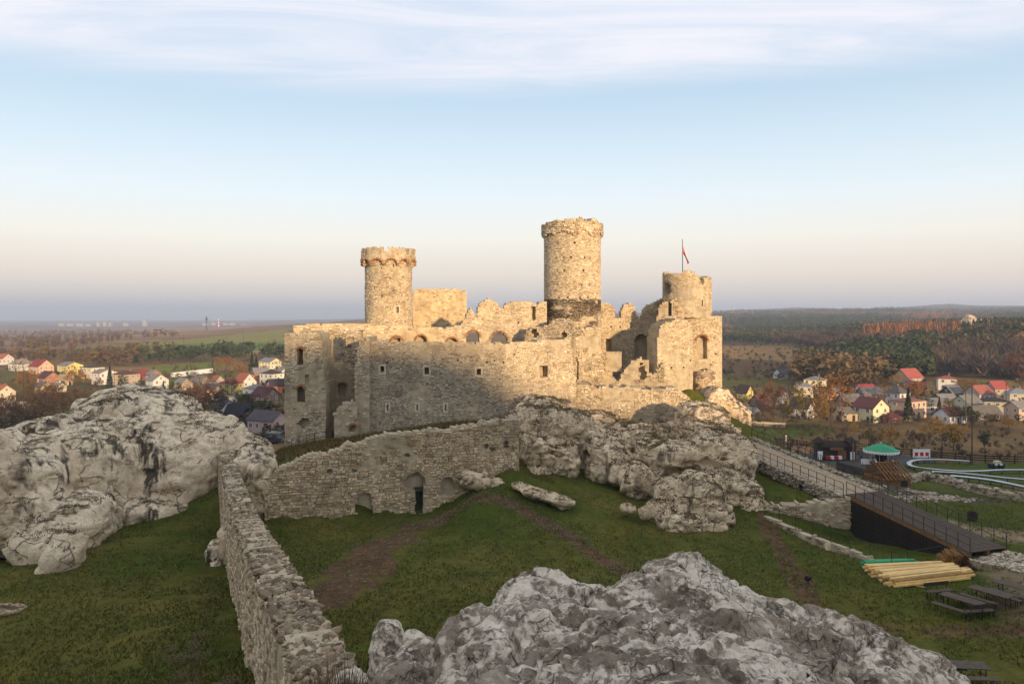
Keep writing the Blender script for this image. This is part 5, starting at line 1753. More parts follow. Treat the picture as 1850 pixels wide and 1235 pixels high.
for i in range(4): MB().box((-1.9 + .75 * i, -2.2, .7), (.6, .7, .6)).build('seat', M['red'] if i % 2 == 0 else M['white'], ki)
MB().box((0, -1.75, 2.25), (2.6, .06, .55)).build('name_board', M['wood_warm'], ki)
MB().box((1.2, -1.24, 1.0), (1.6, .06, 1.7)).build('door', M['wood_warm'], ki)

c = gpos(1602, 884)
kx = c.y / F
st = empty('timber_hut', c, R(14))
tag(st, 'small log hut with bare open rafters beside the ramp', 'hut')
W2, D2 = 64 * kx * .8, 3.6
for i in range(7): MB().box((0, -D2 / 2, .12 + i * .2), (W2, .2, .18)).box((0, D2 / 2, .12 + i * .2), (W2, .2, .18)).box((-W2 / 2, 0, .12 + i * .2), (.2, D2, .18)).box((W2 / 2, 0, .12 + i * .2), (.2, D2, .18)).build('log', M['wood_warm'], st)
for i in range(8):
    x = -W2 / 2 + W2 * i / 7
    MB().bar((x, -D2 / 2 - .5, 1.35), (x, 0, 2.9), .12).bar((x, D2 / 2 + .5, 1.35), (x, 0, 2.9), .12).build('rafter', M['wood_warm'], st)
MB().bar((-W2 / 2 - .2, 0, 2.95), (W2 / 2 + .2, 0, 2.95), .14).build('ridge_beam', M['wood_warm'], st)
for s_ in (-1, 1): MB().bar((-W2 / 2, s_ * D2 * .3, 2.1), (W2 / 2, s_ * D2 * .3, 2.1), .08).build('purlin', M['wood_warm'], st)
MB().box((W2 * .22, -D2 / 2 - .11, .75), (.9, .06, .8)).build('window', M['glass'], st)
MB().box((0, -D2 / 2 - .9, .12), (W2 * 1.2, 1.6, .2)).build('porch_floor', M['wood_warm'], st)

q0, q1 = gpos(1520, 845), gpos(1600, 876)
w = MB().bar((0, 0, .2), q1 - q0 + Vector((0, 0, .2)), 1.6, 1.8).build('dark_shed', M['wood_black'], None, loc=q0)
tag(w, 'long low dark boarded shed beside the far edge of the ramp', 'shed')

# steel toboggan track, low ruined wall, fence, boards
def track(label, pts, wd=1.0):
    g = [gpos(*q, z=-25.5) + Vector((0, 0, .45)) for q in pts]
    # smooth
    out = []
    for i in range(len(g) - 1):
        p0, p1, p2, p3 = g[max(i - 1, 0)], g[i], g[i + 1], g[min(i + 2, len(g) - 1)]
        for k in range(10):
            t = k / 10
            out.append(.5 * ((2 * p1) + (-p0 + p2) * t + (2 * p0 - 5 * p1 + 4 * p2 - p3) * t * t + (-p0 + 3 * p1 - 3 * p2 + p3) * t ** 3))
    out.append(g[-1])
    base = out[0].copy()
    rt = empty('toboggan_track', base)
    tag(rt, label, 'track', 'steel toboggan tracks')
    vs, fs = [], []
    prof = [(-.5, .30), (-.42, .1), (-.2, .0), (.2, .0), (.42, .1), (.5, .30)]
    for i, q in enumerate(out):
        d = out[min(i + 1, len(out) - 1)] - out[max(i - 1, 0)]
        nrm = Vector((-d.y, d.x, 0)).normalized()
        for x, z in prof: vs.append(q - base + nrm * x * wd + Vector((0, 0, z * wd)))
    n = len(prof)
    for i in range(len(out) - 1):
        for j in range(n - 1): fs.append((i * n + j, i * n + j + 1, (i + 1) * n + j + 1, (i + 1) * n + j))
    MB().add(vs, fs).build('trough', M['steel'], rt, True)
    pmh = MB().box((0, 0, -.4), (.12, .12, .8)).mesh('support', M['iron'])
    for i in range(0, len(out), 5): inst('support', pmh, rt, out[i] - base)


track('steel toboggan track with a hairpin loop in the grass', [(1752, 839), (1710, 836.5), (1670, 836), (1650, 838), (1642, 843), (1652, 849), (1685, 853.5), (1730, 857), (1770, 857), (1810, 855), (1870, 855)], .8)
track('middle steel toboggan track running down to the right', [(1685, 858), (1730, 860.5), (1775, 865), (1820, 870), (1880, 875)], .8)
track('nearest wide steel toboggan track before the ruined wall', [(1718, 867), (1750, 870), (1790, 875), (1830, 883), (1880, 895)], 1.1)
ws = [gpos(1632, 872, -21), gpos(1675, 866, -21.5), gpos(1740, 884, -21), gpos(1800, 898, -21), gpos(1880, 912, -20.5)]
o_pts = []
for a, c in zip(ws[:-1], ws[1:]):
    n = int((c - a).length * 26)
    for k in range(n):
        q = a.lerp(c, random.random())
        o_pts.append((q.x + random.uniform(-.4, .4), q.y + random.uniform(-.4, .4), tz(q.x, q.y) + random.uniform(-.1, 1.0)))
rt = empty('ruined_wall', ws[0])
tag(rt, 'low ruined wall of loose stones curving before the toboggan tracks', 'wall', kind='thing')
mb = MB()
for a, c in zip(ws[:-1], ws[1:]):
    mb.bar(a - ws[0] + Vector((0, 0, .3)), c - ws[0] + Vector((0, 0, .3)), .7, 1.1)
mb.build('masonry', M['mason'], rt)
pile('loose_stones', o_pts, (.3, .6), rt, .7, .8)
o_pts = []
for c0, n in (((1600, 893, -18.5), 50), ((1668, 890, -18.5), 90), ((1690, 898, -18.5), 110), ((1655, 900, -18.5), 40), ((1720, 903, -18.5), 90)):
    c = gpos(*c0)
    for k in range(n):
        x, y = c.x + random.gauss(0, 1.3), c.y + random.gauss(0, .6)
        o_pts.append((x, y, tz(x, y)))
o = pile('stone_rubble', o_pts, (.2, .5), None, .6, .8)
tag(o, 'loose rubble of old foundations in the bare patch beyond the bridge', 'rubble', kind='stuff')


def slat_fence(label, pxs, h=1.1, name='slat_fence', mat='wood_black', gap=2.2, group=None):
    g = [gpos(*q) for q in pxs]
    base = g[0].copy()
    rt = empty(name, base)
    tag(rt, label, 'fence', group)
    pmh = MB().box((0, 0, h / 2), (.16, .16, h + .3)).mesh('post', M[mat])
    for a, c in zip(g[:-1], g[1:]):
        L_ = (c - a).length
        n = max(1, int(L_ / gap))
        for k in range(n): 
            q = a.lerp(c, k / n)
            inst('post', pmh, rt, Vector((q.x, q.y, tz(q.x, q.y))) - base)
        for hh in (.35, .65, .95):
            MB().bar(a - base + Vector((0, 0, hh * h)), c - base + Vector((0, 0, hh * h)), .05, .16).build('slat', M[mat], rt)
    return rt


slat_fence('dark timber fence running behind the carousel and tracks', [(1545, 812), (1620, 822), (1700, 830), (1780, 836), (1860, 838)], 1.4)
slat_fence('dark timber fence beyond the ramp left of the play fort', [(1400, 802), (1440, 806), (1475, 812)], 1.3)
for px, py, wd, ht, lb, mt in ((1665, 834, 3.2, 1.6, 'red and white notice board behind the green carousel', 'white'), (1566, 846, 2.0, .9, 'pale blue-white sign board left of the carousel', 'white'), (1482, 834, .9, 1.2, 'small pale notice board before the play fort', 'white')):
    c = gpos(px, py)
    rt = empty('notice_board', c)
    tag(rt, lb, 'sign')
    for s_ in (-.4, .4): MB().box((s_ * wd, 0, .5), (.1, .1, 1.4)).build('leg', M['wood_dark'], rt)
    MB().box((0, 0, .8 + ht / 2), (wd, .08, ht)).build('panel', M[mt], rt)
    if wd > 3:
        for k in range(3): MB().box((-1 + k, -.07, .8 + ht * .42), (.6, .04, .7)).build('poster', M['red'], rt)
for px, py, h, lb in ((1541, 842, 4.2, 'stout brown timber post left of the carousel'), (1420, 811, 2.6, 'pale lamp post with a round head beside the ramp')):
    c = gpos(px, py)
    rt = empty('timber_post' if h > 3 else 'lamp_post', c)
    tag(rt, lb, 'post')
    MB().tube([(0, 0, -.2), (0, 0, h)], [.16, .13], 8).build('shaft', M['wood_warm'] if h > 3 else M['ashlar'], rt)
    MB().lathe([(.02, h + .3), (.17, h + .2), (.2, h + .05), (.12, h)], 10).build('cap', M['wood_dark'] if h > 3 else M['white'], rt)

c = gpos(1800, 846)
rt = empty('parked_cart', c)
tag(rt, 'grey and white maintenance cart by the dark fence', 'cart')
rt.scale = (.75, .75, .75)
MB().box((0, 0, .9), (3.4, 1.5, .7)).build('body', M['iron'], rt)
MB().box((-.5, -.78, 1.1), (.7, .05, .35)).box((.7, -.78, 1.1), (.7, .05, .35)).build('panel', M['white'], rt)
MB().box((.2, 0, 1.55), (1.3, 1.2, .6)).build('cab', M['ashlar'], rt)
for x in (-1.1, 1.1):
    for y in (-.7, .7): MB().tube([(x, y - .1, .35), (x, y + .1, .35)], .35, 12).build('wheel', M['black'], rt)


# ------------------------------------------------------------------ houses
HM = {}


def hm(c, kind):
    g = sum(c) / 3
    c = tuple(int(round(g + (x - g) * .66)) for x in c)
    k = (c, kind)
    if k not in HM:
        if kind == 'roof':
            m, N, b = new_mat('roof_%d_%d_%d' % c)
            v = N.n('ShaderNodeTexCoord').outputs['Object']
            n = N.noise(v, 1.2, 5, .65)
            wv = N.n('ShaderNodeTexWave', ins={'Vector': v, 'Scale': 1.6, 'Distortion': .6, 'Detail': 1.0}).outputs[1]
            base = N.ramp(n, [(.3, tuple(x * .72 for x in lin(*c))), (.7, tuple(min(1, x * 1.15) for x in lin(*c)))])
            lk(N, N.mix(.35, base, N.ramp(wv, [(0, (.6, .6, .6)), (1, (1.1, 1.1, 1.1))]), 'MULTIPLY'), b.inputs['Base Color'])
            bump(N, b, wv, .4, .05)
            HM[k] = m
        else:
            HM[k] = plain('render_%d_%d_%d' % c, lin(*c), .9, .12, .7)
    return HM[k]


_wm = {}


def window_mesh(w, h):
    k = (round(w, 1), round(h, 1))
    if k not in _wm:
        mb = MB()
        f = .09
        mb.box((0, 0, 0), (w, .04, h), m=1)
        for x in (-w / 2, w / 2): mb.box((x, -.03, 0), (f, .08, h + f))
        if w > .8: mb.box((0, -.03, 0), (f * .8, .07, h - f))
        for z in (-h / 2, h / 2): mb.box((0, -.03, z), (w - f, .08, f))
        _wm[k] = mb.mesh('window', [M['white'], M['glass']])
    return _wm[k]


HOUSES = []


def house(short, px, py, L, D, H, rh, rot, wc, rc_, roof='gable', floors=1, chim=True, nwin=None, extra='', cat='house'):
    c = gpos(px, py, -27)
    rt = empty('house', c, R(rot))
    tag(rt, (short + ' ' + extra).strip(), cat)
    HOUSES.append((short, c, max(L, D) * .8))
    rt.scale = (.8, .8, .84)
    wm, rm = hm(wc, 'wall'), hm(rc_, 'roof')
    x, y = L / 2, D / 2
    mb = MB()
    mb.box((0, 0, H / 2 - .5), (L, D, H + 1.0))
    ov = .45
    if roof == 'gable':
        mb.add([(-x + .003, -y, H), (-x + .003, y, H), (-x + .003, 0, H + rh)], [(0, 2, 1)])
        mb.add([(x - .003, -y, H), (x - .003, y, H), (x - .003, 0, H + rh)], [(0, 1, 2)])
    mb.build('wall', wm, rt)
    rb = MB()
    th = .16
    if roof == 'gable':
        e = ov * rh / y
        for s_ in (-1, 1):
            q = [(-x - ov, s_ * (y + ov), H - e), (x + ov, s_ * (y + ov), H - e), (x + ov, 0, H + rh), (-x - ov, 0, H + rh)]
            rb.add(q + [(a, b_, z + th) for a, b_, z in q], [(0, 1, 2, 3), (4, 5, 6, 7), (0, 1, 5, 4), (1, 2, 6, 5), (3, 0, 4, 7)])
    elif roof == 'hip':
        g = max(0.05, x - y) if x >= y else .05
        e = .08
        q = [(-x - ov, -y - ov, H - e), (x + ov, -y - ov, H - e), (x + ov, y + ov, H - e), (-x - ov, y + ov, H - e), (-g, 0, H + rh), (g, 0, H + rh)]
        rb.add(q, [(0, 1, 5, 4), (1, 2, 5), (2, 3, 4, 5), (3, 0, 4), (3, 2, 1, 0)])
    else:
        rb.box((0, 0, H + .12), (L + .5, D + .5, .24))
    ro = rb.build('roof', rm, rt)
    if chim:
        MB().box((x * .3, y * .25, H + rh * .8 + .35), (.55, .55, 1.5)).build('chimney', hm((150, 104, 84), 'wall'), ro)
    fh = H / floors
    nw = nwin or max(1, int(L / 2.7))
    for fl in range(floors):
        zc = fh * fl + fh * .56
        hh = min(1.35, fh * .48)
        for i in range(nw):
            xx = -x + L * (i + .5) / nw
            if fl == 0 and i == nw // 2 and nw > 1:
                MB().box((xx, -y - .02, .95), (.95, .06, 1.9)).build('door', M['wood_dark'], rt)
            else: inst('window', window_mesh(1.15, hh), rt, (xx, -y - .02, zc))
        nd = max(1, int(D / 3.0))
        for i in range(nd):
            yy = -y + D * (i + .5) / nd
            inst('window', window_mesh(1.0, hh), rt, (-x - .02, yy, zc), (0, 0, R(-90)))
            inst('window', window_mesh(1.0, hh), rt, (x + .02, yy, zc), (0, 0, R(90)))
    if roof == 'gable' and rh > 2.2:
        for s_ in (-1, 1): inst('window', window_mesh(.9, .9), rt, (s_ * (x + .02), 0, H + rh * .33), (0, 0, R(90 * s_)))
    return rt


CREAM, WHITE, YEL, PEACH, GREY, PINK = (212, 192, 154), (204, 196, 182), (226, 198, 92), (218, 166, 128), (150, 138, 122), (206, 158, 150)
RED, MAR, DGR, LGR, TAN, ORG = (168, 52, 46), (112, 52, 48), (66, 62, 62), (132, 126, 118), (160, 132, 100), (186, 88, 56)
BRK = (176, 104, 66)
H = house
H('white house with a tan hipped roof', 40, 669, 12, 10, 4.2, 3.2, -24, WHITE, TAN, 'hip', 1, extra='at the left edge of the village')
H('peach house with a big red roof', 75, 675, 11, 9, 4.6, 3.6, -32, PEACH, RED, 'gable', 2, extra='by the village road')
H('bright yellow house with a pale shallow roof', 127, 677, 12, 10, 5.6, 1.8, -38, (232, 206, 88), LGR, 'gable', 2)
H('cream flat roofed block', 167, 683, 10.5, 8, 6.0, .3, -30, CREAM, DGR, 'flat', 2, False, extra='beside the yellow house')
H('pinkish white house with a shallow grey roof', 189, 693, 8.4, 9, 5.6, 1.6, -36, (224, 200, 190), LGR, 'gable', 2)
H('brown square house with a maroon hipped roof', 228, 695, 9.2, 9, 5.4, 1.7, -22, (192, 158, 120), MAR, 'hip', 2)
H('low barn with a bright red roof', 258, 686, 7, 6, 3, 2.2, -18, (160, 70, 58), RED, 'gable', 1, False, cat='barn')
H('brick barn with a grey roof and lit gable', 278, 687, 6, 6, 3.4, 2.2, -44, BRK, LGR, 'gable', 1, False, cat='barn')
H('white gabled house with a grey roof', 284, 703, 8, 7.5, 4.4, 2.5, -42, WHITE, LGR, 'gable', 2, extra='behind the crag top')
H('long low white outbuilding', 256, 711, 10.5, 4.5, 2.8, .3, -8, (226, 212, 184), LGR, 'flat', 1, False, cat='outbuilding')
H('brick house with a dark maroon roof', 88, 694, 9.5, 7.5, 3.6, 2.8, -36, BRK, (92, 50, 48), 'gable', 1)
H('small tan barn with a grey gable roof', 80, 710, 6.8, 5.5, 3, 2.0, -38, (196, 160, 110), (110, 96, 82), 'gable', 1, False, cat='barn')
H('tiny pale shed', 108, 708, 4, 4, 2.8, 1.2, -30, CREAM, LGR, 'gable', 1, False, extra='behind the orange tree', cat='shed')
H('low tan roofed cottage', 120, 695, 6, 5, 2.8, 2.2, 30, (200, 170, 130), TAN, 'gable', 1, False, cat='cottage')
H('cream house with a red roof cut by the left edge', 2, 728, 8, 7, 4.4, 2.6, -30, CREAM, ORG, 'gable', 2)
H('shed with a pale sheet roof', 28, 745, 6.4, 5, 2.6, 1.1, -14, (168, 140, 112), (206, 198, 188), 'gable', 1, False, cat='shed')
H('white house with an orange roof', 4, 658, 12, 9, 4.2, 3, -20, WHITE, ORG, 'gable', 1, extra='far at the left edge')
H('grey roofed barn with a brick gable', 331, 704, 7.4, 6, 3, 2.3, -40, (178, 140, 104), LGR, 'gable', 1, False, cat='barn')
H('long grey roofed farm range', 362, 698, 9.5, 6, 2.8, 2.6, -36, (140, 116, 98), (128, 116, 106), 'gable', 1, False, cat='barn')
H('small house with a bright orange roof', 393, 698, 5, 5, 3, 2.2, -40, (206, 190, 166), ORG, 'gable', 1, False)
H('yellow house with a red hipped roof', 417, 712, 8, 7.5, 4.8, 1.9, -26, (222, 188, 84), RED, 'hip', 2)
H('white gabled house with a steep orange roof', 442, 706, 8.2, 7.5, 4.2, 3.8, -40, WHITE, (182, 84, 56), 'gable', 2)
H('white two storey house with a dark hipped roof', 491, 693, 8.8, 8, 5.2, 1.8, -26, (226, 214, 190), (70, 62, 60), 'hip', 2)
H('orange brick house with a grey roof', 470, 687, 7.6, 6.5, 4, 2.6, 34, (192, 112, 66), LGR, 'gable', 1)
H('lone cream house with a grey roof', 488, 665, 12, 9, 4.4, 2.2, -34, (232, 210, 160), LGR, 'gable', 2, extra='above the village')
H('small white gabled barn', 513, 679, 6, 5.5, 3, 2.2, -48, WHITE, LGR, 'gable', 1, False, extra='against the gatehouse pier', cat='barn')
H('bright orange house with a dark roof', 500, 709, 7.8, 6.5, 3.4, 2.6, 38, (226, 106, 52), (72, 60, 60), 'gable', 1)
H('white house with a low grey hipped roof', 462, 717, 8, 7, 3.8, 1.6, -20, (216, 208, 198), LGR, 'hip', 1)
H('unfinished brick house with a maroon roof', 480, 733, 8.2, 7.5, 4.0, 3.0, -34, (150, 108, 78), (96, 46, 50), 'gable', 2)
H('brown barn with a dark grey roof', 382, 719, 8, 6.5, 3, 2.8, -30, (120, 88, 70), (78, 74, 74), 'gable', 1, False, cat='barn')
H('orange walled house with a maroon roof', 358, 728, 9.5, 7, 3.2, 2.4, -20, (210, 134, 88), (100, 56, 60), 'gable', 1)
H('flat roofed white workshop', 405, 733, 7.5, 6, 3.4, .3, -28, (208, 198, 182), LGR, 'flat', 1, False, cat='workshop')
H('white dormered house with a dark roof', 406, 753, 5.6, 5.5, 3.2, 2.4, -40, (216, 208, 200), (72, 72, 74), 'gable', 1)
H('house almost all dark steep roof', 433, 766, 7.4, 7, 2.6, 3.6, -10, (104, 84, 78), (58, 52, 56), 'gable', 1, False)
H('long pink house with a violet-grey roof', 484, 780, 9.6, 6.5, 3.8, 2.2, -24, PINK, (92, 78, 82), 'gable', 1, nwin=4)
H('small grey garage', 499, 797, 3.6, 4, 2.2, .3, -8, (140, 142, 146), LGR, 'flat', 1, False, nwin=1, extra='below the pink house', cat='garage')
H('low brown cottage with a grey roof', 318, 725, 6.4, 5, 2.6, 2.0, -12, (130, 96, 74), (104, 96, 90), 'gable', 1, False, extra='behind the crag', cat='cottage')
# right hand village
H('large farmhouse with a bright red roof', 1640, 695, 11, 9, 3.8, 4.0, 26, (176, 160, 134), (190, 74, 58), 'gable', 1, extra='below the pine wood')
H('white cube house with a red hipped roof', 1710, 703, 7.8, 7.5, 5.0, 1.3, -22, WHITE, (164, 74, 56), 'hip', 2)
H('white cottage with a flat red roof', 1563, 713, 7, 5, 2.8, 1.6, 8, WHITE, (184, 50, 52), 'gable', 1, False, cat='cottage')
H('grey barn below the red roofed cottage', 1570, 722, 8, 6, 2.6, 2.4, 6, (120, 108, 96), (120, 112, 104), 'gable', 1, False, cat='barn')
H('white house with a dark hipped roof', 1622, 733, 5.8, 6.5, 5.0, 2.6, 24, WHITE, (92, 86, 80), 'hip', 2)
H('cream gabled house with a maroon roof and balcony', 1573, 761, 8.0, 7.6, 4.8, 2.7, -64, (226, 206, 150), MAR, 'gable', 2)
H('peach two storey block house', 1640, 753, 8.6, 8, 5.6, .9, 30, (222, 168, 128), (150, 84, 68), 'hip', 2)
H('low house with a blue-white gable and maroon roof', 1716, 763, 8.2, 6, 2.6, 2.2, 24, (206, 212, 222), (100, 46, 42), 'gable', 1)
H('cream house with a long grey roof', 1746, 747, 8.4, 7, 3.8, 2.6, 28, (204, 186, 152), (120, 114, 106), 'gable', 1)
H('house with a wide red tile roof', 1768, 723, 9, 7, 3.2, 2.8, 24, (170, 160, 148), (178, 84, 62), 'gable', 1)
H('house with a plain red roof far right', 1800, 712, 7, 6, 2.8, 2.8, 12, (170, 150, 130), (184, 66, 56), 'gable', 1, False)
H('dark roofed house with a white balcony', 1797, 746, 8.4, 8, 4.4, 1.2, -18, (178, 162, 128), (54, 48, 46), 'hip', 2)
H('weathered grey barn at the meadow edge', 1776, 758, 9, 6, 2.2, 2.4, 8, (98, 82, 66), (110, 100, 88), 'gable', 1, False, cat='barn')
H('peach house cut by the right edge', 1842, 757, 7, 6, 4.0, 1.8, 14, (214, 166, 130), LGR, 'gable', 2)
H('blue-grey roofed house at the right edge', 1838, 729, 7.5, 6.5, 4.2, 1.8, -14, (190, 176, 150), (126, 132, 138), 'hip', 2)
H('dark gabled barn', 1720, 719, 7.6, 6, 2.4, 2.6, 26, (66, 56, 50), (122, 116, 108), 'gable', 1, False, extra='behind the red tiled house', cat='barn')
H('low grey shed between the barns', 1706, 729, 7, 5, 2.4, 1.4, 10, (150, 130, 110), (134, 126, 116), 'gable', 1, False, cat='shed')
H('maroon roofed chalet', 1655, 713, 7, 6, 2.6, 3.0, -34, (96, 74, 60), (110, 52, 48), 'gable', 1, False, extra='below the red farmhouse')
H('low white house with a grey roof', 1690, 745, 8, 5.5, 2.8, 2.2, -10, WHITE, (122, 116, 110), 'gable', 1, False)
H('maroon roofed garden pavilion', 1610, 764, 4.6, 4, 2.0, 1.2, 10, (110, 66, 56), (110, 44, 44), 'hip', 1, False, cat='pavilion')
H('small maroon roofed garage', 1634, 759, 4.5, 4, 2.0, 1.1, -16, (150, 130, 110), (104, 48, 46), 'gable', 1, False, extra='beside the cream house', cat='garage')
H('lone white ruined house on the meadow', 1418, 683, 10, 7, 2.8, 2.0, 16, (220, 214, 206), (96, 88, 82), 'gable', 1, False)
H('cream villa with a low grey hipped roof', 1473, 703, 9.2, 8.5, 4.6, 1.5, -30, (230, 208, 148), (128, 122, 112), 'hip', 2)
H('white annex of the cream villa', 1450, 702, 5, 5, 2.6, .3, -30, WHITE, LGR, 'flat', 1, False, cat='annex')
H('peach bungalow with a dark hipped roof', 1432, 722, 6.4, 6, 3.2, 1.8, -8, (222, 184, 128), (74, 60, 54), 'hip', 1)
H('tan two storey house behind the bungalow', 1455, 720, 6, 6, 5.2, 1.4, -20, (206, 182, 146), LGR, 'hip', 2)
H('salmon barn with a rounded gable', 1503, 721, 7.4, 6, 3.0, 1.8, -30, (222, 142, 106), (140, 116, 104), 'gable', 1, False, cat='barn')
H('house with a bright yellow gable', 1346, 720, 5, 4.6, 2.8, 2.8, -54, (226, 190, 60), (70, 58, 54), 'gable', 1, False)
H('cottage with a rust brown roof', 1374, 740, 6, 5, 2.6, 2.8, 28, (120, 108, 100), (104, 60, 50), 'gable', 1)
H('white walled barn with a grey roof', 1420, 732, 6, 5, 2.6, 2.2, 10, (200, 190, 174), (120, 112, 104), 'gable', 1, False, cat='barn')
H('dark roofed house with a white gabled porch', 1450, 752, 7, 6, 3.2, 3.0, -50, (206, 200, 190), (60, 56, 56), 'gable', 1)
H('grey roofed barn', 1534, 737, 7, 5.5, 2.8, 2.4, 8, (130, 112, 92), (118, 110, 100), 'gable', 1, False, extra='left of the maroon roofed house', cat='barn')
H('tan stable with a dark doorway', 1528, 759, 6, 4.6, 2.6, 1.6, 6, (196, 166, 122), (110, 102, 92), 'gable', 1, False, cat='stable')
H('small grey roofed shed', 1352, 757, 5.6, 5, 2.2, 1.6, 12, (120, 110, 100), (138, 132, 126), 'gable', 1, False, extra='close to the rock spur', cat='shed')

# vehicles
def car(label, px, py, rot, c, van=False):
    q = gpos(px, py, -27)
    rt = empty('parked_van' if van else 'parked_car', q, R(rot))
    tag(rt, label, 'van' if van else 'car')
    L_, W_, Hh = (5.0, 1.9, 2.1) if van else (4.2, 1.75, 1.4)
    side = [(-L_ / 2, .35), (L_ / 2, .35), (L_ / 2, .85), (L_ * .30, .95), (L_ * .16 if not van else L_ * .3, Hh), (-L_ * .36 if not van else -L_ / 2, Hh), (-L_ / 2, .95)]
    n = len(side)
    mb = MB().add([(x, -W_ / 2, z) for x, z in side] + [(x, W_ / 2, z) for x, z in side], [tuple(range(n)), tuple(range(2 * n - 1, n - 1, -1))] + [(i, (i + 1) % n, n + (i + 1) % n, n + i) for i in range(n)])
    mb.build('body', hm(c, 'wall'), rt)
    MB().box((-L_ * .05, 0, Hh * .78), (L_ * .42, W_ + .02, Hh * .28)).build('window', M['glass'], rt)
    for x in (-L_ * .3, L_ * .3):
        for y in (-W_ / 2, W_ / 2): MB().tube([(x, y - .08, .32), (x, y + .08, .32)], .32, 10).build('wheel', M['black'], rt)


car('white delivery van parked between village barns', 350, 712, 10, (226, 222, 214), True)
car('pale yellow car parked before the white van', 338, 716, 6, (226, 206, 140))
car('dark car parked below the pink house', 491, 800, 4, (60, 62, 70))

# long white garden wall, poles, masts
def longwall(label, a, c, h, t=.3, mat='white'):
    q0, q1 = gpos(*a), gpos(*c)
    rt = empty('garden_wall', q0)
    tag(rt, label, 'wall', kind='thing')
    d = q1 - q0
    n = max(3, int(d.length / 3))
    for k in range(n):
        p0, p1 = d * (k / n), d * ((k + .97) / n)
        MB().bar(p0 + Vector((0, 0, h / 2)), p1 + Vector((0, 0, h / 2)), t, h).build('panel', M[mat], rt)


longwall('long pale concrete wall crossing the green field', (309, 682), (384, 673), 2.2)
longwall('low pale garden wall below the right hand cottages', (1352, 768), (1420, 772), 1.1, .25, 'ashlar')
slat_fence('thin pale garden fence round the cream maroon roofed house', [(1540, 768), (1575, 770), (1620, 771)], 1.0, 'garden_fence', 'wood_grey', 1.6)
slat_fence('low dark meadow fence below the autumn trees', [(1335, 772), (1400, 774), (1480, 774)], 1.0, 'meadow_fence', 'wood_dark', 2.5)
k = 0
for px, py, h, where in ((54, 683, 9, 'by the peach house'), (69, 681, 8, 'at the village road'), (14, 716, 9, 'at the left edge'), (43, 720, 10, 'in the scrub behind the crag'), (201, 698, 8, 'before the pinkish white house'), (207, 699, 7, 'before the brown square house'),
                         (408, 722, 9, 'before the yellow red roofed house'), (466, 778, 9, 'before the pink house'), (504, 742, 8, 'beside the ruined pier'), (1424, 716, 8, 'behind the peach bungalow'), (1481, 748, 12, 'between the autumn trees'), (1515, 706, 8, 'right of the cream villa'),
                         (1691, 742, 11, 'above the low white house'), (1745, 772, 10, 'on the meadow below the grey barn'), (1818, 768, 11, 'before the dark roofed house'), (1756, 839, 15, 'beside the toboggan loop'), (1451, 768, 9, 'below the white gabled porch'), (1358, 745, 11, 'beside the yellow gable'),
                         (332, 634, 12, 'in the far green field'), (409, 632, 12, 'in the far field, middle of three'), (440, 628, 13, 'in the far field nearest the castle')):
    q = gpos(px, py, -27)
    rt = empty('utility_pole', q)
    tag(rt, 'slim utility pole ' + where, 'pole', 'utility poles')
    MB().tube([(0, 0, -.3), (0, 0, h)], [.12, .08], 7).build('shaft', M['wood_grey'] if k % 3 else M['wood_dark'], rt)
    MB().box((0, 0, h - .5), (1.3, .1, .1), rz=.5).build('cross_arm', M['wood_dark'], rt)
    k += 1

# ------------------------------------------------------------------ trees
def leaf_mat(name):
    m, N, b = new_mat(name)
    base = N.n('ShaderNodeAttribute', attribute_name='col').outputs['Color']
    lk(N, base, b.inputs['Base Color'])
    b.inputs['Roughness'].default_value = .9
    b.inputs['Specular IOR Level'].default_value = .1
    return m


M['leaf'] = leaf_mat('foliage')
M['bark'] = plain('bark', lin(86, 70, 56), .95, .3, 6, bmp=.5)
KC = {'orange': (lin(150, 104, 54), lin(104, 72, 42)), 'rust': (lin(112, 74, 50), lin(80, 54, 40)), 'yellow': (lin(164, 126, 56), lin(114, 88, 42)), 'green': (lin(70, 80, 36), lin(42, 52, 26)),
      'olive': (lin(120, 106, 44), lin(82, 76, 34)), 'spruce': (lin(54, 66, 46), lin(32, 42, 30)), 'pine': (lin(74, 82, 52), lin(46, 54, 36)), 'bare': (lin(92, 76, 62), lin(64, 52, 44)), 'brown': (lin(104, 80, 60), lin(72, 56, 44))}


def quads(cen, size, rng, up=.3):
    n = len(cen)
    a = rng.normal(size=(n, 3))
    a /= np.linalg.norm(a, axis=1, keepdims=True)
    b_ = rng.normal(size=(n, 3))
    b_ -= a * (a * b_).sum(1, keepdims=True)
    b_ /= np.linalg.norm(b_, axis=1, keepdims=True)
    s = size * rng.uniform(.6, 1.3, (n, 1))
    V = np.stack([cen - a * s, cen + b_ * s * .6, cen + a * s, cen - b_ * s * .6], 1).reshape(-1, 3)
    return V, np.arange(n * 4).reshape(-1, 4)


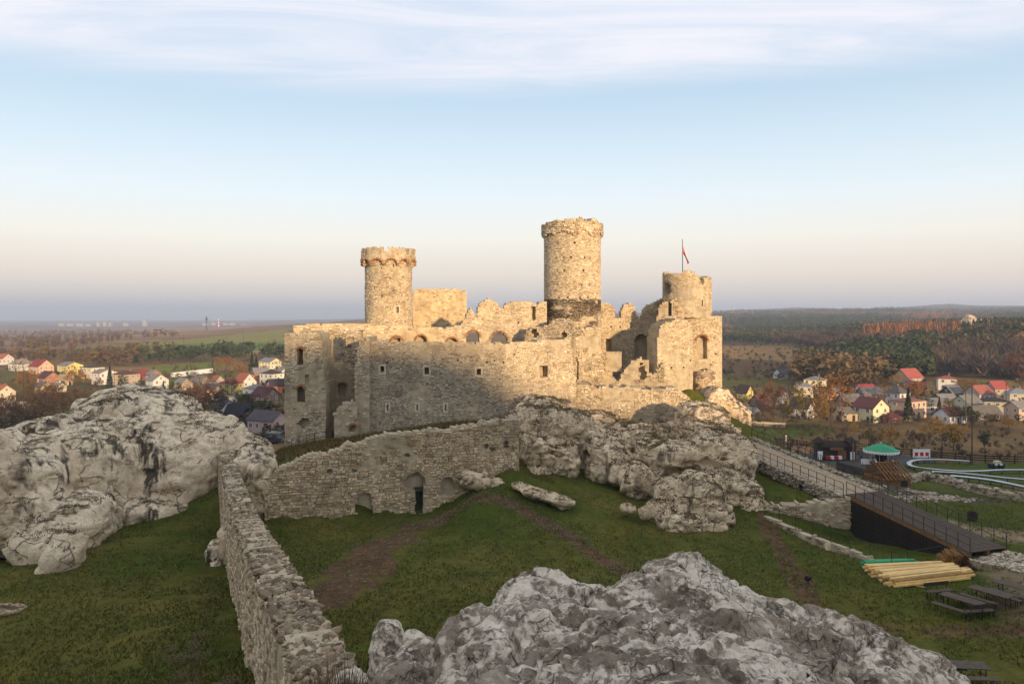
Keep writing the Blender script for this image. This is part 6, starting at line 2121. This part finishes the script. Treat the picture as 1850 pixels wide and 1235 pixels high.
def limb_tree(h, rng, spread=.4, r0=.16, n1=9, thin=False):
    """trunk and limbs as one bark mesh, returns limb tips"""
    mb = MB()
    pts = [Vector((rng.normal() * .03 * h * k, rng.normal() * .03 * h * k, h * .85 * k)) for k in (0, .3, .6, 1.0)]
    pts[0] = Vector((0, 0, -.3))
    mb.tube(pts, [r0, r0 * .75, r0 * .5, r0 * .12], 7)
    tips = [pts[-1]]
    for i in range(n1):
        k = .25 + .7 * i / n1
        b0 = Vector((0, 0, h * .85 * k)).lerp(pts[2], .3)
        b0 = Vector((pts[2].x * k, pts[2].y * k, h * .85 * k))
        a = i * 2.4 + rng.uniform(-.4, .4)
        ln_ = h * spread * (1.15 - k * .75) * rng.uniform(.8, 1.15)
        e = b0 + Vector((math.cos(a) * ln_, math.sin(a) * ln_, ln_ * rng.uniform(.55, 1.0)))
        m_ = b0.lerp(e, .5) + Vector((0, 0, -.06 * ln_))
        mb.tube([b0, m_, e], [r0 * .42 * (1 - k * .5), r0 * .22, r0 * .05], 4)
        tips += [e, m_.lerp(e, .5)]
        for j in range(3):
            t = m_.lerp(e, rng.uniform(.1, .9))
            a2 = a + rng.uniform(-1.2, 1.2)
            e2 = t + Vector((math.cos(a2), math.sin(a2), rng.uniform(.5, 1.2))) * ln_ * .38
            mb.tube([t, e2], [r0 * .14, r0 * .03], 3)
            tips.append(e2)
    return mb, tips


PROTO = {}


def proto(kind, var):
    k = (kind, var)
    if k in PROTO: return PROTO[k]
    rng = np.random.default_rng(hash(k) % 1000 if False else (sum(map(ord, kind)) * 7 + var * 13))
    h = 10.0
    c0, c1 = map(np.array, KC[kind])
    if kind in ('spruce', 'pine'):
        mb = MB().tube([(0, 0, -.3), (0, 0, h * .5), (0, 0, h * .97)], [.17, .11, .02], 7)
        n = 1500
        if kind == 'spruce':
            z = rng.uniform(.06, 1.0, n) ** .9
            rr = (1 - z) * .24 * h * (.65 + .35 * np.abs(np.sin(z * 26))) + .05
            a = rng.uniform(0, 6.28, n)
            rad_ = rr * np.sqrt(rng.uniform(.25, 1, n))
            cen = np.stack([rad_ * np.cos(a), rad_ * np.sin(a), z * h - rad_ * .18], 1)
        else:
            cl = np.stack([rng.normal(0, .12 * h, 12), rng.normal(0, .12 * h, 12), rng.uniform(.45, .95, 12) * h], 1)
            cen = cl[rng.integers(0, 12, n)] + rng.normal(size=(n, 3)) * np.array([.07, .07, .045]) * h
        V, Fq = quads(cen, .24, rng)
    elif kind == 'bare':
        mb, tips = limb_tree(h, rng, .42, .14, 12)
        V, Fq = [], []
        tips = np.array([t[:] for t in tips])
        n = 900
        st = tips[rng.integers(0, len(tips), n)] + rng.normal(size=(n, 3)) * .25
        dr = rng.normal(size=(n, 3)) * .5 + st / np.linalg.norm(st - np.array([0, 0, h * .3]), axis=1, keepdims=True) * .4 + np.array([0, 0, .55])
        dr /= np.linalg.norm(dr, axis=1, keepdims=True)
        sd = np.cross(dr, rng.normal(size=(n, 3)))
        sd /= np.linalg.norm(sd, axis=1, keepdims=True)
        ln_ = rng.uniform(.5, 1.3, (n, 1))
        V = np.stack([st - sd * .022, st + sd * .022, st + dr * ln_], 1).reshape(-1, 3)
        Fq = np.arange(n * 3).reshape(-1, 3)
        cen = np.repeat(st, 1, 0)
    else:
        slim = kind in ('olive', 'yellow') and var % 2
        mb, tips = limb_tree(h, rng, .24 if slim else .36, .15, 11)
        tips = np.array([t[:] for t in tips])
        n = 1500
        pick = rng.integers(0, len(tips), n)
        cen = tips[pick] + rng.normal(size=(n, 3)) * (.05 * h) * rng.uniform(.5, 1.2, (n, 1))
        V, Fq = quads(cen, .19, rng)
    kk = Fq.shape[1]
    cc = np.repeat(c1 + (c0 - c1) * np.clip(.5 + rng.normal(0, .28, (len(Fq), 1)) + .25 * vnoise(cen / 1.3)[:, None], 0, 1.2), kk, 0)
    o = mesh_np('crown', V, [Fq], M['leaf'], col=cc)
    crown = o.data
    bpy.data.objects.remove(o)
    trunk = mb.mesh('trunk', M['bark'])
    PROTO[k] = (trunk, crown)
    return PROTO[k]


SEEN = {}


def tree(px, py, h, kind, label, wide=1.0, name='tree'):
    q = gpos(px, py, -27)
    var = random.randrange(3)
    tr, cr = proto(kind, var)
    rt = empty(name, q, random.uniform(0, 6.28))
    s = h / 10
    rt.scale = (s * wide, s * wide, s)
    tag(rt, label, 'tree' if h > 3.2 else 'bush')
    inst('trunk', tr, rt)
    inst('crown', cr, rt)


T = tree
T(47, 714, 9, 'orange', 'round orange autumn tree left of the small tan barn', 1.2)
T(137, 708, 9, 'orange', 'broad orange autumn tree before the tiny pale shed', 1.3)
T(198, 702, 9, 'spruce', 'dark spruce before the pinkish white house', .9)
T(222, 703, 6, 'green', 'small green tree before the brown square house')
T(130, 692, 8, 'bare', 'bare tree before the bright yellow house')
T(35, 690, 9, 'bare', 'bare tree before the white tan roofed house', .9)
T(95, 685, 4, 'green', 'green hedge tree beside the peach house', 1.8)
T(110, 686, 4, 'green', 'green hedge tree before the bright yellow house', 1.8)
T(252, 716, 6, 'green', 'dark green tree behind the low white outbuilding')
T(295, 712, 5, 'spruce', 'small spruce before the white gabled house')
T(318, 714, 5, 'green', 'green tree left of the grey roofed barn', 1.4)
T(360, 712, 8, 'bare', 'bare tree before the long farm range')
T(418, 722, 7, 'olive', 'thin olive autumn tree before the yellow red roofed house')
T(432, 684, 7, 'orange', 'orange autumn tree behind the steep orange roof', 1.3)
T(400, 672, 8, 'orange', 'orange larch at the field edge beyond the village, left of a pair', 1.2)
T(415, 671, 8, 'orange', 'orange larch at the field edge beyond the village, right of a pair', 1.1)
T(455, 672, 10, 'spruce', 'dark spruce left of the lone cream house')
T(463, 672, 8, 'spruce', 'smaller dark spruce beside the lone cream house')
T(502, 667, 5, 'bare', 'bare tree right of the lone cream house', 1.2)
T(365, 768, 11, 'brown', 'tall half-bare brown tree behind the crag', 1.0)
T(385, 775, 10, 'brown', 'half-bare brown tree leaning over the crag shoulder', 1.1)
T(350, 758, 9, 'bare', 'bare tree before the orange walled house')
T(448, 760, 6, 'bare', 'bare shrub before the dark steep roof', 1.4)
T(478, 752, 5, 'green', 'dark shrub before the unfinished brick house', 1.6)
T(438, 748, 6, 'green', 'dark green tree behind the dark steep roof', 1.3)
T(497, 787, 2.2, 'spruce', 'small clipped conifer before the pink house', 1.2, 'shrub')
T(488, 787, 2.0, 'spruce', 'smaller clipped conifer before the pink house', 1.2, 'shrub')
for i, (px, py, h) in enumerate(((10, 778, 9), (35, 775, 8), (58, 772, 10), (78, 770, 11), (98, 764, 10), (120, 758, 9), (142, 750, 8), (165, 742, 7), (60, 742, 7), (100, 738, 7), (0, 800, 9), (30, 800, 9))):
    T(px, py, h, 'bare' if i % 3 else 'brown', ['far left', 'left', 'tall left', 'tallest', 'tall right', 'right', 'far right', 'low right', 'rear left', 'rear right', 'front left', 'front right'][i] + ' bare scrub tree behind the crag slope', 1.15)
T(1392, 770, 10.5, 'rust', 'big rust brown autumn tree below the peach bungalow', 1.0)
T(1380, 772, 7, 'bare', 'bare tree left under the rust brown tree')
T(1440, 772, 10.5, 'olive', 'slim yellow-green tree before the white gabled porch', .8)
T(1502, 771, 13, 'orange', 'tall orange-brown tree before the tan stable', 1.1)
T(1481, 771, 8, 'yellow', 'yellow autumn tree left of the tall orange-brown one', 1.2)
T(1415, 768, 6, 'bare', 'bare tree between the rust and yellow-green trees', 1.3)
T(1465, 770, 7, 'bare', 'bare tree right of the white gabled porch', 1.1)
T(1360, 768, 7, 'bare', 'bare tree before the rust roofed cottage', 1.2)
T(1655, 732, 8, 'orange', 'orange tree behind the peach block house', 1.3)
T(1641, 762, 9, 'spruce', 'dark spruce before the peach block house', .9)
T(1697, 752, 5.5, 'spruce', 'small spruce before the low white house')
T(1715, 752, 5, 'olive', 'olive shrub tree right of the low white house', 1.4)
T(1607, 815, 5, 'yellow', 'small yellow tree on the meadow behind the carousel', 1.1)
T(1702, 824, 8, 'yellow', 'large yellow autumn tree on the meadow', 1.25)
T(1722, 815, 5, 'pine', 'green pine bush right of the yellow meadow tree', 1.1)
T(1779, 815, 3.6, 'pine', 'small green pine bush alone on the meadow', 1.2)
T(1838, 838, 4, 'bare', 'dark bush behind the fence at the right edge', 1.4)
T(1412, 808, 5, 'bare', 'bare sapling left on the meadow by the ramp')
T(1478, 806, 5, 'bare', 'bare sapling behind the play fort')
T(1515, 816, 5, 'bare', 'bare sapling right of the play fort')
T(1580, 812, 4.5, 'bare', 'bare sapling behind the carousel canopy')
T(1570, 800, 3, 'olive', 'small olive bush on the meadow above the carousel', 1.2, 'shrub')
T(1660, 815, 4, 'brown', 'brown bush between carousel and yellow tree', 1.2)
T(1543, 786, 3.0, 'yellow', 'low yellow bush at the meadow top', 1.3, 'shrub')
T(1610, 776, 3.1, 'rust', 'low rust coloured bush before the garden pavilion', 2.0, 'shrub')
T(1822, 776, 3.2, 'yellow', 'wide golden bush at the village edge on the right', 2.2, 'shrub')
T(1790, 772, 3.6, 'rust', 'rust coloured bush before the weathered barn', 1.6)
T(1620, 708, 7, 'yellow', 'yellow tree left of the red roofed farmhouse')
T(1738, 712, 6, 'orange', 'orange bush tree right of the white cube house', 1.3)
T(1755, 713, 5.5, 'orange', 'smaller orange bush tree behind the red tile roof', 1.3)
T(1845, 700, 14, 'rust', 'tall rust brown tree at the right edge below the wood', 1.0)
T(1548, 724, 5, 'bare', 'bare bush left of the flat red roof', 1.4)
T(1672, 748, 5, 'green', 'dark tree right of the peach block house', 1.3)
T(1590, 745, 6, 'bare', 'bare tree behind the cream maroon roofed house', 1.3)
T(1735, 765, 5, 'green', 'dark hedge right of the low maroon roofed house', 1.8)
T(1758, 768, 3.8, 'green', 'dark hedge before the weathered grey barn', 2.0)
T(1598, 722, 7, 'bare', 'bare tree between the red cottage and white house', 1.2)
T(1350, 700, 8, 'bare', 'lone bare tree on the meadow above the yellow gable')
T(1392, 706, 4, 'orange', 'small orange tree on the green meadow')
T(1585, 708, 7, 'brown', 'brown tree at the foot of the pine wood', 1.2)

# forest: many thousand small trees, one mass
def low_proto(kind, rng):
    """unit height, few faces"""
    if kind in ('spruce', 'larch'):
        V, Fc = [], []
        for i in range(6):
            z0, r = .12 + .14 * i, .20 * (1 - i / 6.5)
            for k in range(6):
                a0 = k * 1.047 + rng.uniform(-.3, .3) + i
                V += [(r * math.cos(a0 - .6), r * math.sin(a0 - .6), z0 - .03), (r * 1.1 * math.cos(a0 + .5), r * 1.1 * math.sin(a0 + .5), z0 + rng.uniform(-.03, .03)), (0, 0, min(1, z0 + .24))]
        V = np.array(V)
        cen = V.reshape(-1, 3, 3).mean(1)
    elif kind in ('pine', 'leafy'):
        n = 56
        cl = np.stack([rng.normal(0, .13, 8), rng.normal(0, .13, 8), rng.uniform(.4 if kind == 'pine' else .3, .92, 8)], 1)
        cen = cl[rng.integers(0, 8, n)] + rng.normal(size=(n, 3)) * .06
        a = rng.normal(size=(n, 3, 3)) * .075
        V = (cen[:, None] + a).reshape(-1, 3)
        V = np.concatenate([V, [(-.015, 0, -.05), (.015, 0, -.05), (0, 0, .6)]])
        cen = V.reshape(-1, 3, 3).mean(1)
    else:
        n = 46
        st = np.stack([rng.normal(0, .05, n), rng.normal(0, .05, n), rng.uniform(.15, .6, n)], 1)
        e = st + np.stack([rng.normal(0, .13, n), rng.normal(0, .13, n), rng.uniform(.15, .42, n)], 1)
        s = rng.normal(size=(n, 3)) * .018
        V = np.stack([st - s, st + s, e], 1).reshape(-1, 3)
        cen = V.reshape(-1, 3, 3).mean(1)
    return V


LP = {k: [low_proto(k, np.random.default_rng(5 + i)) for i in range(4)] for k in ('spruce', 'larch', 'pine', 'leafy', 'twig')}
FC = {'spruce': KC['spruce'], 'pine': KC['pine'], 'larch': (lin(142, 96, 58), lin(108, 74, 50)), 'leafy': (lin(114, 94, 62), lin(84, 70, 50)), 'twig': (lin(100, 86, 74), lin(74, 62, 54)), }


def forest(name, label, pts, kinds, heights, cat='forest', wide=1.0):
    z = terrain(pts[:, 0], pts[:, 1])
    VV, CCs = [], []
    rng = np.random.default_rng(3)
    for i in range(len(pts)):
        k = kinds[i]
        pr = LP[k][rng.integers(0, 4)]
        h = heights[i]
        a = rng.uniform(0, 6.28)
        ca, sa = math.cos(a) * h * wide, math.sin(a) * h * wide
        x = pr[:, 0] * ca - pr[:, 1] * sa + pts[i, 0]
        y = pr[:, 0] * sa + pr[:, 1] * ca + pts[i, 1]
        VV.append(np.stack([x, y, pr[:, 2] * h + z[i]], 1))
        c0, c1 = FC[k]
        t = np.clip(rng.normal(.5, .25) + rng.normal(0, .2, (len(pr) // 3, 1)), 0, 1.2)
        CCs.append(np.repeat(np.array(c1) + (np.array(c0) - np.array(c1)) * t, 3, 0))
    V = np.concatenate(VV)
    o = mesh_np(name, V, [np.arange(len(V)).reshape(-1, 3)], M['leaf'], col=np.concatenate(CCs))
    tag(o, label, cat, kind='stuff')
    return o


def sample(n, pxr, yr, rng):
    px = rng.uniform(*pxr, n)
    Y = np.exp(rng.uniform(math.log(yr[0]), math.log(yr[1]), n))
    X = (px - CX) / F * Y
    Z = terrain(X, Y)
    return X, Y, px, HY - F * Z / Y


rng = np.random.default_rng(21)
X, Y, px, py = sample(13500, (1290, 2000), (300, 3000), rng)
woodp = [(1440, 694), (1450, 662), (1520, 656), (1560, 660), (1500, 640), (1420, 625), (1290, 622), (1290, 540), (2060, 540), (2060, 694), (1850, 690), (1760, 684), (1690, 680), (1630, 690), (1560, 698), (1500, 702)]
ok = inpoly(px, py, woodp)
X, Y, px, py = X[ok], Y[ok], px[ok], py[ok]
nn = fbm(np.stack([X / 110, Y / 260, 0 * X], 1) + 6, 3)
kinds = []
for i in range(len(X)):
    a = nn[i] + rng.normal(0, .10)
    if 1560 < px[i] < 1740 and 600 < py[i] < 622 and a > -.25: k = 'larch'
    elif py[i] > 640 and px[i] < 1680: k = ('leafy' if a > .26 else 'pine') if a > -.12 else 'spruce'
    elif py[i] > 612: k = 'twig' if a < .16 else ('leafy' if a < .24 else 'pine')
    else: k = 'pine' if a < .03 else ('larch' if a > .3 else ('spruce' if a < .16 else 'twig'))
    kinds.append(k)
hs = rng.uniform(7, 12, len(X)) * np.where(Y > 1400, 1.25, 1.0)
forest('forest', 'mixed pine, larch and bare woodland covering the hills on the right', np.stack([X, Y], 1), kinds, hs, wide=1.25)
X, Y, px, py = sample(5200, (-140, 560), (380, 2600), rng)
beltL = [(-150, 655), (40, 653), (130, 660), (250, 664), (330, 656), (400, 652), (520, 652), (560, 650), (560, 640), (420, 638), (250, 640), (120, 646), (-150, 640)]
scr = [(-150, 636), (70, 634), (200, 621), (330, 610), (200, 596), (-150, 600)]
b1, b2_ = inpoly(px, py, beltL), inpoly(px, py, scr)
nn = fbm(np.stack([X / 60, Y / 120, 0 * X], 1) + 2, 3)
ok = b1 | (b2_ & (nn > .1))
X, Y, px, py, nn, b1 = X[ok], Y[ok], px[ok], py[ok], nn[ok], b1[ok]
kinds = [('pine' if (px[i] > 240 and nn[i] + rng.normal(0, .15) > -.2) or nn[i] > .2 else ('leafy' if rng.random() < .45 else 'twig')) if b1[i] else ('leafy' if rng.random() < .4 else 'twig') for i in range(len(X))]
forest('woodland_belt', 'belt of birch, pine and rust coloured scrub behind the left village', np.stack([X, Y], 1), kinds, rng.uniform(5, 10, len(X)), wide=1.3)
# bushes and gardens between the houses, scrub on the meadows
Xs, Ys, Ks, Hs = [], [], [], []
for n, pxr, pyr, kk, hh in ((170, (-60, 520), (668, 745), ('twig', 'leafy', 'pine', 'twig'), (1.5, 3.6)), (90, (330, 520), (725, 800), ('twig', 'leafy', 'pine'), (2, 5)), (240, (1330, 1900), (698, 768), ('twig', 'leafy', 'pine', 'twig'), (1.5, 3.6)),
                            (260, (1330, 1900), (772, 830), ('twig', 'leafy', 'twig'), (.8, 2.0)), (240, (1300, 1520), (620, 690), ('twig', 'leafy', 'pine'), (1.5, 4)), (120, (270, 520), (652, 690), ('twig', 'leafy'), (1.5, 4)), (150, (-60, 330), (740, 800), ('twig', 'twig', 'leafy'), (2, 5))):
    for _ in range(n):
        a, c = random.uniform(*pxr), random.uniform(*pyr)
        q = xy(a, c, -26.8)
        if any((q[0] - h_[1].x) ** 2 + (q[1] - h_[1].y) ** 2 < (h_[2] * .72) ** 2 for h_ in HOUSES): continue
        Xs.append(q[0]); Ys.append(q[1]); Ks.append(random.choice(kk)); Hs.append(random.uniform(*hh))
forest('undergrowth', 'garden shrubs and meadow scrub between and around the houses', np.stack([Xs, Ys], 1), Ks, np.array(Hs), 'scrub', 1.7)

# far rocky hill on the right
rock('rocky_hilltop', 'far pale rocks crowning the wooded hill at the right', [
    (P(1755, 590, 600), (8, 8, 8)), (P(1752, 582, 605), (5, 5, 6)), (P(1785, 592, 600), (9, 8, 6)), (P(1815, 600, 590), (9, 8, 6)), (P(1800, 610, 570), (9, 7, 5)), (P(1835, 610, 590), (8, 8, 5)), (P(1735, 600, 600), (7, 8, 5)), (P(1770, 608, 590), (14, 8, 4))],
    vox=.9, amp=(2.4, 1.6, .6), mat='crag', ledge=1.0, crackd=1.6, freq=.3)

# far town, chimney, mast
k = 0
for px, py, wd, ht, nm in ((112, 596, 26, 14, 'first'), (128, 595, 30, 12, 'second'), (145, 594, 34, 14, 'third'), (160, 594, 24, 12, 'fourth'), (178, 594, 14, 22, 'fifth'), (190, 593, 16, 24, 'sixth'), (200, 593, 12, 20, 'seventh'), (228, 592, 24, 16, 'eighth'),
                           (262, 594, 20, 34, 'ninth and tallest'), (372, 591, 26, 14, 'tenth'), (386, 591, 20, 16, 'eleventh'), (408, 592, 22, 14, 'twelfth'), (420, 591, 28, 14, 'thirteenth'), (440, 591, 30, 8, 'fourteenth')):
    Yd = 3900.0
    x = (px - CX) / F * Yd
    z = tz(x, Yd)
    mb = MB().box((0, 0, ht / 2 - 3), (wd, 16, ht + 6))
    o = mb.build('tower_block', hm((160, 144, 134), 'wall'), None, loc=(x, Yd, z))
    MB().box((0, 0, ht + .4), (wd * .98, 15, .8)).build('roof', hm((120, 110, 104), 'wall'), o)
    tag(o, 'far pale town block on the horizon, %s from the left' % nm, 'building', 'far town blocks')
Yd = 2600.
x = (395 - CX) / F * Yd
z = tz(x, Yd)
rt = empty('factory_chimney', (x, Yd, z))
tag(rt, 'far red and white banded chimney on the left horizon', 'chimney')
for i in range(6): MB().lathe([(2.2 - i * .12, 5 * i + (0 if i else -8)), (2.1 - i * .12, 5 * i + 5)], 12).build('band', M['white'] if i % 2 else M['red'], rt)
Yd = 1500.
x = (373 - CX) / F * Yd
z = tz(x, Yd)
rt = empty('lattice_mast', (x, Yd, z))
tag(rt, 'far lattice mast with a wide head on the left horizon', 'mast')
hm_ = 26 / F * Yd
for sx, sy in ((-1, -1), (1, -1), (1, 1), (-1, 1)): MB().bar((sx * 1.4, sy * 1.4, -3), (sx * .5, sy * .5, hm_), .3).build('leg', M['iron'], rt)
mb = MB()
for i in range(8):
    za, zb_ = hm_ * i / 8, hm_ * (i + 1) / 8
    ra, rb_ = 1.4 - .9 * i / 8, 1.4 - .9 * (i + 1) / 8
    for a, c in (((-1, -1), (1, -1)), ((1, -1), (1, 1)), ((1, 1), (-1, 1)), ((-1, 1), (-1, -1))): mb.bar((a[0] * ra, a[1] * ra, za), (c[0] * rb_, c[1] * rb_, zb_), .16)
mb.build('bracing', M['iron'], rt)
MB().box((0, 0, hm_ * .8), (3.2, 3.2, 2.2)).build('head', M['iron'], rt)

# ------------------------------------------------------------------ grass
def tufts(name, label, XY, hgt, cols, wdt=.02, blades=3, lean=.5, zoff=0.0, zs=None):
    n = len(XY)
    rng = np.random.default_rng(8)
    z = terrain(XY[:, 0], XY[:, 1]) if zs is None else zs
    base = np.repeat(np.stack([XY[:, 0], XY[:, 1], z + zoff], 1), blades, 0)
    m = len(base)
    base[:, :2] += rng.normal(0, .03, (m, 2))
    a = rng.uniform(0, 6.28, m)
    h = rng.uniform(hgt[0], hgt[1], m)
    ln_ = rng.normal(0, lean, m) * h
    a2 = rng.uniform(0, 6.28, m)
    tip = base + np.stack([np.cos(a2) * ln_, np.sin(a2) * ln_, h], 1)
    sd = np.stack([np.cos(a), np.sin(a), 0 * a], 1) * (wdt * rng.uniform(.6, 1.4, m))[:, None]
    V = np.stack([base - sd, base + sd, tip], 1).reshape(-1, 3)
    c = np.array(cols)[rng.integers(0, len(cols), m)] * rng.uniform(.7, 1.2, (m, 1))
    o = mesh_np(name, V, [np.arange(m * 3).reshape(-1, 3)], M['leaf'], col=np.repeat(c, 3, 0))
    tag(o, label, 'grass', kind='stuff')
    return o


n = 90000
rng = np.random.default_rng(4)
ph = rng.uniform(-.62, .62, n)
Yg = np.exp(rng.uniform(math.log(24), math.log(88), n))
Xg = np.tan(ph) * Yg
cl = fbm(np.stack([Xg / 2.2, Yg / 2.2, 0 * Xg], 1), 3)
rd = seg_dist(Xg, Yg, [xy(560, 1100), xy(640, 1040), xy(690, 985), xy(757, 940)])
rampd = seg_dist(Xg, Yg, [tuple(Rf[:2]), tuple(Rm[:2]), tuple(Rn[:2])])
ok = (cl > -.35) & (rd > 2.2) & (rampd > 2.6) & ~((Yg > 70) & (np.abs(Xg) < 26))
tufts('grass', 'short green turf of the castle court', np.stack([Xg, Yg], 1)[ok], (.05, .2), [lin(88, 98, 40), lin(74, 86, 34), lin(108, 106, 52), lin(126, 114, 68)], .03, 3, .7)
n = 7000
Xg, Yg = rng.uniform(-30, 4, n), rng.uniform(72, 85, n)
tufts('dry_grass', 'dry straw coloured grass on the bank below the castle wall', np.stack([Xg, Yg], 1), (.15, .5), [lin(124, 102, 62), lin(98, 82, 48), lin(86, 84, 40)], .03, 3, .5)
# dry grass and herbs rooted on the ledges of the crags
zs_, xs_ = [], []
for nm_, V_, N_ in ROCKV:
    if nm_ != 'limestone_crag': continue
    k_ = (N_[:, 2] > (.78 if V_[:, 0].mean() < 0 else .55)) & (fbm(V_ / 1.6 + 33, 3) > (.12 if V_[:, 0].mean() < 0 else .02))
    idx = np.nonzero(k_)[0]
    idx = idx[rng.random(len(idx)) < min(1.0, 9000 / max(1, len(idx)))]
    xs_.append(V_[idx, :2]); zs_.append(V_[idx, 2] - .03)
tufts('ledge_grass', 'brown dry grass growing on the ledges of the crags', np.concatenate(xs_), (.08, .28), [lin(124, 102, 66), lin(84, 70, 44), lin(92, 84, 42), lin(70, 58, 40)], .025, 3, .6, zs=np.concatenate(zs_))
wt_ = np.concatenate(WTOP)
tufts('wall_grass', 'dry grass and weeds rooted along the broken wall tops', wt_[:, :2], (.06, .26), [lin(112, 92, 58), lin(90, 82, 44), lin(78, 66, 44)], .02, 4, .6, zs=wt_[:, 2])
# dry tussocks round the near rocks
pts_ = np.concatenate([rng.normal((-1.75, 8.9), (.32, .6), (1500, 2)), rng.normal((-2.5, 10.8), (.25, .7), (700, 2)), rng.normal((4.3, 11.0), (1.2, .5), (900, 2))])
tufts('dry_tussocks', 'dry brown grass tussocks round the near rocks', pts_, (.3, 1.0), [lin(120, 94, 60), lin(92, 72, 46), lin(142, 118, 80), lin(84, 76, 44)], .011, 3, .35)
n = 1800
Xl, Yl = [], []
for _ in range(n):
    k_ = random.random()
    a_, c_ = [(560, 1100), (640, 1040), (690, 985), (757, 940), (840, 928), (930, 940), (1030, 975), (1150, 1035)], 0
    i_ = random.randrange(7)
    (p0, q0_), (p1, q1_) = a_[i_], a_[i_ + 1]
    u_ = xy(p0 + (p1 - p0) * k_, q0_ + (q1_ - q0_) * k_)
    Xl.append(u_[0] + random.gauss(0, 1.8 if i_ < 3 else .7)); Yl.append(u_[1] + random.gauss(0, 1.8 if i_ < 3 else .7))
for _ in range(1500):
    u_ = xy(random.uniform(480, 1500), random.uniform(930, 1120))
    Xl.append(u_[0]); Yl.append(u_[1])
zl = terrain(Xl, Yl)
o = pile('pebbles', [(x_, y_, z_) for x_, y_, z_ in zip(Xl, Yl, zl)], (.03, .13), None, .5, .42)
tag(o, 'pebbles and leaf litter strewn over the trodden court', 'pebbles', kind='stuff')
stalk = plain('dry_stalk', lin(92, 78, 62), .9, .2, 5)
i = 0
for (x, y, h, wh) in ((-3.25, 7.6, 1.45, 'leftmost'), (-2.95, 7.4, 1.25, 'second from the left'), (-2.7, 7.0, 1.5, 'tall middle'), (-2.45, 6.9, 1.35, 'fourth from the left'), (-2.25, 7.2, 1.15, 'rightmost'), (-3.6, 7.9, 1.0, 'shortest')):
    rt = empty('dry_umbel', (x, y, tz(x, y)))
    tag(rt, wh + ' dry umbel stalk standing at the bottom left', 'plant', 'dry umbels at the lower left')
    tx, ty = random.uniform(-.2, .2), random.uniform(-.1, .1)
    MB().tube([(0, 0, -.1), (tx * .4, ty * .4, h * .5), (tx, ty, h)], [.009, .007, .004], 5).build('stem', stalk, rt)
    for bz in range(3):
        z0 = h * (.5 + .25 * bz)
        a = random.uniform(0, 6.28)
        e = Vector((tx * z0 / h + .22 * math.cos(a), ty * z0 / h + .22 * math.sin(a), z0 + .25))
        if bz == 2: e = Vector((tx, ty, h))
        else: MB().tube([(tx * z0 / h, ty * z0 / h, z0), e], [.005, .003], 4).build('branch', stalk, rt)
        mb = MB()
        for j in range(14):
            a = j * 2.4
            r = .085 * math.sqrt((j + 1) / 14)
            t = e + Vector((r * math.cos(a), r * math.sin(a), .08 - r * .2))
            mb.tube([e, t], [.0025, .0015], 3, cap=False)
            mb.box(t, (.014, .014, .008))
        mb.build('umbel', stalk, rt)
    i += 1
# yellowing bush on the left lawn
q = gpos(258, 1062, -17)
rt = empty('shrub', q)
tag(rt, 'small yellow-green bush on the lawn below the crag', 'bush')
tr, cr = proto('olive', 0)
rt.scale = (.11, .11, .11)
inst('trunk', tr, rt)
inst('crown', cr, rt)

# ------------------------------------------------------------------ evening haze
HZ = True
if HZ:
    hb = MB().box((0, 6000, 25), (28000, 16500, 190))
    ho = hb.build('haze', [])
    hmat = bpy.data.materials.new('evening_air')
    hmat.use_nodes = True
    ht_ = NT(hmat.node_tree)
    hmat.node_tree.nodes.clear()
    pv = ht_.n('ShaderNodeVolumePrincipled')
    pv.inputs['Color'].default_value = (.72, .80, .95, 1)
    pv.inputs['Density'].default_value = 2.0e-4
    pv.inputs['Anisotropy'].default_value = .2
    ht_.n('ShaderNodeOutputMaterial', ins={'Volume': pv.outputs[0]})
    ho.data.materials.append(hmat)
    tag(ho, kind='stuff')
